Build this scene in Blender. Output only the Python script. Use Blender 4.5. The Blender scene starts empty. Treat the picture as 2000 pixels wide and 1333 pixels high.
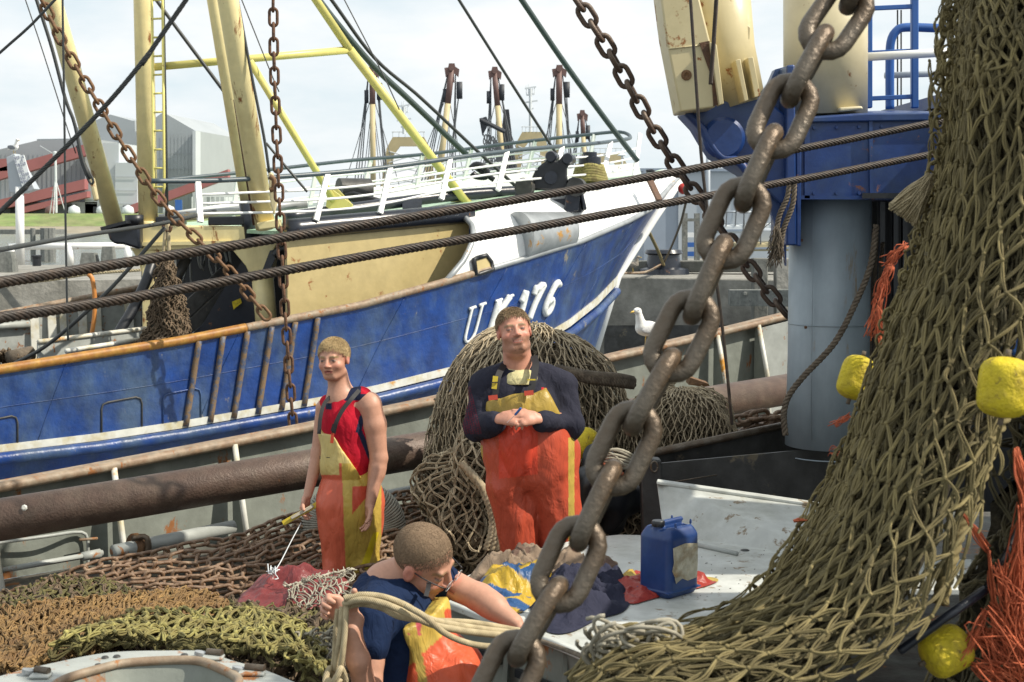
import bpy, math, random
import numpy as np
from mathutils import Vector, Matrix
random.seed(5); RNG = np.random.default_rng(7)
# ---------------- camera, world, sun, exposure ----------------
CZ = 3.9                     # eye height over the water
F = 2800.0; PITCH = math.atan(246.5/2800)
sc = bpy.context.scene
cam = bpy.data.cameras.new('camera'); camo = bpy.data.objects.new('camera', cam)
sc.collection.objects.link(camo); sc.camera = camo
camo.location = (0, 0, CZ); camo.rotation_euler = (math.pi/2-PITCH, 0, 0)
cam.sensor_width = 36; cam.lens = 36*F/2000; cam.clip_start = .05; cam.clip_end = 3000
cam.dof.use_dof = True; cam.dof.focus_distance = 8.5; cam.dof.aperture_fstop = 10
SUN = Vector((.80, -.18, .85)).normalized()
w = bpy.data.worlds.new('World'); sc.world = w; w.use_nodes = True
nt = w.node_tree; bg = nt.nodes['Background']; bg.inputs[1].default_value = .10
sky = nt.nodes.new('ShaderNodeTexSky'); sky.sky_type = 'NISHITA'; sky.sun_disc = False
sky.sun_elevation = math.asin(SUN.z); sky.sun_rotation = math.atan2(SUN.x, SUN.y)
sky.air_density = 1.0; sky.dust_density = 2.0; sky.ozone_density = 1.5
tc = nt.nodes.new('ShaderNodeTexCoord'); mp = nt.nodes.new('ShaderNodeMapping'); mp.inputs['Scale'].default_value = (2.2, 2.2, 6.5)
mp.inputs['Location'].default_value = (.3, .2, .75)
n1 = nt.nodes.new('ShaderNodeTexNoise'); n1.inputs['Scale'].default_value = 2.2; n1.inputs['Detail'].default_value = 9; n1.inputs['Roughness'].default_value = .55
cr = nt.nodes.new('ShaderNodeValToRGB'); cr.color_ramp.elements[0].position = .30; cr.color_ramp.elements[1].position = .62
mx = nt.nodes.new('ShaderNodeMix'); mx.data_type = 'RGBA'
mx.inputs[7].default_value = (8.9, 9.0, 9.0, 1)
g2 = nt.nodes.new('ShaderNodeMix'); g2.data_type = 'RGBA'; g2.inputs[0].default_value = .85
g2.inputs[7].default_value = (6.6, 7.8, 8.4, 1)      # thin high veil over the blue
nt.links.new(tc.outputs['Generated'], mp.inputs[0]); nt.links.new(mp.outputs[0], n1.inputs[0]); nt.links.new(n1.outputs[0], cr.inputs[0])
nt.links.new(sky.outputs[0], g2.inputs[6]); nt.links.new(g2.outputs[2], mx.inputs[6])
nt.links.new(cr.outputs[0], mx.inputs[0]); nt.links.new(mx.outputs[2], bg.inputs[0])
sl = bpy.data.lights.new('sun', 'SUN'); sl.energy = 5.0; sl.angle = math.radians(.55); sl.color = (1, .92, .79)
so = bpy.data.objects.new('sun', sl); sc.collection.objects.link(so); so.rotation_euler = (-SUN).to_track_quat('-Z', 'Y').to_euler()
so.location = SUN*60
sc.view_settings.view_transform = 'Standard'; sc.view_settings.look = 'None'; sc.view_settings.exposure = .22; sc.view_settings.gamma = 1
# ---------------- helpers ----------------
_cp, _sp = math.cos(PITCH), math.sin(PITCH)
def A(*a): return np.array(a, float)
def ray(px, py): return A(px-1000, F*_cp+(666.5-py)*_sp, -F*_sp+(666.5-py)*_cp)
def at(px, py, D): r = ray(px, py); return r*(D/r[1])+A(0, 0, CZ)
def onz(px, py, z): r = ray(px, py); return r*((z-CZ)/r[2])+A(0, 0, CZ)
def pxof(P):
    P = np.asarray(P, float); x = P[..., 0]; y = P[..., 1]; z = P[..., 2]-CZ
    d = y*_cp-z*_sp; u = y*_sp+z*_cp
    return 1000+F*x/d, 666.5-F*u/d
def zat(X, Y, py):          # height at which plan point X,Y shows at image row py
    a = (666.5-py)/F; return Y*(a*_cp-_sp)/(_cp+a*_sp)+CZ
def nrm(v): v = np.asarray(v, float); return v/(np.linalg.norm(v, axis=-1, keepdims=True)+1e-12)
def crv(pts, n):
    "catmull-rom through points, n samples equal in arc length"
    p = np.asarray(pts, float); q = np.vstack([2*p[0]-p[1], p, 2*p[-1]-p[-2]]); out = []
    for i in range(1, len(q)-2):
        t = np.linspace(0, 1, 16, endpoint=False)[:, None]; a, b, c, d = q[i-1:i+3]
        out.append(.5*((2*b)+(c-a)*t+(2*a-5*b+4*c-d)*t**2+(3*b-a-3*c+d)*t**3))
    out = np.vstack(out+[p[-1:]]); L = np.r_[0, np.cumsum(np.linalg.norm(np.diff(out, axis=0), axis=1))]
    s = np.linspace(0, L[-1], n); return np.stack([np.interp(s, L, out[:, k]) for k in range(out.shape[1])], 1)
def plen(p): return float(np.linalg.norm(np.diff(np.asarray(p), axis=0), axis=1).sum())
class G:
    def __init__(s): s.V = []; s.F = []; s.n = 0; s.C = []
    def add(s, V, Fc, col=None):
        V = np.asarray(V, float).reshape(-1, 3)
        if isinstance(Fc, np.ndarray): s.F.append(Fc+s.n)
        else:
            for f in Fc: s.F.append(np.array([f])+s.n)
        s.V.append(V); s.n += len(V)
        if col is not None:
            c = np.asarray(col, float); s.C.append(np.tile(c, (len(V), 1)) if c.ndim == 1 else c)
        return s
    def box(s, c, sz, R=None):
        h = np.array(sz, float)/2; v = np.array([(x, y, z) for x in (-1, 1) for y in (-1, 1) for z in (-1, 1)])*h
        if R is not None: v = v@np.asarray(R).T
        return s.add(v+np.asarray(c, float), np.array([(0, 1, 3, 2), (4, 6, 7, 5), (0, 4, 5, 1), (2, 3, 7, 6), (0, 2, 6, 4), (1, 5, 7, 3)]))
    def bar(s, a, b, wd, ht, up=(0, 0, 1)):
        a = np.asarray(a, float); b = np.asarray(b, float); x = nrm(b-a); y = nrm(np.cross(up, x)); z = np.cross(x, y)
        return s.box((a+b)/2, (np.linalg.norm(b-a), wd, ht), np.stack([x, y, z], 1))
    def tube(s, P, r, n=10, cap=True, lob=0, pitch=1, dep=.2, sx=1.):
        P = np.asarray(P, float)
        if P.ndim == 2: P = P[None]
        N, K, _ = P.shape; r = np.broadcast_to(np.asarray(r, float), (N, K)) if np.ndim(r) != 1 or len(np.atleast_1d(r)) == K else np.repeat(np.asarray(r)[:, None], K, 1)
        T = nrm(np.gradient(P, axis=1)); ref = np.zeros((N, 3)); ref[np.arange(N), np.argmin(np.abs(T[:, 0]), 1)] = 1
        X = np.zeros_like(P); x = nrm(ref-(ref*T[:, 0]).sum(-1, keepdims=True)*T[:, 0]); X[:, 0] = x
        for k in range(1, K):
            x = nrm(x-(x*T[:, k]).sum(-1, keepdims=True)*T[:, k]); X[:, k] = x
        Y = np.cross(T, X); th = np.arange(n)*2*np.pi/n
        rr = r[:, :, None]*np.ones(n)
        if lob:
            L = np.concatenate([np.zeros((N, 1)), np.cumsum(np.linalg.norm(np.diff(P, axis=1), axis=2), axis=1)], 1)
            rr = rr*(1-dep+dep*np.abs(np.cos(lob/2*(th[None, None]-2*np.pi*L[:, :, None]/pitch))))
        V = P[:, :, None]+(rr*np.cos(th))[..., None]*X[:, :, None]*sx+(rr*np.sin(th))[..., None]*Y[:, :, None]
        k = np.arange(K-1)[:, None]; j = np.arange(n)[None]; j2 = (j+1) % n
        f = np.stack([k*n+j, k*n+j2, (k+1)*n+j2, (k+1)*n+j], -1).reshape(-1, 4)
        f = (f[None]+(np.arange(N)*K*n)[:, None, None]).reshape(-1, 4)
        base = s.n; s.add(V, f)
        if cap:
            e0 = (np.arange(n)[::-1])[None]+(np.arange(N)*K*n)[:, None]; e1 = np.arange(n)[None]+(np.arange(N)*K*n+(K-1)*n)[:, None]
            s.F += [e0+base, e1+base]
        return s
    def grid(s, P, flip=False):
        P = np.asarray(P, float); a, b = P.shape[:2]; i = np.arange(a-1)[:, None]; j = np.arange(b-1)[None]
        f = np.stack([i*b+j, i*b+j+1, (i+1)*b+j+1, (i+1)*b+j], -1).reshape(-1, 4)
        return s.add(P.reshape(-1, 3), f[:, ::-1] if flip else f)
    def slab(s, P, t):
        "sheet of points with thickness vector t"
        P = np.asarray(P, float); Q = P+np.asarray(t, float); a, b = P.shape[:2]; s.grid(P); s.grid(Q, True)
        for e0, e1 in ((P[0], Q[0]), (P[-1], Q[-1]), (P[:, 0], Q[:, 0]), (P[:, -1], Q[:, -1])): s.grid(np.stack([e0, e1]))
        return s
    def prism(s, pts, t):
        p = np.asarray(pts, float); q = p+np.asarray(t, float); n = len(p)
        s.add(np.vstack([p, q]), [list(range(n))[::-1], list(range(n, 2*n))]+[[i, (i+1) % n, n+(i+1) % n, n+i] for i in range(n)]); return s
    def lathe(s, c, prof, ax=(0, 0, 1), n=24, sq=1.):
        ax = nrm(ax); h = A(1, 0, 0) if abs(ax[0]) < .9 else A(0, 1, 0); x = nrm(np.cross(ax, h)); y = np.cross(ax, x); th = np.arange(n+1)*2*np.pi/n
        c = np.asarray(c, float)
        P = np.array([[c+ax*z+r*(math.cos(t)*x*sq+math.sin(t)*y) for t in th] for r, z in prof]); s.grid(P); return s
    def sph(s, c, r, n=12, R=None):
        u = np.linspace(0, np.pi, n)[:, None]; v = np.linspace(0, 2*np.pi, 2*n)[None]
        P = np.stack([np.sin(u)*np.cos(v), np.sin(u)*np.sin(v), np.cos(u)+0*v], -1)*np.asarray(r, float)
        if R is not None: P = P@np.asarray(R).T
        s.grid(P+np.asarray(c, float)); return s
LOC = {}
def link(o): sc.collection.objects.link(o); return o
def mesh(name, g, m, smooth=True):
    me = bpy.data.meshes.new(name); V = np.vstack(g.V)
    cnt = np.concatenate([np.full(len(f), f.shape[1]) for f in g.F]); lp = np.concatenate([f.ravel() for f in g.F])
    me.vertices.add(len(V)); me.vertices.foreach_set('co', V.ravel().astype(np.float32))
    me.loops.add(len(lp)); me.loops.foreach_set('vertex_index', lp.astype(np.int32))
    me.polygons.add(len(cnt)); st = np.r_[0, np.cumsum(cnt)[:-1]]
    me.polygons.foreach_set('loop_start', st.astype(np.int32))
    me.update(calc_edges=True); me.validate()
    if g.C:
        ca = me.color_attributes.new('Col', 'FLOAT_COLOR', 'POINT'); c = np.vstack(g.C); ca.data.foreach_set('color', np.c_[c, np.ones(len(c))].ravel().astype(np.float32))
    if smooth is True: me.polygons.foreach_set('use_smooth', np.ones(len(me.polygons), bool))
    elif smooth:
        me.polygons.foreach_set('use_smooth', np.ones(len(me.polygons), bool)); me.set_sharp_from_angle(angle=math.radians(smooth))
    me.materials.append(m); return me
def part(name, g, m, parent, smooth=38, bev=0, label=None):
    lp = LOC[parent.name]; g.V = [v-lp for v in g.V]
    o = link(bpy.data.objects.new(name, mesh(name, g, m, smooth))); o.parent = parent; LOC[o.name] = lp
    if bev: b = o.modifiers.new('b', 'BEVEL'); b.width = bev; b.segments = 2; b.limit_method = 'ANGLE'; b.angle_limit = math.radians(35)
    if label: o['label'] = label
    return o
def tag(o, label, cat, group=None):
    o['label'] = label; o['category'] = cat
    if group: o['group'] = group
    return o
def thing(name, loc, label, cat, group=None):
    o = link(bpy.data.objects.new(name, None)); o.location = [float(v) for v in loc]; o.empty_display_size = .2; LOC[o.name] = np.array(o.location[:], float)
    return tag(o, label, cat, group)
def solo(name, g, m, label, cat, group=None, smooth=38, bev=0, kind=None):
    V = np.vstack(g.V); b = (V.min(0)+V.max(0))/2; b[2] = V[:, 2].min(); g.V = [v-b for v in g.V]
    o = link(bpy.data.objects.new(name, mesh(name, g, m, smooth))); o.location = b; LOC[o.name] = b
    if bev: q = o.modifiers.new('b', 'BEVEL'); q.width = bev; q.segments = 2; q.limit_method = 'ANGLE'; q.angle_limit = math.radians(35)
    if kind: o['kind'] = kind
    if kind == 'structure': return o
    if kind == 'stuff': o['label'] = label; o['category'] = cat; return o
    return tag(o, label, cat, group)
# ---------------- materials ----------------
def mat(name, col, rough=.6, var=.3, sc_=4., col2=None, amt=.5, bump=.15, bs=60., metal=0., rust=0., rs=5., rustcol=(.16, .06, .02), attr=False, isl=0., streak=1., coat=0., soft=.12, spec=.5, wave=0, wsc=20, rotw=None, sheen=0., bstr=0):
    m = bpy.data.materials.new(name); m.use_nodes = True; t = m.node_tree; N = t.nodes; L = t.links.new; b = N['Principled BSDF']
    b.inputs['Roughness'].default_value = rough; b.inputs['Metallic'].default_value = metal; b.inputs['Specular IOR Level'].default_value = spec
    if coat: b.inputs['Coat Weight'].default_value = coat; b.inputs['Coat Roughness'].default_value = .15
    if sheen: b.inputs['Sheen Weight'].default_value = sheen
    tc = N.new('ShaderNodeTexCoord'); mp = N.new('ShaderNodeMapping'); mp.inputs['Scale'].default_value = (1, 1, 1/streak); L(tc.outputs['Object'], mp.inputs[0])
    def noise(s, d=6, r=.6, v=None, dist=0.):
        n = N.new('ShaderNodeTexNoise'); n.inputs['Scale'].default_value = s; n.inputs['Detail'].default_value = d; n.inputs['Roughness'].default_value = r; n.inputs['Distortion'].default_value = dist
        L(v or mp.outputs[0], n.inputs[0]); return n.outputs[0]
    def ramp(x, a, c):
        r = N.new('ShaderNodeMapRange'); r.inputs[1].default_value = a; r.inputs[2].default_value = c; L(x, r.inputs[0]); return r.outputs[0]
    def mixc(f, c1, c2, bt='MIX'):
        x = N.new('ShaderNodeMix'); x.data_type = 'RGBA'; x.blend_type = bt
        if isinstance(f, float): x.inputs[0].default_value = f
        else: L(f, x.inputs[0])
        for q, c in ((6, c1), (7, c2)):
            if isinstance(c, tuple): x.inputs[q].default_value = (*c, 1)
            else: L(c, x.inputs[q])
        return x.outputs[2]
    c = col
    if attr:
        at_ = N.new('ShaderNodeAttribute'); at_.attribute_name = 'Col'; c = at_.outputs[0]
    if isl:
        gi = N.new('ShaderNodeNewGeometry'); r = N.new('ShaderNodeMapRange'); L(gi.outputs['Random Per Island'], r.inputs[0]); r.inputs[3].default_value = 1-isl; r.inputs[4].default_value = 1+isl*.6
        vm = N.new('ShaderNodeVectorMath'); vm.operation = 'SCALE'; L(r.outputs[0], vm.inputs['Scale'])
        if isinstance(c, tuple): vm.inputs[0].default_value = c
        else: L(c, vm.inputs[0])
        c = vm.outputs[0]
    if col2: c = mixc(ramp(noise(sc_, 8, .65), amt-soft, amt+soft), c, col2)
    if var:
        f = N.new('ShaderNodeMapRange'); L(noise(sc_*2.3, 7, .6, tc.outputs['Object']), f.inputs[0]); f.inputs[1].default_value = .3; f.inputs[2].default_value = .7; f.inputs[3].default_value = 1-var; f.inputs[4].default_value = 1+var*.5
        vm = N.new('ShaderNodeVectorMath'); vm.operation = 'SCALE'; L(f.outputs[0], vm.inputs['Scale'])
        if isinstance(c, tuple): vm.inputs[0].default_value = c
        else: L(c, vm.inputs[0])
        c = vm.outputs[0]
    if rust:
        rf = ramp(noise(rs, 10, .7, mp.outputs[0], .3), .665-rust*.28, .715-rust*.28); rc = mixc(noise(rs*6, 4, .6), rustcol, (rustcol[0]*2.3, rustcol[1]*2.6, rustcol[2]*2.5))
        c = mixc(rf, c, rc); rr = N.new('ShaderNodeMapRange'); L(rf, rr.inputs[0]); rr.inputs[3].default_value = rough; rr.inputs[4].default_value = .9; L(rr.outputs[0], b.inputs['Roughness'])
    if isinstance(c, tuple): b.inputs['Base Color'].default_value = (*c, 1)
    else: L(c, b.inputs['Base Color'])
    if bump:
        bn = N.new('ShaderNodeBump'); bn.inputs['Strength'].default_value = min(1, bump*2.5); bn.inputs['Distance'].default_value = bump/bs*.9
        bv = tc.outputs['Object']
        if bstr: bm_ = N.new('ShaderNodeMapping'); bm_.inputs['Scale'].default_value = (1, 1, bstr); L(bv, bm_.inputs[0]); bv = bm_.outputs[0]
        h = noise(bs, 3 if bstr else 4, .55 if bstr else .6, bv, 1.2 if bstr else 0.)
        if wave:
            wv = N.new('ShaderNodeTexWave'); wv.inputs['Scale'].default_value = wsc; wv.inputs['Distortion'].default_value = .4
            wm = N.new('ShaderNodeMapping'); L(tc.outputs['Object'], wm.inputs[0])
            if rotw: wm.inputs['Rotation'].default_value = rotw
            L(wm.outputs[0], wv.inputs[0]); ma = N.new('ShaderNodeMath'); ma.operation = 'MULTIPLY_ADD'; L(wv.outputs[1], ma.inputs[0]); ma.inputs[1].default_value = wave; L(h, ma.inputs[2]); h = ma.outputs[0]
        L(h, bn.inputs['Height']); L(bn.outputs[0], b.inputs['Normal'])
    return m
M = {}
def mm(k, *a, **q): M[k] = mat(k, *a, **q); return M[k]
mm('cream', (.80, .69, .36), .42, .10, 3, (.70, .58, .28), .6, .08, 25, rust=.26, rs=3.2, streak=3)
mm('cream_wall', (.50, .40, .19), .38, .12, 2, (.44, .35, .16), .6, .10, 6, rust=.12, rs=4)
mm('cream_post', (.60, .53, .34), .35, .08, 3, (.52, .45, .28), .6, .06, 20, rust=.14, rs=6)
mm('cream_boom', (.58, .50, .29), .4, .08, 3, (.50, .43, .24), .6, .06, 20, rust=.24, rs=7)
mm('yellow_pipe', (.66, .60, .19), .4, .1, 3, None, bump=.04, rust=.1, rs=8)
mm('blue_hull', (.004, .038, .19), .38, .45, 1.2, (.05, .09, .17), .54, .2, 7, rust=.10, rs=3, streak=2, soft=.1, rustcol=(.13, .11, .09))
mm('blue_worn', (.012, .055, .28), .38, .4, 2.0, (.07, .13, .26), .60, .16, 12, rust=.30, rs=2.6, rustcol=(.16, .14, .11))
mm('white_band', (.62, .62, .56), .45, .15, 3, (.45, .38, .20), .58, .1, 14, rust=.26, rs=1.7, rustcol=(.30, .13, .02))
mm('white', (.78, .79, .78), .35, .07, 2, (.66, .67, .66), .64, .05, 12, rust=.08, rs=6)
mm('letter', (.72, .74, .72), .5, .15, 8, (.5, .52, .52), .6, .1, 30)
mm('silver', (.36, .38, .39), .38, .15, 2, (.24, .26, .27), .55, .1, 12, rust=.30, rs=1.6, rustcol=(.25, .13, .04), metal=.3)
mm('rail_yellow', (.38, .20, .035), .5, .3, 6, (.30, .12, .02), .5, .15, 30, rust=.25, rs=7)
mm('rail_rust', (.24, .155, .095), .6, .35, 7, (.30, .24, .17), .5, .2, 40, rust=.3, rs=9)
mm('bar', (.05, .07, .13), .5, .3, 9, (.12, .11, .10), .5, .3, 40, rust=.7, rs=9, rustcol=(.10, .06, .035)); mm('rail_dark', (.06, .085, .10), .4, .2, 5, None, bump=.05)
mm('black', (.012, .014, .018), .4, .3, 5, None, bump=.1, bs=30)
mm('black_paint', (.016, .020, .030), .3, .3, 5, None, bump=.1, bs=14, rust=.08)
mm('rust', (.085, .042, .022), .65, .35, 14, (.13, .058, .024), .5, .4, 70)
mm('rust_light', (.17, .085, .030), .65, .35, 14, (.10, .045, .02), .55, .4, 70)
mm('rust_chain_mat', (.15, .082, .042), .5, .35, 14, (.28, .19, .12), .55, .4, 80)
mm('rust_beam', (.095, .060, .044), .5, .3, 5, (.125, .090, .065), .55, .35, 60, rust=.05, rs=4, metal=.15)
mm('steel', (.15, .128, .10), .40, .3, 7, (.095, .066, .042), .52, .35, 90, metal=.5, rust=.16, rs=14, rustcol=(.09, .05, .025))
mm('wire', (.042, .035, .030), .5, .35, 30, (.065, .045, .032), .55, .25, 160, metal=.35)
mm('wire_dark', (.03, .034, .034), .5, .3, 20, None, bump=.2, bs=150)
mm('wire_green', (.035, .060, .055), .5, .3, 20, None, bump=.2, bs=150)
mm('bulwark', (.225, .245, .215), .55, .22, 2.5, (.17, .185, .16), .55, .14, 18, rust=.27, rs=4.5, streak=2)
mm('grey_paint', (.36, .38, .36), .5, .15, 3, (.28, .30, .28), .58, .1, 20, rust=.28, rs=6)
mm('table', (.54, .56, .53), .48, .2, 3, (.38, .39, .35), .57, .10, 30, rust=.27, rs=9, rustcol=(.14, .10, .07))
mm('deck', (.10, .105, .09), .75, .4, 4, (.06, .05, .04), .5, .3, 30, rust=.3, rs=5)
mm('bin_steel', (.060, .060, .058), .5, .4, 3, (.035, .034, .032), .5, .2, 30, rust=.25, rs=4, rustcol=(.09, .07, .05))
mm('column', (.30, .36, .40), .42, .14, 2, (.22, .27, .30), .55, .08, 15, rust=.20, rs=5, streak=5, rustcol=(.14, .10, .07))
mm('blue_box', (.012, .042, .165), .38, .3, 3, (.035, .07, .16), .58, .12, 10, rust=.16, rs=5)
mm('blue_rail', (.025, .10, .33), .35, .15, 4, None, bump=.05, bs=20, rust=.1)
mm('green_deck', (.40, .54, .40), .6, .15, 3, (.28, .47, .30), .6, .05, 20)
mm('concrete', (.30, .29, .26), .85, .3, 1.2, (.20, .195, .17), .5, .3, 8, streak=2)
mm('concrete_dark', (.17, .17, .155), .85, .35, 1.0, (.10, .105, .09), .5, .3, 8, streak=3)
mm('wood_grey', (.21, .215, .20), .8, .35, 5, (.13, .14, .13), .5, .3, 20, streak=6)
mm('water', (.16, .19, .20), .12, .1, .05, None, bump=.5, bs=1.4, spec=.6)
mm('grass', (.17, .24, .07), .9, .35, .15, (.22, .24, .10), .5, .3, 1.5)
mm('mud', (.26, .23, .17), .9, .25, .1, (.30, .27, .2), .5, .2, 1)
mm('factory', (.33, .36, .38), .6, .05, .08, (.30, .33, .35), .6, .04, 1, wave=.4, wsc=.5)  # pale factory tones stand in for distance haze
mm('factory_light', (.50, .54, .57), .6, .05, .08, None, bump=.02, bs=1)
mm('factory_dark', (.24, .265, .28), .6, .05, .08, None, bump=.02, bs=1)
mm('factory_red', (.36, .13, .13), .6, .1, .1, None, bump=.02, bs=1)
mm('building_grey', (.38, .42, .46), .5, .05, .3, (.35, .39, .43), .6, .03, 4)
mm('building_blue', (.25, .30, .37), .5, .08, .6, None, bump=.03, bs=4)
mm('far_cream', (.50, .42, .24), .6, .1, 1, None, bump=.02, bs=2)
mm('far_red', (.15, .085, .075), .6, .2, 1, None, bump=.02, bs=2)
mm('far_black', (.03, .035, .045), .6, .2, 1, None, bump=.02, bs=2)
mm('far_wire', (.10, .11, .12), .7, .1, 1, None, bump=0)
mm('far_white', (.62, .66, .68), .5, .1, 1, None, bump=.0)
mm('orange_pipe', (.55, .22, .05), .5, .2, 6, None, bump=.05)
mm('red', (.45, .03, .02), .35, .15, 5, None, bump=.05)
mm('blue_sign', (.03, .12, .40), .5, .1, 1, None, bump=0)
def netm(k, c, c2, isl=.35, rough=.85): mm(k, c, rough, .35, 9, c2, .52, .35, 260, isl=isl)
netm('net_olive', (.235, .19, .08), (.15, .12, .05)); netm('net_olive_back', (.11, .09, .042), (.07, .06, .03))  # back copy darker: shade deep in the net put into colour
netm('net_grey', (.52, .43, .29), (.38, .30, .19)); netm('net_grey_back', (.27, .215, .135), (.16, .125, .08))  # back copy darker: shade inside the piles put into colour
netm('net_orange', (.27, .165, .06), (.16, .09, .035)); netm('net_green', (.31, .28, .09), (.16, .13, .045)); netm('net_olive_mid', (.17, .14, .06), (.11, .09, .04)); netm('net_moss', (.14, .125, .04), (.09, .075, .025))  # olive mid copy darkened for the shade behind the front mesh
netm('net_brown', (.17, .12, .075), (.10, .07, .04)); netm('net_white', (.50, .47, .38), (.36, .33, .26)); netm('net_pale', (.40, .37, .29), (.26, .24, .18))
mm('net_shadow', (.035, .03, .018), .95, .4, 20, (.06, .05, .028), .5, .6, 60)  # dark filler: shade deep in the nets put into colour; also table crumbs
mm('fibre_orange', (.62, .15, .06), .8, .3, 12, (.42, .09, .035), .5, .2, 200, isl=.3)
mm('rope_beige', (.47, .39, .24), .85, .25, 12, (.30, .24, .14), .58, .4, 260, wave=.8, wsc=60, rotw=(.6, .6, 0))
mm('rope_brown', (.15, .12, .085), .85, .3, 20, (.09, .07, .05), .5, .4, 260)
mm('coil_rope', (.30, .29, .24), .85, .2, 12, (.2, .19, .16), .6, .3, 200)
mm('float', (.62, .49, .025), .6, .25, 14, (.36, .27, .03), .56, .5, 50, rust=.32, rs=22, rustcol=(.09, .06, .02), spec=.25)
mm('attrskin', (.6, .4, .3), .5, .10, 30, None, bump=.10, bs=220, attr=True); 
mm('attrcloth', (.5, .5, .5), .85, .12, 12, None, bump=.30, bs=22, bstr=.55, attr=True, spec=.15)
mm('attrrubber', (.5, .5, .5), .42, .12, 7, None, bump=.30, bs=15, bstr=.38, attr=True, spec=.35)
mm('hair', (.22, .15, .08), .7, .2, 20, None, bump=0)
mm('hair_fair', (.44, .32, .16), .7, .2, 20, None, bump=0)
mm('hair_short', (.19, .13, .08), .9, .2, 14, None, bump=0)
mm('eye', (.75, .73, .70), .2, 0, bump=0); mm('iris', (.06, .09, .10), .2, 0, bump=0)
mm('can_blue', (.011, .040, .155), .42, .2, 6, (.03, .07, .18), .6, .06, 30, spec=.5)
mm('label_dirty', (.50, .47, .36), .6, .3, 12, (.28, .20, .10), .55, .3, 30, rust=.25, rs=14, rustcol=(.20, .12, .06))
mm('can_red', (.50, .012, .015), .28, .05, 6, None, bump=0, metal=.2)
mm('alu', (.65, .66, .67), .3, .1, 9, None, bump=.03, metal=.8)
mm('gull_white', (.78, .78, .75), .8, .08, 20, None, bump=.2, bs=80); mm('gull_wing', (.50, .51, .53), .8, .15, 20, (.66, .66, .65), .5, .3, 60); mm('gull_grey', (.20, .21, .23), .8, .1, 20, None, bump=.2, bs=80); mm('gull_brown', (.20, .17, .14), .85, .4, 30, (.40, .36, .3), .5, .2, 80)
mm('beak', (.60, .40, .08), .5, .1, bump=0)
mm('solar', (.10, .12, .20), .3, .4, 40, (.55, .58, .62), .52, 0)
print('materials ok')
# ---------------- reusable shapes ----------------
def link_geo(d, L, W=None, n=12):
    W = W or 3.5*d; r = (W-d)/2; h = (L-W)/2; pts = []
    for t in np.linspace(0, np.pi, 9): pts.append((r*math.cos(t), 0, h+r*math.sin(t)))
    for t in np.linspace(np.pi, 2*np.pi, 9): pts.append((r*math.cos(t), 0, -h+r*math.sin(t)))
    P = np.array(pts+[pts[0]]); K = len(P)-1; T = nrm(np.roll(P[:-1], -1, 0)-np.roll(P[:-1], 1, 0)); Yv = A(0, 1, 0); th = np.arange(n)*2*np.pi/n
    V = np.array([P[k]+d/2*(math.cos(t)*np.cross(T[k], Yv)+math.sin(t)*Yv) for k in range(K) for t in th])
    f = np.array([(k*n+j, k*n+(j+1) % n, ((k+1) % K)*n+(j+1) % n, ((k+1) % K)*n+j) for k in range(K) for j in range(n)])
    return V, f
def frame(T, N):          # columns: X=width dir, Y=plane normal, Z=along
    T = nrm(T); N = nrm(N-np.dot(N, T)*T); return np.stack([np.cross(N, T), N, T], 1)
def ext(pts, L=1.6):
    "carry a line on past the picture edge so it does not stop just outside it"
    p = [np.asarray(q, float) for q in pts]
    for e in (0, -1):
        x, y = pxof(p[e]); 
        if x <= 0 or x >= 2000 or y <= 0 or y >= 1333:
            d = nrm(p[e]-p[1 if e == 0 else -2]); q = p[e]+d*L
            if q[2] < 1.6: continue
            p = [q]+p if e == 0 else p+[q]
    return p
def chain(name, label, pts, d, pitch, m, roll=0., jit=.06, group=None, W=None, n=12, last=None):
    pts = ext(pts, 1.2 if pitch < .15 else 3); P = crv(pts, 600); L = plen(P); k = int(L/pitch); Q = crv(P[::8], k+1)
    root = thing(name, Q[-1], label, 'chain', group); V, f = link_geo(d, pitch+2*d, W, n); g = G().add(V, f); me = mesh('link', g, m)
    for i in range(k):
        c = (Q[i]+Q[i+1])/2; T = Q[i+1]-Q[i]; view = nrm(c-A(0, 0, CZ)); s = np.cross(nrm(T), view)
        a = roll+(math.pi/2 if i % 2 else 0)+random.uniform(-jit, jit); R = frame(T+RNG.normal(0, jit*.25, 3)*pitch, view*math.cos(a)+s*math.sin(a))
        o = link(bpy.data.objects.new('link', me)); o.parent = root
        o.matrix_local = Matrix.Translation(Vector(c-LOC[root.name]))@Matrix(R.tolist()).to_4x4()
    return root
def wire(name, label, pts, r, m, n=40, sides=8, cat='cable', group=None, lob=0, pitch=.1, parent=None):
    pts = ext(pts, 2.5); K = n if not lob else max(n, int(plen(pts)/(pitch/14))); P = crv(pts, K); g = G()
    if lob:
        T = nrm(np.gradient(P, axis=0)); X = nrm(np.cross(T, A(.03, .05, 1))); Y = np.cross(T, X); L = np.r_[0, np.cumsum(np.linalg.norm(np.diff(P, axis=0), axis=1))]; q = r*{3: .52, 6: .64}.get(lob, .6)
        for k in range(lob):
            a = 2*np.pi*(L/pitch+k/lob); g.tube(P+X*(q*np.cos(a))[:, None]+Y*(q*np.sin(a))[:, None], (r-q)*1.03, 7)
    else: g.tube(P, r, sides)
    if parent: return part(name, g, M[m], parent, True)
    return solo(name, g, M[m], label, cat, group, True)
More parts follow.
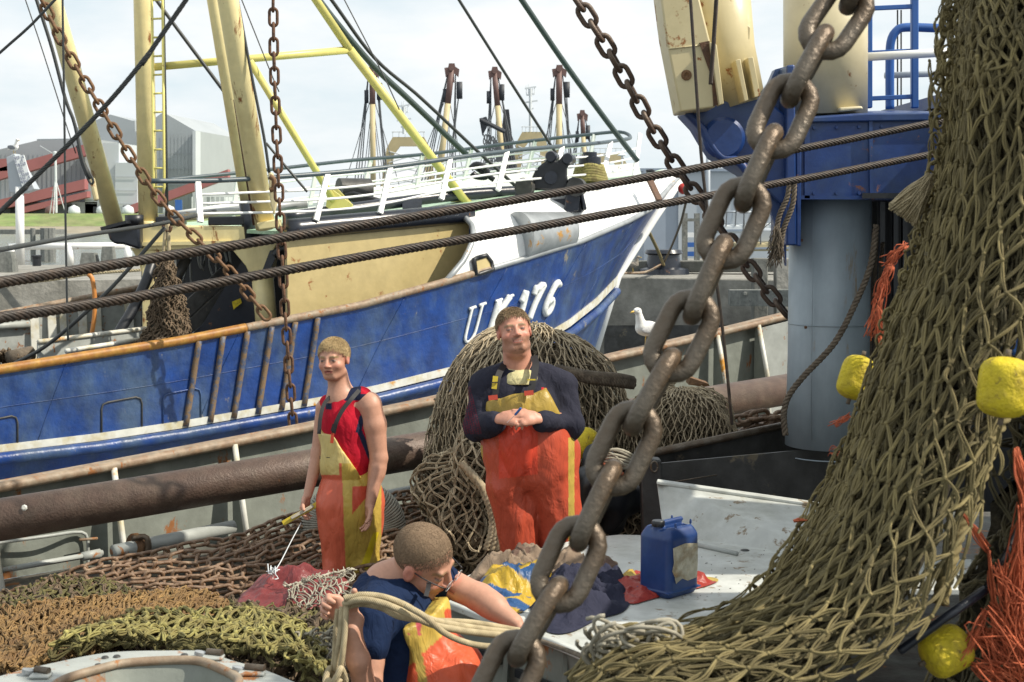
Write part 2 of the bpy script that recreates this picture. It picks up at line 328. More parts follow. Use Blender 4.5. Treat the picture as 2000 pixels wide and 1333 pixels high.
class Surf:
    def __init__(s, rows, nu=60, nv=80):
        R = [crv(r, nu) for r in rows]; s.P = np.stack([crv([r[i] for r in R], nv) for i in range(nu)], 1)   # (nv,nu,3)
        s.nu, s.nv = nu, nv; du = np.gradient(s.P, axis=1); dv = np.gradient(s.P, axis=0); s.N = nrm(np.cross(du, dv))
        c = A(0, 0, CZ)-s.P; fl = (s.N*c).sum(-1) < 0; s.N[fl] *= -1
    def __call__(s, u, v, off=0.):
        u = np.clip(u, 0, 1)*(s.nu-1); v = np.clip(v, 0, 1)*(s.nv-1); i = np.minimum(u.astype(int), s.nu-2); j = np.minimum(v.astype(int), s.nv-2); a = (u-i)[..., None]; b = (v-j)[..., None]
        def q(P): return P[j, i]*(1-a)*(1-b)+P[j, i+1]*a*(1-b)+P[j+1, i]*(1-a)*b+P[j+1, i+1]*a*b
        return q(s.P)+nrm(q(s.N))*np.asarray(off)[..., None]
    def bumps(s, amp, f=3, seed=0):
        r = np.random.default_rng(seed); v, u = np.meshgrid(np.linspace(0, 1, s.nv), np.linspace(0, 1, s.nu), indexing='ij'); h = 0
        for k in range(7):
            a, b = r.normal(0, f, 2)*(1+k*.5); h = h+np.sin(a*u*2+b*v*2+r.uniform(0, 6))*(1/(1+k*.6))
        s.P = s.P+s.N*(h*amp)[..., None]; du = np.gradient(s.P, axis=1); dv = np.gradient(s.P, axis=0); n = nrm(np.cross(du, dv)); n[(n*s.N).sum(-1) < 0] *= -1; s.N = n; return s
def net(g, S, nu, nv, r, jit=.12, dbl=0., off=0., offj=.0, knot=2.0, sides=5, K=5, mask=None, seed=1, ur=(0, 1), vr=(0, 1), sag=.0, warp=0.):
    rg = np.random.default_rng(seed); J, I = np.meshgrid(np.arange(nv+1), np.arange(nu+1), indexing='ij')
    u = (I+(J % 2)*.5)/nu+rg.normal(0, jit/nu, I.shape); v = J/nv+rg.normal(0, jit/nv, I.shape)*.8
    if warp: u = u+warp*np.sin(v*9+u*5+seed)/nu*2+warp*np.sin(v*23+u*9+seed*2)/nu; v = v+warp*np.sin(u*11+v*4+seed)/nv*1.5
    u = ur[0]+(ur[1]-ur[0])*u; v = vr[0]+(vr[1]-vr[0])*v; h = off+rg.normal(0, 1, I.shape)*offj
    E = []
    for j in range(nv):
        o = j % 2
        for i in range(nu):
            for di in ((0, 1) if o else (-1, 0)):
                if 0 <= i+di <= nu: E.append((j, i, j+1, i+di))
    E = np.array(E); U0, V0, H0 = u[E[:, 0], E[:, 1]], v[E[:, 0], E[:, 1]], h[E[:, 0], E[:, 1]]; U1, V1, H1 = u[E[:, 2], E[:, 3]], v[E[:, 2], E[:, 3]], h[E[:, 2], E[:, 3]]
    if mask is not None:
        k = mask((U0+U1)/2, (V0+V1)/2, rg); U0, V0, H0, U1, V1, H1 = [x[k] for x in (U0, V0, H0, U1, V1, H1)]
    t = np.linspace(0, 1, K)[None]; N = len(U0); s = np.sin(np.pi*t)
    bow = rg.normal(0, .10, (N, 1))*s; bow2 = rg.normal(0, .10, (N, 1))*s
    UU = U0[:, None]*(1-t)+U1[:, None]*t+bow*(ur[1]-ur[0])/nu; VV = V0[:, None]*(1-t)+V1[:, None]*t+(bow2+sag*s)*(vr[1]-vr[0])/nv; HH = H0[:, None]*(1-t)+H1[:, None]*t+offj*rg.normal(0, .8, (N, 1))*s
    P = S(UU, VV, HH)
    if dbl:
        T = nrm(P[:, -1]-P[:, 0]); c = nrm(A(0, 0, CZ)-P.mean(1)); sd = nrm(np.cross(T, c)); w_ = (dbl*rg.uniform(.5, 1.3, (N, 1, 1)))*(s[..., None]*.9+.15)
        P = np.concatenate([P-sd[:, None]*w_, P+sd[:, None]*w_+c[:, None]*rg.normal(0, dbl*.6, (N, 1, 1))*s[..., None]])
    g.tube(P, r*rg.uniform(.85, 1.2, len(P)), sides, cap=False)
    if knot:
        Kp = S(U0, V0, H0+r*.5); d = rg.normal(0, 1, Kp.shape); d = nrm(d+A(0, 0, 1.0))*r*knot*1.1; z = np.linspace(-1, 1, 5)[None, :, None]
        g.tube(Kp[:, None]+d[:, None]*z, np.array([.25, .85, 1, .85, .25])[None]*r*knot*rg.uniform(.8, 1.2, (len(Kp), 1)), 5, cap=False)
    return g
# ---------------- signed distance modelling for bodies and cloth ----------------
import openvdb
class SDF:
    def __init__(s, lo, hi, h=.004):
        s.lo = np.array(lo, float); s.h = h; s.n = np.ceil((np.array(hi)-s.lo)/h).astype(int)+1; s.d = np.full(s.n, .05, np.float32)
    def _sl(s, lo, hi, pad):
        a = np.clip(np.floor((np.minimum(lo, hi)-pad-s.lo)/s.h).astype(int), 0, s.n-1); b = np.clip(np.ceil((np.maximum(lo, hi)+pad-s.lo)/s.h).astype(int)+1, 1, s.n); b = np.maximum(b, a+1)
        ax = [(s.lo[k]+np.arange(a[k], b[k])*s.h).astype(np.float32) for k in range(3)]
        return tuple(slice(a[k], b[k]) for k in range(3)), np.stack(np.meshgrid(*ax, indexing='ij'), -1)
    def _op(s, sl, d, k, op):
        o = s.d[sl]; d = d.astype(np.float32)
        if op == 'sub': d = -d
        if op in ('sub', 'and'):
            h = np.clip(.5-.5*(o-d)/k, 0, 1) if k else (d > o).astype(np.float32); s.d[sl] = np.maximum(o, d) if not k else o*(1-h)+d*h+k*h*(1-h)
        else:
            h = np.clip(.5+.5*(o-d)/k, 0, 1) if k else (d < o).astype(np.float32); s.d[sl] = np.minimum(o, d) if not k else o*(1-h)+d*h-k*h*(1-h)
    def cap(s, a, b, ra, rb=None, k=.015, op='add', flat=None):
        a = np.asarray(a, float); b = np.asarray(b, float); rb = ra if rb is None else rb; m_ = max(ra, rb)+k+.012
        sl, P = s._sl(a, b, m_); ba = (b-a).astype(np.float32); pa = P-a.astype(np.float32)
        t = np.clip((pa@ba)/max(float(ba@ba), 1e-9), 0, 1); q = pa-t[..., None]*ba
        if flat is not None: ax, f = flat; ax = nrm(ax).astype(np.float32); q = q+ax*((q@ax)*(f-1))[..., None]   # f>1 thins along ax
        s._op(sl, np.linalg.norm(q, axis=-1)-(ra+(rb-ra)*t), k, op); return s
    def ell(s, c, r, R=None, k=.015, op='add'):
        c = np.asarray(c, float); r = np.array(r, float); m_ = r.max()+k+.012; sl, P = s._sl(c, c, m_); q = P-c.astype(np.float32)
        if R is not None: q = q@np.asarray(R, np.float32)
        rf = r.astype(np.float32); k0 = np.linalg.norm(q/rf, axis=-1); k1 = np.linalg.norm(q/(rf*rf), axis=-1)+1e-6
        s._op(sl, k0*(k0-1)/k1, k, op); return s
    def box(s, c, hsz, R=None, rr=.01, k=.0, op='add'):
        c = np.asarray(c, float); hs = np.array(hsz, float); m_ = np.linalg.norm(hs)+k+.01; sl, P = s._sl(c, c, m_); q = P-c.astype(np.float32)
        if R is not None: q = q@np.asarray(R, np.float32)
        q = np.abs(q)-(hs-rr).astype(np.float32); s._op(sl, np.linalg.norm(np.maximum(q, 0), axis=-1)+np.minimum(q.max(-1), 0)-rr, k, op); return s
    def plane(s, p, n, k=.0):
        "keep the side the normal points away from"
        sl, P = s._sl(s.lo, s.lo+s.n*s.h, 0); s._op(sl, (P-np.asarray(p, np.float32))@nrm(n).astype(np.float32), k, 'and'); return s
    def warp(s, f):
        sl, P = s._sl(s.lo, s.lo+s.n*s.h, 0); near = np.abs(s.d) < .04; s.d[near] += f(P[near]).astype(np.float32); return s
    def geo(s, iters=0):
        d = s.d.copy(); d[[0, -1]] = .05; d[:, [0, -1]] = .05; d[:, :, [0, -1]] = .05
        g = openvdb.FloatGrid(background=.05); g.copyFromArray(d, tolerance=0.0)
        V, Q = g.convertToQuads(isovalue=0.0); V = V*s.h+s.lo; Q = Q.astype(int)[:, ::-1]
        v = V[Q[:, :3]]; vol = (np.cross(v[:, 0], v[:, 1])*v[:, 2]).sum()
        return V, (Q if vol > 0 else Q[:, ::-1])
def fold(P, seed=0, f=18., amp=.006, dirz=.35):
    r = np.random.default_rng(seed); o = 0; P = P*np.array([1, 1, dirz])
    w_ = P+.035*np.sin(P[..., [1, 2, 0]]*f*.55+r.uniform(0, 6, 3))
    for k in range(5):
        d = nrm(r.normal(0, 1, 3)); fr = f*(1+.55*k); o = o+(1-2*np.abs(np.sin((w_@d)*fr*.5+r.uniform(0, 6))))/(1+.7*k)
    return o*amp*.5
print('shapes ok')
# ---------------- water, far bank, sky line ----------------
def flat(name, pts, z, m): return solo(name, G().add([(x, y, z) for x, y in pts], [list(range(len(pts)))]), M[m], '', '', kind='structure')
flat('water', [(-1500, -200), (1500, -200), (1500, 2200), (-1500, 2200)], 0, 'water')
b = G(); X = np.linspace(-520, 500, 60)
prof = [(294, -.5), (300, .2), (306, .9), (310, 1.4), (322, 3.9), (330, 4.2), (1900, 4.2)]
P = np.array([[(x*(1 if y < 500 else 3), y+3*math.sin(x*.05)+2*math.sin(x*.13), z) for x in X] for y, z in prof]); b.grid(P[:4]); solo('mud_bank', b, M['mud'], '', '', kind='structure')
b = G(); b.grid(P[3:]+A(0, 0, .02)); solo('grass_bank', b, M['grass'], '', '', kind='structure')
# ---------------- factory across the harbour ----------------
fac = thing('factory', at(250, 419, 335), 'pale grey industrial sheds with red conveyor galleries across the water', 'factory')
def blk(name, x0, x1, yt, D, dep, m, yb=419, roofpts=None):
    a = at(x0, yb, D); c = at(x1, yb, D); top = [(x0, yt), (x1, yt)] if roofpts is None else roofpts
    pts = [a, c]+[at(x, y, D) for x, y in top[::-1]]
    part(name, G().prism(pts, (dep*.1, dep, 0)), M[m], fac, 30)
blk('low_hall', -60, 175, 0, 350, 30, 'factory', roofpts=[(-60, 330), (0, 292), (72, 275), (175, 271)])
blk('tall_shed', 190, 380, 0, 368, 40, 'factory', roofpts=[(150, 250), (215, 224), (258, 236), (263, 236), (264, 258), (315, 222), (323, 222), (380, 255)])
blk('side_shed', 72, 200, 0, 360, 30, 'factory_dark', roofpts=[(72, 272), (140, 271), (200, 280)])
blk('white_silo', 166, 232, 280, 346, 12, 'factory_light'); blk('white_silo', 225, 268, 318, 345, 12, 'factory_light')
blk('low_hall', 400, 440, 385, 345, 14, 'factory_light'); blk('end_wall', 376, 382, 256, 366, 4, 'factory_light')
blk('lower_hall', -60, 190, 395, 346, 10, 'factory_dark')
for a_, c_, t in (((-20, 345), (170, 292), 22), ((-20, 405), (165, 360), 20), ((40, 412), (170, 380), 12), ((255, 410), (445, 340), 18), ((-30, 325), (14, 322), 24)):
    g = G(); D = 342; pts = [at(a_[0], a_[1]-t/2, D), at(c_[0], c_[1]-t/2, D), at(c_[0], c_[1]+t/2, D), at(a_[0], a_[1]+t/2, D)]; g.prism(pts, (0, 3, 0)); part('conveyor_gallery', g, M['factory_red'], fac, 30)
for x in range(375, 450, 9): part('support_leg', G().tube([at(x, 419, 340), at(x, 385, 340)], .12, 6), M['far_white'], fac)
for x in (100, 145, 200, 250, 330): part('tank', G().lathe(at(x, 419, 334), [(0, 0), (1.3, 0), (1.4, .6), (1.2, 1.6), (0, 2.2)]), M['far_white'] if x > 130 else M['far_red'], fac, True)
for x, y in ((352, 330), (370, 328)): pass
g = G(); g.box(at(349, 405, 338), (1.6, .3, 3.4)); part('blue_door', g, M['blue_sign'], fac)
g = G()
for k in range(3):
    a_ = 2.09*k+.5; top = at(108, 348, 328); g.tube([top, at(110, 418, 328)+A(2.1*math.cos(a_), 1.8*math.sin(a_), 0)], .10, 6)
g.tube([at(108, 298, 328), at(110, 416, 328)], .28, 8); g.lathe(at(108, 306, 328), [(0, 0), (.55, 0), (.55, 1.0), (0, 1.2)]); g.bar(at(78, 285, 328), at(108, 303, 328), .12, .12)
for yy in (372, 392): g.bar(at(100, yy, 328), at(118, yy, 328), .08, .08)
solo('beacon_mast', g, M['far_white'], 'white lattice beacon mast with three legs on the far grass bank', 'beacon mast')
g = G()
for x in range(-50, 176, 9): g.bar(at(x, 419, 349.9), at(x, 300, 349.9), .10, .06, up=(0, 1, 0))
for x in range(318, 378, 7): g.bar(at(x, 419, 367.8), at(x, 262, 367.8), .10, .06, up=(0, 1, 0))
for y in (300, 330, 362): g.bar(at(318, y, 367.7), at(380, y, 367.7), .10, .06)
for y in (345, 372, 398): g.bar(at(168, y, 344.8), at(268, y+1, 344.8), .12, .06)
part('cladding_seam', g, M['factory'], fac)
for x0, x1, y0 in ((20, 34, 402), (130, 150, 400), (182, 192, 404), (240, 262, 402)): part('door', G().prism([at(x0, y0, 344.7), at(x1, y0, 344.7), at(x1, 419, 344.7), at(x0, 419, 344.7)], (0, .1, 0)), M['far_black'], fac)
# old jetty on the far side at left
jt = thing('jetty', at(60, 475, 120), 'dark timber jetty stub standing in the water at far left', 'jetty')
part('walkway', G().prism([at(-60, 449, 120), at(105, 449, 120), at(105, 458, 120), at(-60, 458, 120)], (0, 3, 0)), M['wood_grey'], jt)
for x, wd in ((64, .22), (90, .5), (99, .4), (-10, .22)): part('pile', G().tube([at(x, 476, 119)-A(0, 0, 1.5), at(x, 446, 119)], wd, 8), M['wood_grey'], jt)
# ---------------- left quay with posts ----------------
lq = G(); z0 = at(100, 522, 46)[2]; P0 = [onz(-400, 522, z0), onz(330, 516, z0), onz(700, 508, z0), onz(700, 540, z0), onz(-400, 556, z0)]
lq.prism([(p[0], p[1], z0) for p in P0], (0, 0, -4)); solo('quay_left', lq, M['concrete'], '', '', kind='structure')
k = thing('guard_rail', at(30, 520, 44), 'thick white horizontal pipe barrier on posts along the left quay', 'barrier')
part('pipe', G().tube([at(18, 482, 44), at(262, 480, 44)], .105, 14), M['white'], k, True)
for x in (24, 137, 250): part('post', G().tube([at(x, 520, 44), at(x, 478, 44)], .12, 14), M['white'], k, True)
for x, yt, wd, n in ((14, 492, 32, 'leftmost'), (176, 494, 30, 'middle'), (213, 482, 24, 'rightmost')):
    D = 42; sc1 = D/F; c = at(x, 535, D); zt = at(x, yt, D)[2]; h = zt-c[2]; a_ = wd*sc1/2
    g = G(); g.grid(np.array([[c+A(sx*a_*f, sy*a_*f, zz) for sx, sy in ((-1, -1), (1, -1), (1, 1), (-1, 1), (-1, -1))] for f, zz in ((1.05, 0), (1.0, h*.6), (.80, h))])); g.box(c+A(0, 0, h-.01), (a_*1.58, a_*1.58, .02))
    solo('mooring_post', g, M['wood_grey'], f'weathered grey timber mooring post, {n} of three on the left quay', 'post', 'timber mooring posts on the left quay', bev=.02)
for x, yt, l in ((72, 500, 'dark bollard with pale top on the left quay between the timber posts'), (193, 545, 'dark bollard with pale top below the hose on the left quay')):
    c = at(x, yt+20, 41); solo('bollard', G().lathe(c, [(0, 0), (.12, 0), (.12, .24), (.15, .25), (.15, .31), (0, .32)]), M['black'], l, 'bollard', smooth=40)
lg = G(); lg.box(at(90, 545, 40), (5.5, .5, .16)); lg.box(at(40, 556, 40), (3, .4, .2)); solo('timber_kerb', lg, M['wood_grey'], 'long weathered timber kerb on the left quay below the posts', 'kerb', bev=.02)
sp = thing('sensor_post', at(40, 518, 43), 'white post with grey box and tilted solar panel on the left quay', 'sensor post')
part('post', G().tube([at(40, 518, 43), at(38, 365, 43)], .125, 16), M['white'], sp, True)
part('box', G().prism([at(12, 308, 43), at(28, 300, 43), at(68, 370, 43), at(45, 378, 43), at(18, 376, 43)], (0, .5, 0)), M['building_grey'], sp, bev=.02)
q = [at(26, 306, 42.9), at(46, 303, 42.95), at(64, 362, 42.9), at(44, 366, 42.85)]
part('solar_panel', G().prism(q, (0, .06, .0)), M['far_white'], sp)
g = G(); q = np.array(q)-A(0, .02, 0)
for i in range(5):
    for j in range(9):
        def bl(a, c): return (q[0]*(1-a)+q[1]*a)*(1-c)+(q[3]*(1-a)+q[2]*a)*c
        a0, a1, c0, c1 = (i+.12)/5, (i+.88)/5, (j+.12)/9, (j+.88)/9
        if random.random() < .85: g.add([bl(a0, c0), bl(a1, c0), bl(a1, c1), bl(a0, c1)], [(0, 1, 2, 3)])
part('cell', g, M['solar'], sp, 30, label='dark square solar cells under white bird mess')
# ---------------- right quay and buildings ----------------
zq = at(1300, 545, 38)[2]; rq = G(); cs = [at(1120, 548, 39.5), at(1640, 545, 37)]; bk = [onz(1640, 505, zq), onz(1120, 505, zq)]
top = [cs[0]*A(1, 1, 0)+A(0, 0, zq), cs[1]*A(1, 1, 0)+A(0, 0, zq), bk[0], bk[1]]
rq.prism(top, (0, 0, -6)); solo('quay_right', rq, M['concrete'], '', '', kind='structure', bev=.04)
g = G(); g.prism([at(1120, 511, 42), at(1640, 509, 40), at(1640, 531, 40), at(1120, 534, 42)], (0, .7, 0)); solo('quay_kerb', g, M['concrete_dark'], 'dark concrete kerb wall along the far right quay', 'kerb', bev=.03)
g = G(); g.prism([at(1426, 567, 35), at(1600, 566, 34), at(1600, 600, 34), at(1426, 598, 35)], (0, .35, 0)); 
for x, y in ((1455, 574), (1467, 587)): g.lathe(at(x, y, 34.8), [(0, -.05), (.05, -.05), (.05, .1)], (0, 1, 0), 10)
fd = solo('fender_beam', g, M['wood_grey'], 'long horizontal dark timber fender beam on the right quay wall', 'fender', bev=.02)
for x0, x1 in ((1472, 1500), (1516, 1545)):
    g = G(); g.prism([at(x0, 505, 35.4), at(x1, 505, 35.4), at(x1, 700, 35.4), at(x0, 700, 35.4)], (0, .4, 0)); solo('fender_pile', g, M['concrete_dark'] if x0 < 1500 else M['concrete'], 'square upright timber pile behind the fender beam on the right quay', 'pile', 'fender piles by the right quay', bev=.02)
g = G(); g.prism([at(1180, 636, 38.6), at(1640, 634, 36.5), at(1640, 700, 36.5), at(1180, 700, 38.6)], (0, .05, 0)); solo('quay_strip', g, M['bin_steel'], 'dark strip low on the right quay wall', 'quay recess')  # thin dark sheet laid on the lower wall face
bd = thing('warehouse', at(1300, 520, 52), 'blue grey warehouse wall with a pale corner behind the bow', 'warehouse')
part('wall', G().prism([at(1258, 335, 52), at(1326, 335, 52), at(1326, 516, 52), at(1258, 516, 52)], (0, 6, 0)), M['building_blue'], bd)
part('corner', G().prism([at(1325, 330, 51.9), at(1337, 330, 51.9), at(1337, 516, 51.9), at(1325, 516, 51.9)], (0, 1, 0)), M['building_grey'], bd)
b2 = thing('shed', at(1420, 430, 75), 'light grey flat roofed shed beyond the quay at right', 'shed')
part('wall', G().prism([at(1240, 334, 75), at(1600, 334, 75), at(1600, 520, 75), at(1240, 520, 75)], (0, 12, 0)), M['building_grey'], b2)
part('roof_edge', G().prism([at(1238, 329, 74.8), at(1602, 329, 74.8), at(1602, 335, 74.8), at(1238, 335, 74.8)], (0, 12, 0)), M['building_blue'], b2)
for x in (1383, 1450): part('wall_panel_joint', G().bar(at(x, 336, 74.9), at(x, 500, 74.9), .05, .05), M['building_blue'], b2)
part('downpipe', G().tube([at(1383, 250, 60), at(1383, 516, 60)], .09, 8), M['building_grey'], b2, True)
for x in (1338, 1362): solo('dolphin_pile', G().prism([at(x-5, 417, 48), at(x+5, 417, 48), at(x+5, 516, 48), at(x-5, 516, 48)], (0, .2, 0)), M['wood_grey'], ('left' if x < 1350 else 'right')+' dark upright timber of the pair beside the warehouse corner', 'pile', 'timber pair beside the warehouse')
solo('crossbar', G().bar(at(1333, 430, 47.8), at(1366, 430, 47.8), .2, .1), M['wood_grey'], 'short timber crossbar joining the two dark piles', 'crossbar')
for j, (y, c) in enumerate(((455, 'white'), (474, 'blue_sign'), (492, 'blue_sign'))):
    g = G(); g.prism([at(1232, y, 58), at(1262, y, 58), at(1262, y+9, 58), at(1232, y+9, 58)], (0, .3, 0)); g.prism([at(1340, y, 58), at(1364, y, 58), at(1364, y+9, 58), at(1340, y+9, 58)], (0, .3, 0)); solo('fish_crate_stack', g, M[c], ['white', 'upper blue', 'lower blue'][j]+' band of crates seen low beside the grey warehouse', 'crates')
for n_, (x, y, D, l) in enumerate(((1450, 440, 66, 'small white workboat moored beyond the quay at right'), (1500, 475, 58, 'yellow hulled small boat nearest behind the right quay'))):
    k = thing('small_boat', at(x, y+20, D), l, 'boat'); s_ = D/F
    pts = [at(x-60, y, D), at(x+75, y-3, D), at(x+70, y+16, D), at(x-50, y+16, D)]; part('hull', G().prism(pts, (0, 2.2, 0)), M['far_cream' if n_ else 'far_white'], k, bev=.1)
    part('stripe', G().prism([at(x-58, y+9, D-.03), at(x+74, y+7, D-.03), at(x+74, y+11, D-.03), at(x-58, y+13, D-.03)], (0, .05, 0)), M['building_blue'], k)
    part('wheelhouse', G().prism([at(x-20, y-28, D+.4), at(x+18, y-28, D+.4), at(x+26, y, D+.4), at(x-24, y, D+.4)], (0, 1.4, 0)), M['building_grey'], k, bev=.08)
    g = G()
    for i in range(7): g.tube([at(x-50+i*18, y+2, D), at(x-50+i*18+random.uniform(-8, 8), y-random.uniform(25, 70), D)], .03, 5)
    for i in range(6): g.tube([at(x-50+i*18, y-20-6*random.random(), D), at(x-30+i*18, y-24-30*random.random(), D)], .02, 5)
    part('rigging', g, M['far_wire'], k)
# ---------------- far trawlers ----------------
def trawler(xc, D, lab, masts, gantry=None, funnel=None, radar=None, hull=(-90, 90)):
    k = thing('beam_trawler', at(xc, 480, D), lab, 'trawler', 'trawlers moored in the distance')
    x0, x1 = xc+hull[0], xc+hull[1]; part('hull', G().prism([at(x0, 400, D), at(x1, 400, D), at(x1-10, 500, D), at(x0+10, 500, D)], (1, 6, 0)), M['far_black'], k, bev=.2)
    part('wheelhouse', G().prism([at(xc-30, 372, D+1), at(xc+32, 372, D+1), at(xc+36, 400, D+1), at(xc-34, 400, D+1)], (0, 4, 0)), M['far_white'], k, bev=.1)
    for (xa, ya, xb, yb, wd) in masts:
        a_, c_ = at(xa, ya, D), at(xb, yb, D); r = wd*D/F/2; f = .72
        if yb > 300:
            part('mast', G().tube([c_, a_*f+c_*(1-f)], r, 10), M['far_cream'], k, True); part('mast_head', G().tube([a_*f+c_*(1-f), a_], r*1.05, 10), M['far_red'], k, True)
        else: part('mast', G().tube([c_, a_], r, 10), M['far_cream'], k, True)
        g = G(); g.lathe(a_+A(0, -.2, .05), [(0, -.2), (r*.8, -.2), (r*.8, .25), (0, .25)], (0, 1, 0), 12); g.prism([a_+A(x_*r, -.15, z_) for x_, z_ in ((-2.3, .1), (-1.9, -.6), (-.8, -.35), (-.7, -1.0), (.9, -1.0), (.8, -.3), (2.2, -.6), (2.5, 0), (1.2, .2), (1.0, .45), (-.8, .45), (-1.1, .15))], (0, .3, 0)); part('head_block', g, M['far_red'], k)
        part('hanging_block', G().box(a_+A(r*2.5, 0, -1.6), (r*1.9, r, 1.3)), M['far_black'], k, True); part('hanging_block', G().box(a_+A(-r*2.1, 0, -2.0), (r*1.4, r, 1.0)), M['far_black'], k, True)
        g = G()
        for dx in (-46, -38, -30, 30, 38): g.tube([a_+A(.3*np.sign(dx), 0, -.4), at(xb+dx*.9, 395, D)], .045, 4)
        for dx in (-60, -22, -14, 16, 24, 55): g.tube([a_*.75+at(xb, 395, D)*.25+A(0, 0, .8*abs(dx)/60), at(xb+dx*1.1, 395, D)], .03, 4)
        for dx in (8, 12): g.tube([a_+A(r*2.4, 0, -1.8), at(xb+dx+12, 330, D)], .04, 4)
        part('rigging', g, M['far_wire'], k)
    if gantry:
        x0, x1, yt, yb = gantry; g = G(); t = 12*D/F
        g.prism([at(x0+12, yt, D+2), at(x1-12, yt, D+2), at(x1, yt+22, D+2), at(x1+14, yb, D+2), at(x1-2, yb, D+2), at(x1-14, yt+34, D+2), at(x1-26, yt+18, D+2), at(x0+26, yt+18, D+2), at(x0+14, yt+34, D+2), at(x0+2, yb, D+2), at(x0-14, yb, D+2), at(x0, yt+22, D+2)], (0, .5, 0)); part('gantry', g, M['far_cream'], k)
        g = G()
        for i in range(3): g.tube([at(x0+4, yt+50+i*22, D+2), at(x1-4, yt+28+i*26, D+2)], .05, 5); g.tube([at(x1-4, yt+50+i*22, D+2), at(x0+4, yt+28+i*26, D+2)], .05, 5)
        g.tube([at(x0+10, yt-10, D+2), at(x1-10, yt-10, D+2)], .04, 5)
        for i in range(6): xx = x0+12+(x1-x0-24)*i/5; g.tube([at(xx, yt, D+2), at(xx, yt-10, D+2)], .03, 5)
        part('gantry_rail', g, M['far_white'], k)
    if funnel: part('funnel_mast', G().prism([at(a, b_, D+1) for a, b_ in funnel], (0, .6, 0)), M['far_black'], k)
    if radar:
        xr, yt, yb = radar; g = G(); g.tube([at(xr, yt+4, D), at(xr, yb, D)], .13, 8)
        for yy, hw in ((yt, 11), (yt+14, 8), (yt+27, 14), (yt+42, 6)): g.bar(at(xr-hw, yy+.3*hw, D), at(xr+hw, yy, D), .1, .12)
        for i in range(5): g.tube([at(xr-8+4*i, yt+15, D), at(xr-8+4*i, yt+random.uniform(-8, 6), D)], .03, 4)
        part('radar_mast', g, M['far_white'], k)
    return k
trawler(790, 112, 'distant trawler with cream arched gantry and two red topped masts, leftmost', [(727, 138, 729, 372, 11), (882, 136, 855, 372, 12)], gantry=(755, 840, 268, 385), radar=(789, 205, 262))
tw = trawler(990, 118, 'distant trawler with black funnel mast and hanging grey net', [(966, 142, 986, 372, 11)], funnel=[(984, 214), (994, 214), (1010, 350), (972, 350)], gantry=(1008, 1068, 258, 390), hull=(-60, 60))
g = G(); S_ = Surf([[at(944, 262, 116), at(965, 268, 116), at(984, 300, 116)], [at(944, 310, 116), at(966, 305, 116), at(986, 330, 116)], [at(942, 372, 116), at(960, 372, 116), at(982, 372, 116)]]); net(g, S_, 12, 16, .05, knot=0); part('hanging_net', g, M['far_wire'], tw)
part('beam', G().tube([at(938, 234, 116), at(986, 258, 116)], .18, 8), M['far_black'], tw); part('trawl_shoe', G().prism([at(936, 232, 116), at(950, 228, 116), at(955, 240, 116), at(942, 266, 116)], (0, .4, 0)), M['far_black'], tw)
trawler(1085, 122, 'distant trawler with the rightmost tall red topped mast and a radar mast', [(1092, 138, 1092, 372, 12)], radar=(1036, 170, 300), hull=(-50, 70))
trawler(1140, 135, 'small distant trawler with a short dark mast right of the others', [(1137, 225, 1145, 372, 9)], gantry=(1150, 1225, 300, 390), hull=(-40, 90))
g = G(); g.tube([at(1215, 395, 70), at(1215, 305, 70)], .05, 6); g.lathe(at(1215, 306, 70), [(0, 0), (.25, .05), (0, .2)]); solo('street_lamp', g, M['far_white'], 'thin lamp post seen just right of the white bow railing', 'lamp')
print('background ok')
# ---------------- the blue fishing boat alongside ----------------
TH = math.radians(36.5); AX = A(math.cos(TH), math.sin(TH)); NO = A(math.sin(TH), -math.cos(TH)); STEM = A(3.7, 32.0); SL = 16.17; BW = 4.2
def cen(s): return STEM+AX*(s-SL)
def stem_s(px):
    k = (px-1000)/F; f = lambda s: (cen(s)[0])-k*cen(s)[1]*1.0
    lo, hi = 5., 20.
    for _ in range(50):
        m_ = (lo+hi)/2
        if f(m_) > 0: hi = m_
        else: lo = m_
    return lo
def halfw(s, se, s0=5.5, pw=2.2): t = np.clip((s-s0)/(se-s0), 0, 1); return BW*(1-t**pw)
R_GUN = [(-420, 800), (0, 725), (350, 669), (552, 629), (700, 600), (867, 554), (1000, 515), (1137, 473), (1228, 434), (1270, 411), (1325, 348)]
R_B1 = [(-420, 935), (0, 869), (196, 846), (357, 822), (624, 776), (738, 752), (944, 701), (1060, 655), (1112, 624), (1165, 582), (1207, 538)]
NUc = 110
def hull_row(curve, se, inset=0., dy=0., u0=-4.):
    out = []; cx = [c[0] for c in curve]; cy = [c[1]+dy for c in curve]
    for s in u0+(se-u0)*np.linspace(0, 1, NUc)**.8:
        w_ = max(float(halfw(s, se))-inset, 0.) if s < se-1e-6 else 0.; xy = cen(s)+NO*w_; px = 1000+F*xy[0]/(xy[1]*1.0); px = 1000+(px-1000)*1.0
        for _ in range(2):
            y = float(np.interp(px, cx, cy)); z = zat(xy[0], xy[1], y); px = float(pxof(A(xy[0], xy[1], z))[0])
        out.append((xy[0], xy[1], z))
    return np.array(out)
sG, sB = stem_s(1325), stem_s(1206)
rG = hull_row(R_GUN, sG); rB = hull_row(R_B1, sB); rB2 = hull_row(R_B1, sB-.03, dy=14); rB3 = hull_row(R_B1, sB-.06, dy=26)
boat = thing('fishing_boat', (cen(4)[0], cen(4)[1], 0), 'blue hulled fishing boat with cream masts moored alongside', 'fishing boat')
sW = stem_s(1120); rW = np.array([(*(cen(s)+NO*halfw(s, sW, 4, 1.7)*.93), -.4) for s in -4.+(sW+4)*np.linspace(0, 1, NUc)**.8])
def lerp(a, b, t): return a*(1-t)+b*t
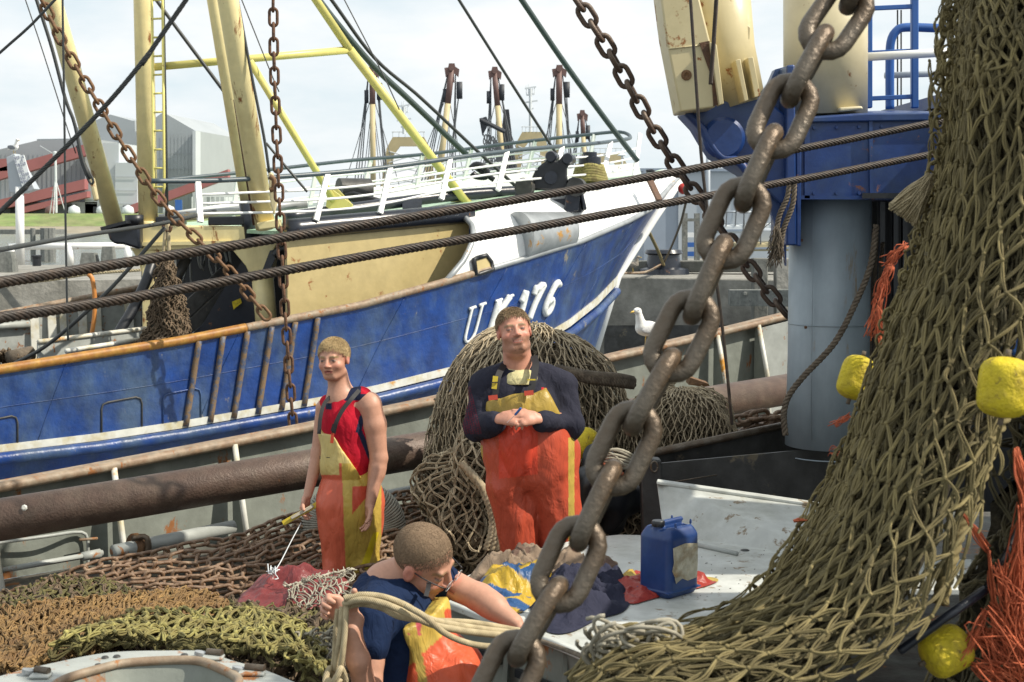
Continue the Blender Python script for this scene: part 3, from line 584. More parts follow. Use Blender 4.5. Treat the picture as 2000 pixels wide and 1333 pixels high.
def bulge(a, b, t, amt): return lerp(a, b, t)+np.r_[NO, 0]*math.sin(math.pi*t)*amt
rows = [lerp(rG, rB, t) for t in np.linspace(0, 1, 9)]
for i in range(1, 8): rows[i] = rows[i]-np.r_[NO, 0]*.10*math.sin(math.pi*i/8)*np.linspace(0, 1, NUc)[:, None]
HP = np.array(rows); g = G(); g.grid(HP); mir = lambda P: P-2*((P[..., :2]-cen(0))@NO)[..., None]*np.r_[NO, 0]
g.grid(mir(HP), True); low = np.array([lerp(rB2, rW, t) for t in np.linspace(0, 1, 7)]); g.grid(low); g.grid(mir(low), True)
g.grid(np.stack([HP[:, 0], mir(HP[:, 0])]))
part('hull', g, M['blue_worn'] if 0 else M['blue_hull'], boat, True)
out = np.r_[NO, 0]*.03
g = G(); g.slab(np.stack([rB, rB2])+out, -out*1.2); part('white_stripe', g, M['white_band'], boat)
g = G(); g.tube(rB3[:]+out*2, .085, 12); part('rubbing_strake', g, M['blue_hull'], boat, True)
# worn blue plate and rails on the gunwale
def sub_px(row, x0, x1):
    row = crv(row, 800); px = pxof(row)[0]; k = (px >= x0) & (px <= x1); return row[k]
part('gunwale_rail', G().tube(sub_px(rG, -400, 480)+A(0, 0, .02), .068, 12), M['rail_yellow'], boat, True, label='yellow painted section of the gunwale rail')
part('gunwale_rail', G().tube(sub_px(rG, 478, 960)+A(0, 0, .02), .062, 12), M['rail_rust'], boat, True, label='rusty brown section of the gunwale rail')
part('gunwale_rail', G().tube(sub_px(rG, 950, 1400)+A(0, 0, .02), .05, 12), M['silver'], boat, True, label='pale grey forward section of the gunwale rail')
HX, HY = pxof(HP)
def onhull(px, py, off=.02):
    d = (HX-px)**2+(HY-py)**2; i = int(d.argmin()); r_, c_ = divmod(i, HP.shape[1]); r_ = min(max(r_, 1), HP.shape[0]-2); c_ = min(max(c_, 1), HP.shape[1]-2)
    p0 = HP[r_, c_]; n = nrm(np.cross(HP[r_, c_+1]-HP[r_, c_-1], HP[r_+1, c_]-HP[r_-1, c_])); rr = ray(px, py); o = A(0, 0, CZ)
    if n@rr > 0: n = -n
    return o+rr*(((p0-o)@n)/(rr@n))+n*off
for a_, c_ in zip((387, 434, 482, 529, 575, 619), (361, 409, 455, 502, 548, 592)):
    ya = np.interp(a_, [c[0] for c in R_GUN], [c[1] for c in R_GUN])+4; yc = np.interp(c_, [c[0] for c in R_B1], [c[1] for c in R_B1])+12
    part('fender_bar', G().tube([onhull(lerp(a_, c_, t), lerp(ya, yc, t), .03) for t in np.linspace(0, 1, 9)], .045, 8), M['bar'], boat, True)
for x0, y0, x1, y1, sk in ((198, 785, 277, 838, -9), (-20, 818, 34, 868, -5), (318, 768, 392, 822, -9)):
    pts = [(x0, y1+6), (x0, y0+14), (x0+3, y0+5), (x0+12, y0+1), (x1-12, y0+sk), (x1-3, y0+sk+3), (x1, y0+sk+12), (x1, y1+sk+4)]
    part('hull_door_seam', G().tube([onhull(x, y, .008) for x, y in pts], .014, 6), M['bin_steel'] if x0 != 318 else M['blue_hull'], boat, True)
for ui in (18, 31, 47, 60, 74, 86):
    seam = HP[:, ui]; c_ = lerp(HP[:, ui], HP[:, ui+1], .5)+np.r_[NO, 0]*.004; part('plate_seam', G().tube(c_, .006, 5), M['blue_hull'], boat, True)
part('plate_seam', G().tube(HP[4][:100]+np.r_[NO, 0]*.002, .006, 5), M['blue_hull'], boat, True)
# letters
GL = {'U': [[(0.02, 1), (.30, 1)], [(.14, 1), (.10, .25), (.14, .06), (.30, -.02), (.46, .08), (.54, .3), (.60, 1)], [(.46, 1), (.74, 1)]],
 'K': [[(0, 1), (.28, 1)], [(.14, 1), (.10, 0)], [(0, 0), (.24, 0)], [(.62, 1), (.16, .46)], [(.30, .58), (.60, 0)], [(.50, 1), (.78, 1)], [(.48, 0), (.74, 0)]],
 '1': [[(.0, .74), (.24, 1), (.20, 0)], [(.06, 0), (.36, 0)]],
 '7': [[(0.05, .78), (.10, .98), (.24, .92), (.44, 1), (.62, .96)], [(.62, .98), (.30, .45), (.18, 0)]],
 '6': [[(.60, .86), (.48, 1), (.30, .92), (.12, .55), (.06, .25), (.16, .03), (.32, 0), (.46, .14), (.44, .36), (.30, .48), (.14, .36)]]}
def glyph(ch, bl, br, tl):      # bottom left, bottom right, top left in picture directions on the plate
    g = G()
    for st in GL[ch]:
        pp = crv([(a, c, 0) for a, c in st], 26) if len(st) > 2 else lerp(np.array([(*st[0], 0)]), np.array([(*st[1], 0)]), np.linspace(0, 1, 8)[:, None])
        q = [onhull(bl[0]+(br[0]-bl[0])*a+(tl[0]-bl[0])*c, bl[1]+(br[1]-bl[1])*a+(tl[1]-bl[1])*c, .025) for a, c, _ in pp]
        thick = .058 if (ch in 'UK' and abs(pp[0][1]-pp[-1][1]) > .3) or ch in '176' else .026
        g.tube(q, thick, 8)
    part('letter', g, M['letter'], boat, True)
glyph('U', (900, 672), (944, 656), (914, 604)); glyph('K', (948, 656), (992, 640), (966, 589)); glyph('1', (1004, 636), (1030, 624), (1019, 574)); glyph('7', (1026, 625), (1056, 613), (1042, 562)); glyph('6', (1056, 616), (1090, 602), (1072, 558))
# whaleback: white plating above the gunwale
R_TOP = [(800, 440), (913, 421), (960, 405), (1000, 396), (1060, 384), (1137, 372), (1250, 346), (1300, 330), (1323, 334)]
sT = stem_s(1323); rT = hull_row(R_TOP, sT, inset=.75)
def colx(row, x): px = pxof(row)[0]; i = np.argsort(px); return np.array([np.interp(x, px[i], row[i, k]) for k in range(3)])
edge = [(867, 556), (893, 525), (905, 487), (911, 450), (912, 430), (905, 418)]
cols = []
for t in np.linspace(0, 1, 70):
    col = []
    for v in np.linspace(0, 1, 10):
        xe = np.interp(v, np.linspace(0, 1, 6), [e[0] for e in edge]); xg, xt = lerp(xe, 1322, t), lerp(xe, 1321, t)
        a_, c_ = colx(rG, xg), colx(rT, xt); p = lerp(a_, c_, v)+np.r_[NO*.22, .10]*math.sin(math.pi*v)*(1-t*.7); col.append(p)
    cols.append(col)
WB = np.array(cols); g = G().slab(WB.transpose(1, 0, 2), -np.r_[NO, 0]*.04); part('whaleback', g, M['white'], boat, True)
part('whaleback_edge', G().tube(WB[0]+A(0, 0, .0), .05, 8), M['silver'], boat, True)
part('bow_roll', G().tube([rG[-1]*A(1, 1, 1)+A(0, 0, -.05), lerp(rG[-1], rB[-1], .4), rB[-1], lerp(rB2[-1], rW[-1], .5)], .10, 12), M['white'], boat, True, label='pale stem bar at the bow')
def w3(px, py, D): return at(px, py, D)
def wbp(px, py):
    X_, Y_ = pxof(WB); d = (X_-px)**2+(Y_-py)**2; return WB.reshape(-1, 3)[int(d.argmin())]
# silver fairlead housing
p0, p1 = wbp(1020, 470), wbp(1125, 452); S3 = []
for t in np.linspace(0, 1, 16):
    c = lerp(p0, p1, t)-np.r_[NO*.16, .0]; r = .44-.10*t if t < .97 else .2
    S3.append([c+np.r_[NO, 0]*r*1.1*math.cos(a)+A(0, 0, 1)*r*math.sin(a) for a in np.linspace(-.9, 2.3, 22)])
S3 = np.array(S3); g = G().grid(S3); g.add(S3[-1], [list(range(22))]); g.add(S3[0], [list(range(22))]); part('fairlead_housing', g, M['silver'], boat, 50)
# porthole window
fr = [(926, 506), (950, 500), (957, 505), (962, 530), (956, 533), (933, 537), (928, 533), (924, 511)]; fp = [wbp(x, y)+np.r_[NO, 0]*.05 for x, y in fr]
part('port_frame', G().tube(fp+[fp[0]], .04, 8), M['black'], boat, True); part('port_pane', G().prism(fp, -np.r_[NO, 0]*.03), M['cream_wall'], boat)
# cream superstructure wall and green forecastle deck
wl = []
for x, yt in ((545, 470), (700, 452), (850, 432), (916, 425)):
    a_ = colx(rG, x)-np.r_[NO, 0]*1.1; xy = a_[:2]; wl.append((xy, yt))
wallT = []; wallB = []
for x, yt in ((560, 450), (640, 442), (740, 433), (840, 424), (916, 416)):
    xy = (colx(rG, x)-np.r_[NO, 0]*.9)[:2]
    pxx = x; r0 = ray(pxx, yt); # put the wall where its column line shows at x
    k = r0[0]/r0[1]; c0 = colx(rG, x)[:2]-NO*.9; s_ = (k*c0[1]-c0[0])/(AX[0]-k*AX[1]); c0 = c0+AX*s_
    wallT.append((*c0, zat(c0[0], c0[1], yt))); wallB.append((*c0, zat(c0[0], c0[1], 640 if x < 850 else 600)))
wallT = crv(wallT, 20); wallB = crv(wallB, 20)
g = G().slab(np.stack([wallT, wallB]), -np.r_[NO, 0]*.08); part('superstructure_wall', g, M['cream_wall'], boat)
g = G(); g.tube(wallT+A(0, 0, .0), .17, 14); part('fender_pipe', g, M['black_paint'], boat, True, label='thick black pipe along the top of the cream wall')
# deck: from wall top / whaleback top to the far side
dk = []
rTs = WB[:, -1]
for t in np.linspace(0, 1, 40):
    near = crv(np.vstack([wallT, rTs[2:]]), 60)[int(t*59)]-A(0, 0, .02); s = (near[:2]-cen(0))@AX; far = np.r_[cen(s)-NO*max(halfw(s, sT)-.5, .05), near[2]]
    dk.append([lerp(near, far, v)+A(0, 0, .03*math.sin(math.pi*v)) for v in np.linspace(0, 1, 9)])
DK = np.array(dk); part('forecastle_deck', G().slab(DK, (0, 0, -.06)), M['green_deck'], boat, True)
def deckfar(t, v=.97): P = DK[int(t*39), int(v*8)]; return P
# forward white bulwark on the far side and near edge
g = G(); b0 = np.array([DK[i, 8] for i in range(10, 38)]); g.slab(np.stack([b0, b0+A(0, 0, .28)-np.r_[NO, 0]*.12]), -np.r_[NO, 0]*.05); part('far_bulwark', g, M['white'], boat)
# guard rails: near (B) and far (A)
def foreline(curve, inset, se): return hull_row(curve, se, inset=inset, u0=-2.)
def onplan(px, inset, far=False):
    k = (px-1000)/F; best = None
    for s in np.linspace(-3, sG-.05, 500):
        w_ = max(halfw(s, sG)-inset, 0); xy = cen(s)+(NO if not far else -NO)*w_; e = abs(xy[0]/xy[1]-k)
        if best is None or e < best[0]: best = (e, xy)
    return best[1]
def rail3(pts, inset, far):
    o = []
    for x, y in pts: xy = onplan(x, inset, far); o.append((*xy, zat(xy[0], xy[1], y)))
    return np.array(o)
Bp = [(301, 354), (450, 352), (650, 338), (764, 326), (986, 296), (1175, 279), (1236, 268)]; Ap = [(326, 352), (500, 335), (697, 313), (830, 302), (1000, 280), (1160, 262), (1225, 257)]
Bt, At = rail3(Bp, 1.0, False), rail3(Ap, 1.0, True)
loop = np.vstack([crv(Bt, 50), crv(At, 50)[::-1]])
tip = at(1250, 262, 31.2); loop = np.vstack([crv(Bt, 50), [tip], crv(At, 50)[::-1]])
part('hand_rail', G().tube(crv(loop[::4], 160), .038, 8), M['rail_dark'], boat, True, label='dark top rail looping round the bow')
Bposts = [(391, 434), (620, 431), (743, 417), (864, 390), (972, 372), (1080, 362), (1175, 354), (1238, 345)]; Btops = [386, 640, 762, 879, 990, 1098, 1193, 1250]
Aposts = [(458, 425), (607, 400), (708, 392), (813, 371), (907, 354), (1030, 340), (1148, 325)]; Atops = [466, 620, 725, 825, 921, 1045, 1160]
def railset(tops, feet, T, inset, far):
    Tt = crv(T, 80); px = pxof(Tt)[0]; o = np.argsort(px); ft = []
    for xt, (xf, yf) in zip(tops, feet):
        top = A(*[np.interp(xt, px[o], Tt[o, k]) for k in range(3)]) if xt < 1249 else tip; xy = onplan(min(xf, 1250), inset*.75, far); f = A(*xy, zat(xy[0], xy[1], yf)); ft.append((top, f))
        part('rail_post', G().bar(top, f, .05, .085, up=(AX[0], AX[1], 0)), M['white'], boat, 30)
    for fr_ in (.34, .56, .80):
        part('guard_rail', G().tube(crv([lerp(a, c, fr_) for a, c in ft], 60), .020, 6), M['white'], boat, True)
railset(Btops, Bposts, Bt, 1.0, False); railset(Atops, Aposts, At, 1.0, True)
part('black_pipe', G().tube(crv([at(560, 425, 24.5), at(760, 398, 26), at(900, 381, 27), at(1035, 372, 28)], 30), .105, 12), M['black_paint'], boat, True)
part('pipe_support', G().bar(at(805, 395, 26.2), at(805, 412, 26), .35, .12), M['black_paint'], boat)
# black pulley block with brackets
D0 = 26.3
sil = [(1042, 372), (1040, 345), (1047, 330), (1060, 319), (1066, 316), (1070, 304), (1078, 301), (1082, 312), (1090, 316), (1096, 308), (1103, 300), (1113, 301), (1118, 309), (1116, 320), (1108, 327), (1108, 345), (1113, 372)]
part('pulley_block', G().prism([at(x, y, D0) for x, y in sil], (0, .35, 0)), M['black'], boat, bev=.04)
part('sheave', G().lathe(at(1076, 347, D0-.06), [(0, 0), (.12, 0), (.12, .08)], (0, 1, 0), 20), M['black_paint'], boat)
for x, y in ((1075, 306), (1108, 310)): part('guide_roller', G().lathe(at(x, y, D0-.1), [(0, 0), (.09, 0), (.11, .06), (.09, .12), (.09, .5), (0, .5)], (.2, 1, 0), 18), M['black_paint'], boat, 40)
for pts in ([(1012, 368), (1018, 356), (1030, 354), (1040, 360), (1046, 418), (992, 412), (1000, 392)], [(1108, 362), (1112, 348), (1124, 346), (1134, 355), (1147, 410), (1140, 412), (1134, 385), (1130, 412), (1100, 420)]):
    part('bracket', G().prism([at(x, y, D0-.15) for x, y in pts], (0, .75, 0)), M['black_paint'], boat, bev=.03)
part('cross_plate', G().prism([at(1046, 392, D0), at(1132, 386, D0), at(1136, 415, D0), at(1040, 415, D0)], (0, .4, 0)), M['black_paint'], boat)
for x0 in (1006, 1108): part('roller_end', G().lathe(at(x0+16, 366, D0-.2), [(0, 0), (.17, 0), (.17, .2), (0, .2)], (.3, 1, 0), 20), M['bin_steel'], boat, 40)
# masts and gantry
def pole(name, m, a, b_, D1, D2, wpx, n=22, label=None, ext=1.0):
    p, q = at(*a, D1), at(*b_, D2); p = p+(nrm(p-q)*3.5 if a[1] < 0 else 0); return part(name, G().tube([p, lerp(p, q, .5), q], wpx*D1/F/2, n), M[m], boat, True, label=label)
pole('mast', 'cream', (278, -80), (290, 445), 24, 24, 37); pole('mast_flange', 'cream', (290, 432), (290, 447), 23.98, 23.98, 40)
pole('derrick_boom', 'cream', (80, -80), (226, 444), 23, 24.3, 36, label='left leaning boom standing in a black cup')
pole('derrick_boom', 'cream', (432, -80), (519, 446), 21.5, 22.6, 41, label='middle boom nearest the rusty vertical chain')
pole('support_pole', 'cream', (414, -20), (485, 410), 23.3, 23.9, 26)
part('pole_sleeve', G().tube([at(482, 392, 23.8), at(492, 470, 23.8)], .135, 18), M['black_paint'], boat, True)
g = G(); 
for xx, yy, x2, y2 in ((459, 195, 503, 440),): g.tube([at(xx, yy, 22.4), at(x2-6, y2, 22.6)], .03, 6)
part('boom_guide', g, M['rust'], boat, True)
part('boom_plate', G().prism([at(500, 436, 22.3), at(540, 428, 22.3), at(541, 445, 22.3), at(506, 450, 22.3)], (0, .5, 0)), M['cream'], boat, bev=.02)
g = G(); g.prism([at(523, 335, 22), at(532, 338, 22), at(541, 395, 22), at(534, 420, 22), at(528, 400, 22)], (0, .12, 0)); part('boom_lug', g, M['cream_boom'], boat, bev=.02); part('shackle', G().tube(crv([at(527, 345, 21.9), at(535, 352, 21.9), at(534, 368, 21.9), at(527, 372, 21.9)], 16), .04, 8), M['rust_light'], boat, True)
g = G(); g.prism([at(172, 345, 23.4), at(182, 348, 23.4), at(190, 390, 23.4), at(183, 394, 23.4)], (0, .12, 0)); part('boom_lug', g, M['cream_boom'], boat, bev=.02)
pole('strut', 'yellow_pipe', (283, 133), (683, 98), 24, 25, 15); pole('strut', 'yellow_pipe', (590, -40), (683, 98), 24.6, 25, 16); pole('strut', 'yellow_pipe', (683, 98), (912, 398), 25, 27, 18); pole('strut', 'yellow_pipe', (488, 120), (652, 392), 24, 25, 14)
part('strut_foot', G().prism([at(636, 408, 25), at(640, 372, 25), at(650, 372, 25), at(688, 400, 25), at(686, 408, 25)], (0, .15, 0)), M['yellow_pipe'], boat); part('strut_foot', G().prism([at(880, 395, 27), at(893, 375, 27), at(925, 395, 27)], (0, .15, 0)), M['yellow_pipe'], boat)
for x in (300, 321): part('ladder_rail', G().tube([at(x-4, -60, 23.5), at(x, 365, 23.5), at(x-3, 380, 23.5)], .022, 8), M['yellow_pipe'], boat, True)
for i in range(13): part('ladder_rung', G().tube([at(296+i*.3, 1+i*36.5, 23.5), at(317+i*.3, i*36.5, 23.5)], .018, 6), M['yellow_pipe'], boat, True) if i < 11 else None
# gantry block
gd = 23.7
part('gantry_beam', G().prism([at(274, 440, gd), at(480, 443, gd), at(492, 470, gd), at(486, 486, gd), at(274, 490, gd)], (0, .9, .0)), M['cream'], boat, bev=.02)
part('gantry_leg', G().prism([at(276, 489.5, gd+.02), at(322, 489, gd+.02), at(300, 560, gd+.02), at(302, 665, gd+.02), at(278, 665, gd+.02)], (0, .85, 0)), M['cream'], boat, bev=.02)
part('gantry_leg', G().prism([at(452, 486.5, gd+.02), at(545, 470, gd+.02), at(528, 500, gd+.02), at(518, 560, gd+.02), at(497, 560, gd+.02), at(480, 520, gd+.02)], (0, .8, 0)), M['cream'], boat, bev=.02)
part('gantry_leg', G().tube([at(513, 545, gd+.1), at(522, 650, gd+.1)], .18, 18), M['cream'], boat, True, label='round lower leg of the gantry')
part('gantry_rib', G().bar(at(276, 477, gd-.03), at(452, 474, gd-.03), .06, .06), M['cream'], boat)
part('cup', G().prism([at(206, 446, 23.5), at(252, 436, 23.5), at(272, 432, 23.5), at(274, 488, 23.5), at(240, 478, 23.5), at(222, 477, 23.5), at(213, 468, 23.5)], (0, 1.2, 0)), M['black_paint'], boat, bev=.04)
part('cup_lip', G().bar(at(205, 447, 23.4), at(254, 434, 23.4), .5, .05), M['black'], boat)
part('hinge', G().tube([at(262, 420, 23.6), at(263, 440, 23.6)], .15, 14), M['black'], boat, True)
part('gusset', G().prism([at(255, 484, 24.1), at(276, 488, 24.1), at(276, 530, 24.1), at(268, 505, 24.1)], (0, .1, 0)), M['cream'], boat)
for x0, x1, yt in ((303, 352, 424), (406, 478, 424)): part('black_box', G().prism([at(x0, yt, gd-.02), at(x1, yt-2, gd-.02), at(x1, yt+16, gd-.02), at(x0, yt+17, gd-.02)], (0, .5, 0)), M['black'], boat, bev=.02)
part('grey_tube', G().tube([at(310, 428, 24.6), at(600, 398, 25.2)], .08, 10), M['silver'], boat, True); part('grey_tube', G().tube([at(330, 420, 24.9), at(470, 400, 25.2)], .05, 10), M['white'], boat, True)
# workshop opening with conveyor; black back and ceiling stand for its shade
og = G(); og.prism([at(276, 486, 27.5), at(560, 460, 27.5), at(560, 700, 27.5), at(276, 700, 27.5)], (0, .1, 0)); part('workspace_shade', og, M['black'], boat)
og = G(); og.prism([at(300, 484, 24.9), at(470, 480, 24.9), at(560, 466, 25.5), at(560, 455, 27.4), at(300, 480, 27.4)], (0, 0, .05)); part('workspace_shade_top', og, M['black'], boat)
for (x0, y0), (x1, y1), wd, m_ in (((372, 640), (470, 548), 12, 'bin_steel'), ((385, 662), (492, 560), 8, 'black_paint'), ((360, 610), (455, 520), 8, 'bin_steel'), ((420, 660), (500, 590), 14, 'black_paint')):
    part('conveyor_rail', G().bar(at(x0, y0, 24.2), at(x1, y1, 24.6), wd*.0088, .25), M[m_], boat, bev=.01)
part('dark_door', G().prism([at(476, 505, 24.1), at(500, 560, 24.1), at(505, 655, 24.1), at(380, 660, 24.1), at(440, 560, 24.1)], (0, .1, 0)), M['black_paint'], boat)
part('yellow_sign', G().prism([at(453, 590, 24.0), at(469, 583, 24.0), at(472, 592, 24.0), at(456, 605, 24.0)], (0, .03, 0)), M['float'], boat)
g = G()
for i in range(14):
    x = 330+i*9; g.tube(crv([at(x, 490, 24.9), at(x+random.uniform(-8, 8), 520, 24.9), at(x+random.uniform(-12, 12), 500+60*random.random(), 24.9)], 8), .018, 5)
part('tangled_gear', g, M['silver'], boat, True)
part('exhaust_hose', G().tube(crv([at(312, 506, 23.3), at(298, 515, 23.1), at(285, 550, 22.9), at(262, 600, 22.7), at(238, 640, 22.5), at(222, 668, 22.4)], 40), .085, 12), M['black'], boat, True)
part('slanting_pipe', G().tube([at(335, 560, 24), at(365, 505, 24.2)], .09, 12), M['bin_steel'], boat, True)
part('vent_pipe', G().tube(crv([at(535, 500, 23.4), at(545, 490, 23.4), at(560, 484, 23.4), at(572, 486, 23.4), at(578, 494, 23.4), at(579, 510, 23.4)], 30), .065, 14), M['black'], boat, True); part('vent_cap', G().tube([at(579, 500, 23.4), at(579, 511, 23.4)], .085, 14), M['black'], boat, True)
part('dark_brace', G().prism([at(527, 490, 23.5), at(545, 485, 23.5), at(522, 540, 23.5), at(508, 540, 23.5)], (0, .06, 0)), M['black_paint'], boat)
part('wall_vent', G().prism([at(619, 488, 23.9), at(634, 488, 23.9), at(634, 507, 23.9), at(619, 507, 23.9)], (0, .06, 0)), M['black'], boat, bev=.02)
g = G(); 
for i in range(7): x = 765+i*1.6; g.tube(crv([at(x, 503, 23.9), at(x+random.uniform(-2, 2), 530, 23.85), at(x+random.uniform(-3, 3), 572, 23.9)], 12), .022, 6)
g.bar(at(760, 505, 24.1), at(780, 503, 24.1), .05, .05); part('hanging_rope', g, M['rope_brown'], boat, True)
part('door_post', G().prism([at(759, 500, 24.3), at(764, 500, 24.3), at(764, 582, 24.3), at(759, 582, 24.3)], (0, .05, 0)), M['bin_steel'], boat)
g = G(); c = at(880, 520, 26.3); th = np.linspace(0, 2*np.pi, 40); g.tube(np.array([c+A(.20*math.cos(t), 0, .27*math.sin(t)) for t in th]), .065, 10, cap=False); part('lifebuoy', g, M['red'], boat, True)
for y0 in (505, 538): part('bulkhead_rail', G().tube([at(812, y0, 25.5), at(880, y0-3, 26.1)], .014, 5), M['cream'], boat, True)
# grey deck pounds and far bulwark
for x0, x1, y0, y1, D in ((72, 300, 668, 640, 20.6), (126, 330, 686, 655, 20.2)):
    part('deck_pound', G().prism([at(x0, y0+8, D), at(x0+4, y0, D), at(x1, y1, D+2.2), at(x1, y1+60, D+2.2), at(x0, y0+60, D)], (-.02, .08, 0)), M['grey_paint'], boat, bev=.02)
    part('pound_cap', G().tube([at(x0+3, y0, D), at(x1, y1, D+2.2)], .035, 8), M['white_band'], boat, True)
part('pound_end', G().prism([at(72, 669, 20.62), at(80, 667, 22), at(80, 700, 22), at(72, 708, 20.62)], (.05, 0, 0)), M['grey_paint'], boat)
def farpt(px, py):
    k = (px-1000)/F; c0 = cen(0)-NO*BW; s = (k*c0[1]-c0[0])/(AX[0]-k*AX[1]); xy = c0+AX*s; return A(*xy, zat(xy[0], xy[1], py))
fx = np.linspace(-120, 330, 12); fb = np.array([farpt(x, 613-(x+0)*.19) for x in fx]); fbb = fb-A(0, 0, 1.15)
fb = fb+np.r_[NO, 0]*.12; fbb = fbb+np.r_[NO, 0]*.12; part('far_side_bulwark', G().slab(np.stack([fb, fbb]), -np.r_[NO, 0]*.06), M['cream_wall'] if 0 else M['grey_paint'], boat)
part('far_side_rail', G().tube(fb, .07, 10), M['rail_rust'], boat, True)
for x in (58, 92, 116, 152, 180, 243): p = farpt(x, 613-x*.19)+np.r_[NO, 0]*.12; part('bulwark_rib', G().bar(p+np.r_[NO, 0]*.06-A(0, 0, .08), p+np.r_[NO, 0]*.12-A(0, 0, 1.1), .05, .16, up=(AX[0], AX[1], 0)), M['white_band'], boat)
part('far_pipe', G().tube([farpt(-60, 640)+np.r_[NO, 0]*.2, farpt(48, 632)+np.r_[NO, 0]*.2], .07, 10), M['grey_paint'], boat, True)
dz = fbb[0][2]; part('main_deck', G().prism([np.r_[cen(-4)+NO*4.0, dz], np.r_[cen(9)+NO*3.3, dz], np.r_[cen(9)-NO*3.3, dz], np.r_[cen(-4)-NO*4.0, dz]], (0, 0, -.05)), M['deck'], boat)
part('orange_hose', G().tube(crv([at(172, 536, 22), at(180, 545, 22), at(185, 580, 22), at(184, 620, 22), at(178, 660, 22)], 24), .035, 8), M['orange_pipe'], boat, True)
# junk on the far deck
for x, y, r, m_, l in ((8, 706, .30, 'net_shadow', 'dark heap of netting on the far boat deck at the left edge'),):
    g = G(); S_ = Surf([[at(-40, 725, 20.6), at(10, 690, 21), at(70, 722, 20.6)], [at(-40, 700, 21), at(10, 692, 21.6), at(60, 700, 21)], [at(-30, 715, 22), at(10, 705, 22), at(50, 715, 22)]]); net(g, S_, 30, 14, .012, offj=.03); g.grid(S_.P[::4, ::4]); solo('net_heap', g, M['net_brown'], l, 'net')
part('winch_roll', G().tube([at(18, 700, 20.9), at(62, 690, 21.2)], .11, 12), M['rope_brown'], boat, True)
# coil of green rope and anchor on the foredeck
co = G()
for i in range(6):
    c = at(1152, 352-i*5.2, 28); r = .32-.015*i; th = np.linspace(0, 2*np.pi, 30)+i; co.tube(np.array([c+A(r*math.cos(t), r*math.sin(t)*.9, .02*math.sin(3*t)) for t in th]), .045, 8, cap=False)
solo('rope_coil', co, M['net_green'], 'coil of pale green mooring rope stacked on the forecastle deck', 'rope coil', smooth=True)
part('windlass_drum', G().lathe(at(1152, 328, 28.2), [(0, 0), (.22, 0), (.22, .2), (.14, .22), (.14, .3), (0, .3)], n=20), M['black_paint'], boat, 40)
an = G(); an.tube([at(925, 325, 27.5), at(965, 352, 27.5)], .05, 8); an.tube(crv([at(919, 330, 27.4), at(930, 322, 27.4), at(948, 328, 27.4), at(950, 345, 27.4), at(930, 345, 27.4), at(922, 338, 27.4)], 24), .06, 8); part('anchor', an, M['black'], boat, True)
g = G(); g.prism([at(672, 378, 26), at(690, 374, 26), at(748, 390, 26), at(745, 404, 26), at(700, 408, 26)], (0, .5, 0)); part('black_crate', g, M['black'], boat, bev=.03)
part('drum', G().lathe(at(692, 372, 26.5), [(0, -.3), (.22, -.3), (.22, .3), (0, .3)], (1, .5, 0), 18), M['bin_steel'], boat, 40)
g = G(); g.prism([at(638, 380, 25.5), at(655, 365, 25.5), at(690, 402, 25.5), at(640, 408, 25.5)], (0, .1, 0)); part('hatch_lid', g, M['yellow_pipe'], boat)
part('shackle_bar', G().bar(at(1268, 350, 28.8), at(1288, 392, 28.4), .12, .06), M['rust'], boat); part('shackle', G().tube(crv([at(1262, 335, 28.9), at(1276, 335, 28.9), at(1278, 350, 28.8), at(1266, 352, 28.8)], 16), .035, 8), M['black'], boat, True)
part('stem_rust_streak', G().tube([onhull(1152, 600, .02), onhull(1185, 568, .03)], .05, 6), M['rail_yellow'], boat, True) if 0 else None
# stays of the boat
for l, p, r, m_ in (('dark cable from the top centre down to the anchor on the forecastle', [(600, -30), (660, 48), (730, 130), (800, 196), (911, 302)], .055, 'wire_green'), ('thin dark cable running beside the thicker stay to the white deck', [(640, -10), (730, 112), (820, 190), (935, 298), (1005, 362)], .032, 'wire_dark'),
    ('thin black stay meeting the top of the black pulley block', [(890, -10), (1000, 165), (1090, 306)], .028, 'wire_dark'), ('heavy dark green stay shackled to the white bow', [(1012, -10), (1100, 120), (1180, 230), (1245, 315)], .055, 'wire_green'),
    ('dark stay crossing behind the cream boom near the top', [(305, 0), (345, 55), (444, 188)], .03, 'wire_dark'), ('thin wire hanging from above beside the yellow ladder', [(318, -10), (322, 200), (325, 350), (326, 430)], .03, 'wire_dark')):
    wire('stay_cable', l, [at(x, y, 24 if x < 500 else 25+(x-600)*.006) for x, y in p], r, m_, group='stays of the blue fishing boat')
for l, p in (('hair thin wire from the top edge towards the short yellow brace', [(670, -5), (745, 140), (780, 215)]), ('hair thin wire right of the middle boom', [(470, -5), (530, 145), (545, 180)]), ('hair thin wire left of the left boom', [(48, -5), (80, 90), (128, 240), (148, 300)])):
    wire('thin_wire', l, [at(x, y, 24) for x, y in p], .010, 'wire_dark')
wire('stay_cable', 'frayed dark cable leading down to the lug on the left boom', [at(x, y, 22.5) for x, y in [(68, -10), (100, 90), (128, 195), (145, 240), (160, 310), (176, 350)]], .028, 'wire_dark')
wire('stay_cable', 'thin vertical cable in front of the left boom', [at(x, y, 15) for x, y in [(122, -10), (126, 250), (128, 430), (131, 590), (133, 665)]], .012, 'wire_dark')
wire('stay_cable', 'dark cable looping beside the left boom lug', [at(x, y, 22.6) for x, y in [(150, 285), (165, 320), (182, 352), (176, 358), (160, 320), (152, 290)]], .02, 'wire_dark')
wire('stay_cable', 'cable running beside the middle boom to its lug', [at(x, y, 21.8) for x, y in [(462, -10), (490, 140), (515, 265), (526, 338)]], .022, 'wire_dark')
wire('stay_cable', 'thin cable from the middle boom lug to the deck railing', [at(x, y, 22.5) for x, y in [(520, 280), (545, 310), (600, 375)]], .02, 'wire_dark')
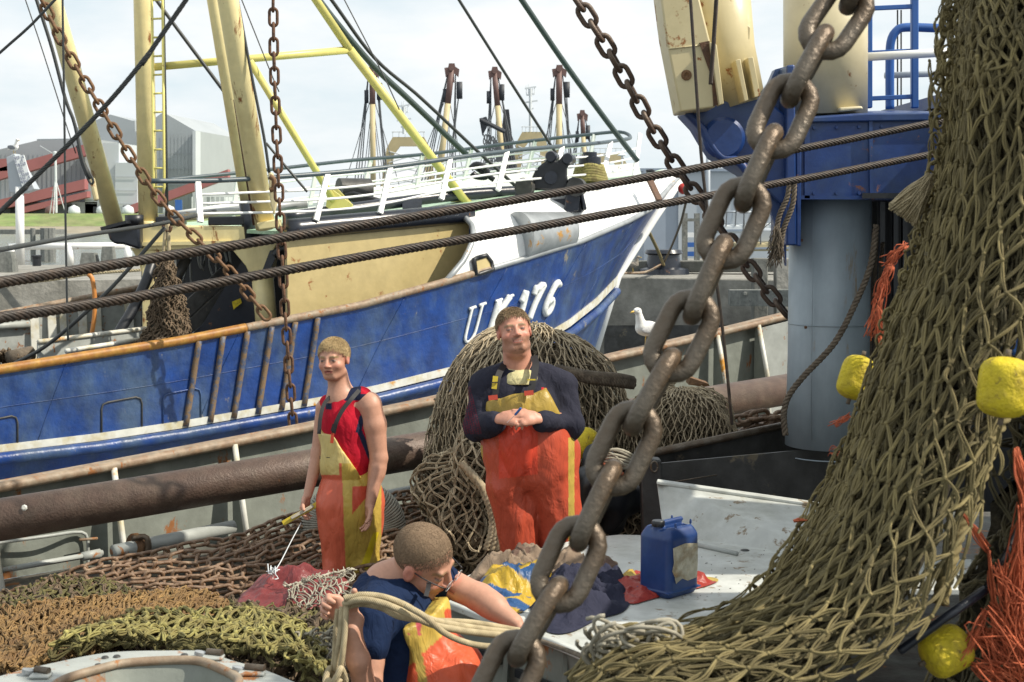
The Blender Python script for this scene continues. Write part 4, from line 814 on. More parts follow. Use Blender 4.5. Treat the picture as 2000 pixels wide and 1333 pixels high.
wire('stay_cable', 'long taut cable from the left edge to the gantry', [at(x, y, 15+x*.017) for x, y in [(-20, 492), (150, 462), (320, 436), (420, 412)]], .028, 'wire_dark')
wire('stay_cable', 'dark rod sloping from the gantry hook down to the far deck', [at(x, y, 20.6) for x, y in [(322, 445), (210, 570), (98, 670), (20, 715)]], .028, 'wire_dark')
wire('stay_cable', 'short dark cable crossing the top left corner', [at(x, y, 16) for x, y in [(-10, 112), (60, 50), (112, -5)]], .016, 'wire_dark')
wire('mooring_line', 'light mooring line lying along the left quay', [at(x, y, 36) for x, y in [(-10, 556), (90, 548), (180, 535), (275, 528)]], .04, 'rope_beige', lob=3, pitch=.2)
chain('rusty_chain', 'rusty chain slanting from the top left corner to the blue gunwale', [at(x, y, 19.5+y*.001) for x, y in [(72, -18), (130, 98), (190, 200), (262, 318), (330, 412), (440, 522), (532, 632)]], .047, .178, M['rust_light'], n=8)
chain('rusty_chain', 'rusty chain hanging vertically in front of the blue hull', [at(x, y, 11.3) for x, y in [(533, -20), (536, 150), (545, 380), (552, 520), (560, 660), (578, 905)]], .024, .112, M['rust'], n=8)
# hanging cod end
nb = thing('hanging_net', at(325, 700, 21.3), 'brown net bag hanging by a rope loop over the gunwale', 'net')
rows_ = []
for y, xl, xr in ((512, 318, 334), (545, 305, 346), (600, 292, 360), (650, 285, 374), (678, 250, 378)):
    rows_.append([at(xl, y, 21.7), at(lerp(xl, xr, .18), y, 21.25), at(lerp(xl, xr, .5), y, 21.0), at(lerp(xl, xr, .82), y, 21.25), at(xr, y, 21.7)])
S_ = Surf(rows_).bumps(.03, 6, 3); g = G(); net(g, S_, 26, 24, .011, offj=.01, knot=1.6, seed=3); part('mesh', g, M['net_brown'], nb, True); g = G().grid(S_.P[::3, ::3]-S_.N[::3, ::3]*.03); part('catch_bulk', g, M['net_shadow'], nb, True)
part('loop', G().tube(crv([at(322, 515, 21.3), at(320, 490, 21.3), at(325, 440, 21.3), at(328, 440, 21.3), at(330, 490, 21.3), at(331, 515, 21.3)], 30), .028, 8), M['rope_beige'], nb, True)
part('hook', G().tube(crv([at(322, 432, 21.3), at(320, 446, 21.3), at(330, 452, 21.3), at(334, 442, 21.3)], 16), .03, 8), M['rust'], nb, True)
print('boat ok')
# ---------------- our own boat: deck, bulwark, beam, column, table ----------------
ZD = CZ-2.40
BR = [(-760, 1115, 8.1), (-260, 990, 8.9), (-60, 953, 9.15), (0, 942, 9.3), (210, 903, 9.8), (430, 861, 10.4), (600, 828, 10.9), (870, 771, 11.7), (1050, 728, 12.3), (1205, 690, 12.8), (1370, 652, 13.4), (1537, 611, 14.0), (1620, 590, 14.3)]
bl = crv([at(*p) for p in BR], 120); oy = nrm(A(-.62, .785, 0))
ours = thing('trawler_deck', at(700, 1000, 9), 'grey steel deck and bulwark of the near trawler the men stand on', 'ship deck')
P = np.stack([bl-A(0, 0, .03), bl*A(1, 1, 0)+A(0, 0, ZD)]); part('bulwark', G().slab(P, oy*.02), M['bulwark'], ours)
rl = bl; g = G(); g.slab(np.stack([rl-oy*.07, rl+oy*.07]), (0, 0, -.05)); g.tube(rl-oy*.07-A(0, 0, .02), .035, 10); part('bulwark_rail', g, M['rail_rust'], ours, 50)
dkp = [np.r_[p[:2], ZD] for p in bl[::8]]; part('deck', G().prism([A(5.5, 1.2, ZD), A(5.5, 14, ZD)]+dkp[::-1]+[A(-5.6, 5, ZD), A(-5.0, 1.2, ZD)], (0, 0, -.1)), M['deck'], ours, 30)
def bpx(px, d=0.): X_ = pxof(bl)[0]; return A(*[np.interp(px, X_, bl[:, k]) for k in range(3)])-oy*d
for x in (212, 447, 1388, 1468, -30):
    t = bpx(x, .04); b_ = t*A(1, 1, 0)+A(0, 0, ZD); g = G(); g.prism([t-A(0, 0, .05), t-A(0, 0, .05)-oy*.05, t-A(0, 0, .5)-oy*.17, b_-oy*.24, b_], np.r_[nrm(A(.785, .62)), 0]*.012); part('stanchion', g, M['bulwark'], ours)
    part('stanchion_flange', G().tube([t-A(0, 0, .03)-oy*.05, t-A(0, 0, .5)-oy*.17, b_-oy*.24], .022, 8), M['white_band'], ours, True)
part('end_plate', G().prism([bpx(1470, .1)-A(0, 0, .06), bpx(1560, .1)-A(0, 0, .06), bpx(1560, .1)-A(0, 0, 1.4), bpx(1470, .1)-A(0, 0, 1.4)], -oy*.01), M['grey_paint'], ours)
part('deck_pipe', G().tube([at(222, 1078, 8.9), at(455, 1029, 9.6)], .045, 14), M['grey_paint'], ours, True); part('pipe_collar', G().tube([at(262, 1068, 9.0), at(268, 1067, 9.02)], .085, 16), M['rust_light'], ours, True); part('pipe_clamp', G().tube(crv([at(258, 1052, 8.95), at(285, 1050, 8.95), at(290, 1075, 8.95), at(280, 1095, 8.95)], 14), .02, 8), M['steel'], ours, True)
part('deck_pipe', G().tube([at(735, 975, 10.2), at(850, 952, 10.4)], .05, 14), M['grey_paint'], ours, True)
part('deck_pipe', G().tube([at(-40, 1122, 9.0), at(200, 1080, 9.6)], .020, 10), M['grey_paint'], ours, True); part('pipe_clamp', G().tube([at(160, 1088, 9.5), at(195, 1081, 9.6)], .032, 10), M['grey_paint'], ours, True)
part('wall_conduit', G().tube(crv([at(-40, 1066, 9.15), at(90, 1048, 9.4), at(150, 1040, 9.6), at(170, 1050, 9.65), at(172, 1110, 9.65)], 30), .012, 6), M['grey_paint'], ours, True)
part('weld_frame', G().tube([at(155, 1055, 9.55), at(190, 1052, 9.65)], .010, 6), M['rail_rust'], ours, True)
bm = thing('trawl_beam', at(700, 1040, 9.9), 'long thick rusty steel beam lying along the inside of the bulwark', 'beam')
part('tube', G().tube([at(-420, 1085, 8.1), at(700, 900, 9.95), at(1640, 744, 12.5)], .132, 32), M['rust_beam'], bm, True)
part('paint_mark', G().lathe(at(47, 992, 8.65), [(0, .004), (.012, .004), (.02, -.004)], (0, -1, .3), 7), M['white_band'], bm)
g = G(); g.prism([at(1348, 738, 12.2), at(1384, 750, 12.1), at(1388, 758, 12.1), at(1345, 752, 12.2)], (0, .2, 0)); part('bracket', g, M['rust_light'], bm)
# far side of the harbour seen over the bulwark is the other boat
# column, blue box, post
cl = thing('deck_tower', at(1620, 820, 8.6), 'round light blue grey column carrying a blue steel box and cream post', 'steel tower')
part('column', G().tube([at(1622, 380, 8.6), at(1618, 700, 8.6), at(1612, 870, 8.6)], .242, 40), M['column'], cl, True)
D = 8.25
for z_ in (.35, 1.15): part('weld_seam', G().tube(np.array([at(1620, 600, 8.6)*A(1, 1, 0)+A(.244*math.sin(t), -.244*math.cos(t), ZD+.6+z_) for t in np.linspace(-1.6, 1.6, 30)]), .004, 5), M['column'], cl, True)
part('weld_seam', G().tube([at(1588, 395, 8.38), at(1584, 860, 8.38)], .003, 5), M['column'], cl, True)
for x, y in ((1566, 470), (1574, 640), (1600, 720), (1640, 560)): part('stud', G().lathe(at(x, y, 8.39), [(0, -.006), (.008, -.004), (.010, .01)], (0, 1, 0), 8), M['rust'], cl)
for x in range(1590, 1850, 44):
    for y in (250, 378): part('bolt_head', G().lathe(at(x, y+(x-1590)*-.02*(y < 300), D-.006), [(0, -.008), (.010, -.008), (.011, .006)], (0, 1, 0), 6), M['blue_box'], cl, 30)
part('box_rib', G().bar(at(1700, 236, D-.012), at(1702, 388, D-.012), .02, .02, up=(0, -1, 0)), M['blue_box'], cl); part('box_lip', G().bar(at(1556, 386, D-.01), at(1860, 387, D-.01), .02, .022), M['blue_box'], cl)
part('box', G().prism([at(1553, 236, D), at(1860, 218, D), at(2600, 225, D), at(2600, 391, D), at(1553, 390, D)], (0, 1.6, 0)), M['blue_box'], cl, bev=.012)
part('box_top', G().prism([at(1540, 233, D-.03), at(1690, 222, D-.03), at(2600, 210, D-.03), at(2600, 224, D-.03), at(1553, 240, D-.03)], (0, 1.7, .13)), M['blue_box'], cl, bev=.008)
part('box_seam', G().bar(at(1576, 244, D-.01), at(1576, 388, D-.01), .03, .02, up=(0, -1, 0)), M['blue_box'], cl)
part('side_flange', G().prism([at(1536, 128, D-.12), at(1553, 126, D-.12), at(1556, 480, D-.12), at(1536, 480, D-.12)], (0, .5, 0)), M['blue_box'], cl, bev=.01)
part('side_flange', G().prism([at(1555.5, 240, D-.1), at(1566, 240, D-.1), at(1564, 482, D-.1), at(1555.5, 480, D-.1)], (0, .2, 0)), M['blue_box'], cl, bev=.006)
part('gusset', G().prism([at(1536, 130, D+.1), at(1514, 136, D+.1), at(1490, 192, D+.1), at(1470, 240, D+.1), at(1536, 240, D+.1)], (0, .1, 0)), M['blue_box'], cl)
part('bracket', G().prism([at(1340, 216, D-.05), at(1400, 200, D-.05), at(1490, 188, D-.05), at(1535, 225, D-.05), at(1536, 400, D-.05), at(1520, 395, D-.05), at(1462, 338, D-.05), at(1405, 305, D-.05), at(1385, 275, D-.05), at(1368, 246, D-.05)], (0, .5, 0)), M['blue_box'], cl, bev=.012)
part('bracket_lip', G().tube(crv([at(1342, 220, D-.1), at(1370, 250, D-.1), at(1388, 282, D-.1), at(1410, 308, D-.1), at(1440, 315, D-.1), at(1462, 338, D-.1), at(1500, 372, D-.1)], 40), .025, 8), M['blue_box'], cl, True)
g = G(); g.lathe(at(1415, 270, D-.12), [(0, 0), (.10, 0), (.12, .02), (.12, .1)], (0, 1, 0), 24); part('pin_boss', g, M['blue_box'], cl, 40)
part('knee', G().prism([at(1490, 360, D), at(1536, 360, D), at(1536, 520, D), at(1528, 470, D), at(1508, 420, D)], (0, .06, 0)), M['blue_box'], cl)
part('post', G().tube([at(1612, -60, 8.7), at(1612, 226, 8.7)], .248, 44), M['cream_post'], cl, True)
part('post_foot', G().prism([at(1640, 210, 8.4), at(1684, 207, 8.4), at(1687, 214, 8.4), at(1640, 219, 8.4)], (0, .5, 0)), M['cream_post'], cl, bev=.01)
bx = thing('boom_heel', at(1400, 215, 8.0), 'cream rust edged box end of a boom resting on the blue bracket', 'boom')
D = 7.9
part('front_box', G().prism([at(1283, -60, D), at(1352, -60, D), at(1392, 100, D), at(1398, 210, D), at(1329, 219, D), at(1300, 70, D)], (0, .35, 0)), M['cream_boom'], bx, bev=.01)
part('round_boom', G().tube([at(1390, -80, D+.42), at(1418, 100, D+.42), at(1446, 205, D+.42)], [.20, .165, .145], 36), M['cream_boom'], bx, True)
part('slot', G().prism([at(1366, 84, D-.012), at(1386, 80, D-.012), at(1388, 100, D-.012), at(1412, 200, D-.012), at(1394, 208, D-.012), at(1390, 150, D-.012)], (0, .02, 0)), M['rust'], bx)
part('slot_plate', G().prism([at(1386, 82, D-.05), at(1400, 88, D-.05), at(1414, 203, D-.05), at(1405, 206, D-.05)], (0, .1, 0)), M['cream_boom'], bx, bev=.004)
g = G(); pz = [at(1435, 34, D+.3), at(1442, 33, D+.3), at(1466, 54, D+.3), at(1464, 76, D+.3), at(1448, 98, D+.3), at(1440, 92, D+.3)]; g.prism(pz, (0, .03, 0)); part('lug', g, M['cream_boom'], bx, bev=.004); part('lug_hole', G().lathe(at(1452, 60, D+.285), [(0, 0), (.012, 0), (.012, .02)], (0, 1, 0), 12), M['white'], bx)
part('rib', G().prism([at(1436, 118, D+.1), at(1446, 115, D+.1), at(1462, 196, D+.1), at(1454, 199, D+.1)], (0, .2, 0)), M['cream_boom'], bx, bev=.004); part('rib', G().prism([at(1460, 113, D+.15), at(1471, 111, D+.15), at(1486, 188, D+.15), at(1474, 191, D+.15)], (0, .2, 0)), M['cream_boom'], bx, bev=.004)
part('weld_seam', G().tube([at(1306, 96, D-.004), at(1372, 88, D-.004)], .004, 5), M['cream_boom'], bx, True)
g = G(); g.lathe(at(1341, 147, D-.006), [(0, .004), (.012, 0), (.014, -.004), (.028, -.002), (.03, .01)], (0, 1, 0), 18); part('drain_plug', g, M['rust_light'], bx, 40, label='round rusty plug on the cream box')
ld = thing('ladder', at(1742, 215, 9.2), 'short vertical blue ladder on top of the blue steel box', 'ladder')
for x in (1696, 1786): part('rail', G().bar(at(x, -60, 9.2), at(x, 212, 9.2), .045, .045, up=(0, 1, 0)), M['blue_rail'], ld, bev=.008)
for y in (15, 102, 191, -40): part('rung', G().bar(at(1699, y+2, 9.2), at(1784, y-2, 9.2), .028, .028, up=(0, 1, 0)), M['blue_rail'], ld, bev=.004)
solo('pipe_rail', G().tube(crv([at(1738, 214, 9.9), at(1738, 120, 9.9), at(1740, 82, 9.9), at(1750, 62, 9.9), at(1770, 54, 9.9), at(1850, 56, 9.9), at(1950, 56, 9.9)], 50), .030, 14), M['blue_rail'], 'bent blue pipe handrail behind the blue ladder', 'handrail', smooth=True)
solo('pipe_rail', G().tube([at(1650, 114, 8.85), at(1950, 97, 8.85)], .026, 14), M['white'], 'white horizontal pipe rail fixed to the cream post in front of the ladder', 'handrail', smooth=True)
solo('pipe_rail', G().tube([at(1728, 148, 10.5), at(1950, 140, 10.5)], .022, 12), M['building_grey'], 'pale thin pipe rail behind the blue ladder', 'handrail', smooth=True)
for x in (1753, 1760): solo('thin_wire', G().tube([at(x, 20, 10.8), at(x, 214, 10.8)], .006, 6), M['wire_dark'], ('left' if x < 1755 else 'right')+' one of two thin vertical wires between the ladder rails', 'cable')
# deckhouse behind the net, shade of its opening put in as black sheets
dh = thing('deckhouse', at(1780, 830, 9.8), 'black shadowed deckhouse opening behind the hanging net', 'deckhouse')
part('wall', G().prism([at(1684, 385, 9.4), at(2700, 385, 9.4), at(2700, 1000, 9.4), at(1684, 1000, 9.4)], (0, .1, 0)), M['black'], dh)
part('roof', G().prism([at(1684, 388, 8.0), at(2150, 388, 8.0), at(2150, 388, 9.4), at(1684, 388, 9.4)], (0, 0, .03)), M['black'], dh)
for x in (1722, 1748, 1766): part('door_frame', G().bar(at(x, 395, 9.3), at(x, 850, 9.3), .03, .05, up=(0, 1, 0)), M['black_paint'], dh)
for i, x in enumerate((1692, 1702, 1712, 1724)):
    wire('hanging_rope', ['first', 'second', 'third', 'fourth'][i]+' from left of the dark brown ropes hanging in the shadow right of the column', [at(x, 450+i*8, 8.9), at(x-4, 560, 8.9), at(x+random.uniform(-6, 6), 700, 8.9), at(x-3, 840, 8.9)], .014, 'rope_brown', lob=3, pitch=.06, cat='rope', group='ropes hanging beside the column')
wire('slack_rope', 'thick brown rope sagging across the pale column down to its foot', [at(x, y, 8.2) for x, y in [(1712, 440), (1700, 520), (1672, 590), (1630, 670), (1570, 735), (1540, 775), (1531, 810), (1534, 850)]], .019, 'rope_brown', lob=3, pitch=.08, cat='rope')
for i, p in enumerate(([(1542, 350), (1538, 385), (1520, 430), (1515, 500)], [(1552, 350), (1548, 400), (1530, 450), (1523, 505)])):
    wire('hanging_rope', ['left', 'right'][i]+' frayed brown rope end hanging from the blue knee plate', [at(x, y, 7.95) for x, y in p], .016, 'rope_brown', lob=3, pitch=.06, cat='rope')
g = G()
for i in range(90): a_ = at(1518+random.uniform(-6, 8), 440+random.uniform(0, 40), 7.93+random.uniform(-.03, .03)); g.tube(crv([a_, a_+A(random.uniform(-.03, .02), random.uniform(-.03, .03), -.05), a_+A(random.uniform(-.06, .03), random.uniform(-.03, .03), -.13)], 6), .0022, 4)
solo('rope_tassel', g, M['rope_brown'], 'frayed brown rope tassel below the blue knee plate', 'rope end', smooth=True)
# steel bin
bn = thing('steel_bin', onz(1450, 1150, ZD), 'dark weathered steel bin wall behind the white sloping plate', 'bin')
f0, f1, f2 = at(1262, 892, 8.7), at(1660, 805, 9.6), at(1262, 1045, 8.7)
part('front_wall', G().prism([at(1258, 890, 8.5), at(1670, 803, 9.3), at(1670, 1100, 9.3), at(1258, 1120, 8.5)], (.01, .02, 0)), M['bin_steel'], bn)
part('top_lip', G().tube([at(1256, 889, 8.48), at(1670, 802, 9.28)], .025, 12), M['steel'], bn, True)
part('corner_post', G().prism([at(1250, 895, 8.2), at(1292, 900, 8.2), at(1296, 1060, 8.2), at(1256, 1060, 8.2)], (0, .12, 0)), M['bin_steel'], bn, bev=.01)
part('end_wall', G().prism([at(1292, 905, 8.22), at(1670, 870, 8.6), at(1670, 1060, 8.6), at(1296, 1060, 8.22)], (0, .02, 0)), M['bin_steel'], bn)
part('ring', G().tube(np.array([at(1278, 912, 8.15)+A(.02*math.cos(t), 0, .03*math.sin(t)) for t in np.linspace(0, 6.28, 20)]), .006, 6), M['steel'], bn, True)
part('rod', G().tube([at(1400, 858+70, 8.15), at(1290, 936+10, 8.1)], .004, 6), M['steel'], bn, True)
# table and sloping plate
ZT = CZ-1.72
tb = thing('work_table', onz(1200, 1180, ZD), 'white grey steel hatch table with clothes and a blue canister on it', 'table')
out_ = [(862, 1172), (970, 1212), (1075, 1250), (1150, 1282), (1200, 1288), (1280, 1250), (1332, 1226), (1400, 1200), (1500, 1178), (1640, 1150), (1900, 1150), (1900, 1092), (1600, 1090), (1540, 1082), (1420, 1062), (1295, 1046), (1210, 1044), (1130, 1052), (1040, 1075), (960, 1100), (890, 1135)]
tp = [onz(x, y, ZT) for x, y in out_]; part('top', G().prism(tp, (0, 0, -.035)), M['table'], tb, 30, bev=.008)
part('rim', G().tube(crv([onz(x, y, ZT-.01) for x, y in [(1170, 1290), (1240, 1268), (1332, 1228), (1400, 1201), (1500, 1179), (1620, 1155)]], 40), .030, 12), M['table'], tb, True)
part('rim', G().tube(crv([onz(x, y, ZT-.02) for x, y in [(858, 1168), (970, 1211), (1075, 1250), (1170, 1290)]], 40), .022, 12), M['table'], tb, True)
sd = [onz(x, y, ZT-.03) for x, y in [(858, 1172), (970, 1214), (1075, 1253), (1170, 1293)]]; sw = np.array(sd); part('side', G().slab(np.stack([sw, sw*A(1, 1, 0)+A(0, 0, ZD)]), (.01, .02, 0)), M['bulwark'], tb)
for a_, c_, dz_ in ((.0, .42, .16), (.52, 1.0, .18)):
    p, q = lerp(sw[0], sw[-1], a_), lerp(sw[0], sw[-1], c_); part('side_slot', G().bar(p-A(0, .015, dz_), q-A(0, .015, dz_), .02, .035), M['black'], tb)
for t in (.45, .8): p = lerp(sw[0], sw[-1], t); part('side_rib', G().prism([p-A(0, .01, .02), p-A(.02, .14, .3), p-A(.02, .14, .68), p-A(0, .01, .68)], (.02, .01, 0)), M['bulwark'], tb)
part('grip_slot', G().prism([onz(x, y, ZT+.003) for x, y in [(1345, 1208), (1352, 1215), (1405, 1202), (1412, 1196), (1400, 1193)]], (0, 0, .001)), M['black'], tb)
for x, y in ((1326, 1218), (1455, 1075), (1175, 1060), (1465, 1183)): part('bolt_hole', G().lathe(onz(x, y, ZT+.002), [(0, .003), (.018, .003), (.024, 0)], n=14), M['bin_steel'], tb)
g = G()
for i in range(60):
    p = onz(random.uniform(1330, 1560), random.uniform(1075, 1170), ZT+.002); g.box(p, (.003+.012*random.random()**3, .003, .002), Matrix.Rotation(random.uniform(0, 3), 3, 'Z'))
part('crumb', g, M['net_shadow'], tb); tb.children[-1]['kind'] = 'stuff' if 0 else 'thing'; del tb.children[-1]['kind']
a0, a1, a2, a3 = at(1283, 941, 7.85), at(1640, 992, 7.7), onz(1640, 1098, ZT), onz(1297, 1046, ZT)
pl = thing('sloping_plate', (a2+a3)/2, 'white upright sloping steel plate behind the blue canister', 'steel plate')
part('plate', G().prism([a0, a1, a2, a3], (0, .02, 0)), M['grey_paint'] if 0 else M['table'], pl)
part('top_edge', G().bar(a0, a1, .07, .018), M['table'], pl, bev=.005); part('foot_bar', G().tube([onz(1350, 1062, ZT+.01), onz(1440, 1082, ZT+.01)], .012, 8), M['grey_paint'], pl, True)
part('bolt', G().lathe(at(1332, 1020, 7.72), [(0, -.01), (.012, -.01), (.014, .01)], (0, 1, .1), 8), M['rust'], pl)
# metal hopper bottom left
ZH = CZ-1.24
hp = thing('metal_hopper', onz(300, 1320, ZH), 'worn grey metal hopper rim with hinges in the bottom left corner', 'hopper')
o_ = [(-80, 1352), (0, 1321), (100, 1296), (212, 1275), (330, 1271), (400, 1273), (452, 1290), (520, 1310), (620, 1352), (620, 1420), (-80, 1420)]
h_ = [(90, 1352), (130, 1326), (205, 1304), (250, 1295), (330, 1290), (385, 1291), (420, 1302), (460, 1322), (466, 1334), (462, 1352), (460, 1420), (90, 1420)]
O2 = crv([onz(x, y, ZH) for x, y in o_[:9]], 60); H2 = crv([onz(x, y, ZH) for x, y in h_[:10]], 60)
part('rim', G().slab(np.stack([O2, H2]), (0, 0, -.03)), M['hopper'] if 'hopper' in M else M['grey_paint'], hp, 40)
part('inner_edge', G().tube(H2, .013, 10), M['rail_rust'], hp, True)
cen_h = onz(280, 1380, ZH); part('bowl', G().grid(np.stack([H2, lerp(H2, cen_h, .25)-A(0, 0, .25), lerp(H2, cen_h, .5)-A(0, 0, .4)])), M['rail_rust'] if 0 else M['bulwark'], hp, True)
for x, y, l in ((405, 1284, .05), (480, 1314, .06), (70, 1319, .045)):
    p = onz(x, y, ZH); 
    part('hinge_barrel', G().tube([p+A(0, 0, .016), p+A(l*.9, -.015, .016)], .010, 14), M['steel'], hp, 40)
    part('hinge_plate', G().box(p+A(.02, -.02, .006), (l*1.2, .04, .008)), M['grey_paint'], hp, bev=.003)
    part('hinge_washer', G().lathe(p+A(-.02, 0, .012), [(0, -.006), (.016, -.006), (.017, .004), (.010, .006), (0, .006)], (.2, .1, 1), 16), M['silver'], hp, 40)
for x, y in ((192, 1300), (228, 1283), (205, 1285), (360, 1280)): part('rivet', G().lathe(onz(x, y, ZH+.001), [(0, .006), (.008, .004), (.011, 0)], n=12), M['bin_steel'], hp, True)
# ropes over the deck: two thick wire warps etc.
for l, p, n in (('upper of two thick twisted wire ropes crossing the whole picture', [(-160, 572, 3.5), (0, 552, 3.7), (280, 508, 4.1), (700, 441, 4.6), (1000, 392, 5.0), (1300, 340, 5.4), (1600, 284, 5.8), (1835, 238, 6.1), (2050, 198, 6.4)], 0), ('lower of two thick twisted wire ropes crossing the whole picture', [(-160, 640, 3.5), (0, 621, 3.7), (280, 578, 4.1), (700, 503, 4.6), (1000, 452, 5.0), (1300, 398, 5.4), (1600, 344, 5.8), (1820, 302, 6.1), (2050, 262, 6.4)], 1)):
    wire('wire_rope', l, [at(*q) for q in p], .0155, 'wire', lob=6, pitch=.115, cat='wire rope', group='thick wire ropes across the foreground')
wire('wire_rope', 'thin twisted grey wire rope slanting across the left masts', [at(x, y, 4.2) for x, y in [(-40, 452), (0, 414), (180, 235), (290, 106), (372, -12)]], .0072, 'wire_dark', lob=6, pitch=.09, cat='wire rope')
wire('wire_rope', 'thin dark cable hanging down beside the cream boom box to the net', [at(x, y, 6.6) for x, y in [(1348, -10), (1362, 200), (1372, 330), (1395, 520), (1412, 650), (1430, 830)]], .0075, 'wire', cat='wire rope')
wire('wire_rope', 'twisted dark wire running down into the slot of the cream boom box', [at(x, y, 7.75) for x, y in [(1400, -12), (1394, 80), (1388, 165)]], .012, 'wire', lob=6, pitch=.09, cat='wire rope')
# lines to the bow on the right quay
g = G(); bs_ = at(1296, 536, 41); g.lathe(bs_, [(0, 0), (.75, .0), (.7, .15), (.5, .2), (.45, .55), (.55, .6), (.5, .7), (0, .72)], n=20); solo('quay_bollard', g, M['black_paint'], 'squat black bollard with rope turns on the right quay', 'bollard', smooth=40)
wire('mooring_line', 'green grey mooring line from the bow down to the squat black bollard', [at(1262, 442, 34), at(1285, 490, 37), at(1297, 520, 40.8)], .045, 'net_olive', cat='rope'); wire('mooring_line', 'brownish mooring line curving up from the bollard towards the orange buoy', [at(1293, 520, 40.8), at(1308, 490, 38), at(1328, 440, 34), at(1340, 395, 32)], .03, 'rope_brown', cat='rope'); wire('mooring_line', 'slack rope lying on the right quay left of the bollard', [at(1215, 534, 38.5), at(1260, 532, 39), at(1290, 518, 40.5)], .035, 'rail_rust', cat='rope')
solo('orange_buoy', G().sph(at(1334, 369, 31), (.11, .11, .12)), M['red'], 'small round orange buoy hanging beside the white bow', 'buoy', smooth=True)
# chains
chain('heavy_chain', 'very large grey brown steel chain running down through the foreground', [at(*q) for q in [(1735, -130, 2.80), (1655, 10, 2.74), (1580, 117, 2.70), (1530, 227, 2.66), (1478, 335, 2.62), (1430, 444, 2.60), (1378, 556, 2.58), (1326, 672, 2.56), (1262, 786, 2.54), (1204, 905, 2.52), (1147, 1022, 2.50), (1090, 1148, 2.47), (1022, 1262, 2.44), (985, 1345, 2.42), (900, 1480, 2.38)]], .0335, .1125, M['steel'], roll=.10, jit=.03, n=24, W=.108)
chain('rusty_chain', 'brown steel chain sloping from the top right of centre down to the bulwark end', [at(*q) for q in [(1085, -60, 8.5), (1140, 20, 8.5), (1210, 135, 8.6), (1285, 270, 8.7), (1365, 390, 8.8), (1425, 470, 8.9), (1480, 545, 8.95), (1545, 625, 9.0)]], .031, .1045, M['rust_beam'], roll=.15, n=14)
# chain mat on deck
cm = thing('chain_mat', at(450, 1180, 8), 'heap of rusty chains laid side by side on the deck behind the nets', 'chain mat'); V, f = link_geo(.022, .125, .066, 8); lm = mesh('link', G().add(V, f), M['rust_chain_mat'])
topc = crv([(-30, 1180, 8.3), (60, 1152, 8.3), (158, 1120, 8.3), (245, 1092, 8.4), (385, 1070, 8.5), (455, 1054, 8.6), (525, 1028, 8.8), (600, 1008, 9.0), (700, 990, 9.2), (800, 968, 9.5), (850, 955, 9.7)], 100); botc = crv([(180, 1170, 7.6), (280, 1182, 7.6), (380, 1190, 7.6), (470, 1195, 7.7), (560, 1185, 7.8), (640, 1165, 7.9), (740, 1130, 8.0), (840, 1090, 8.3), (900, 1060, 8.5)], 100)
links = []
for r_ in range(10):
    t = r_/9; row = lerp(topc, botc, t**.95); W3 = np.array([at(x, y+3*math.sin(x*.03+r_), D) for x, y, D in row]); L_ = plen(W3); k = int(L_/.083); Q = crv(W3[::5], k+1)
    off = RNG.normal(0, .010, (k+1, 3)); off[:, 2] = np.abs(off[:, 2]); Q = Q+off
    for i in range(k): links.append(((Q[i]+Q[i+1])/2, Q[i+1]-Q[i], i % 2, r_))
    for i in range(0, k-4, 5):
        if r_ < 9: links.append((Q[i]+A(.01, -.05, -.04), A(.3, -.8, -.4)+RNG.normal(0, .2, 3), i % 2, r_))
big = G(); vis = []
for c, T, odd, r_ in links:
    a = (1.25 if odd else .15)+random.gauss(.0, .18); view = A(0, -.5, .86); s = np.cross(nrm(T), view); R = frame(T+RNG.normal(0, .10, 3)*np.linalg.norm(T), view*math.cos(a)+s*math.sin(a)); px, py = pxof(c); vis.append((r_ < 2 or (200 < px < 640 and r_ < 9 and random.random() < .35), c, R))
n_ = 0
for v_, c, R in vis:
    if v_ and n_ < 100:
        o = link(bpy.data.objects.new('link', lm)); o.parent = cm; n_ += 1; o.matrix_local = Matrix.Translation(Vector(c-LOC[cm.name]))@Matrix(R.tolist()).to_4x4()
    else: big.add(V@R.T+c, f)
o = part('chain_links', big, M['rust_chain_mat'], cm, True); o['kind'] = 'stuff'
mb = np.stack([crv([at(x, y+18, D+.15) for x, y, D in topc[::9]], 40), crv([at(x, y+20, D+.05) for x, y, D in lerp(topc, botc, .5)[::9]], 40)-A(0, 0, .03), crv([at(x, y+26, D) for x, y, D in botc[::9]], 40)-A(0, 0, .05)]); part('underlay', G().grid(mb), M['net_shadow'], cm, True)  # dark sheet under the links stands for the shade between them
# unseen superstructure added right of the frame to shade deck, table and nets
wh = thing('wheelhouse', (5.2, 5.5, ZD), 'grey wheelhouse wall added unseen at right for its shade', 'wheelhouse')
part('wall', G().box((6.3, 6.2, ZD+2.4), (.2, 9, 4.8)), M['grey_paint'], wh)
ud = thing('shade_deck', (4.6, 6.2, 4.62), 'blue steel gallery deck added unseen at right to cast stripes', 'shading')
for y0, y1 in ((1.2, 3.1), (3.35, 4.3), (4.6, 5.15), (5.45, 5.9), (6.25, 7.2), (7.45, 10.6)): part('shade_panel', G().box((4.45, (y0+y1)/2, 4.62), (3.5, y1-y0, .08)), M['blue_box'], ud)  # gaps shaped to let stripes of sun through to the table
for x in (2.9, 3.9, 5.2): part('shade_girder', G().box((x, 5.9, 4.52), (.10, 9.4, .12)), M['blue_box'], ud)
print('own boat ok')
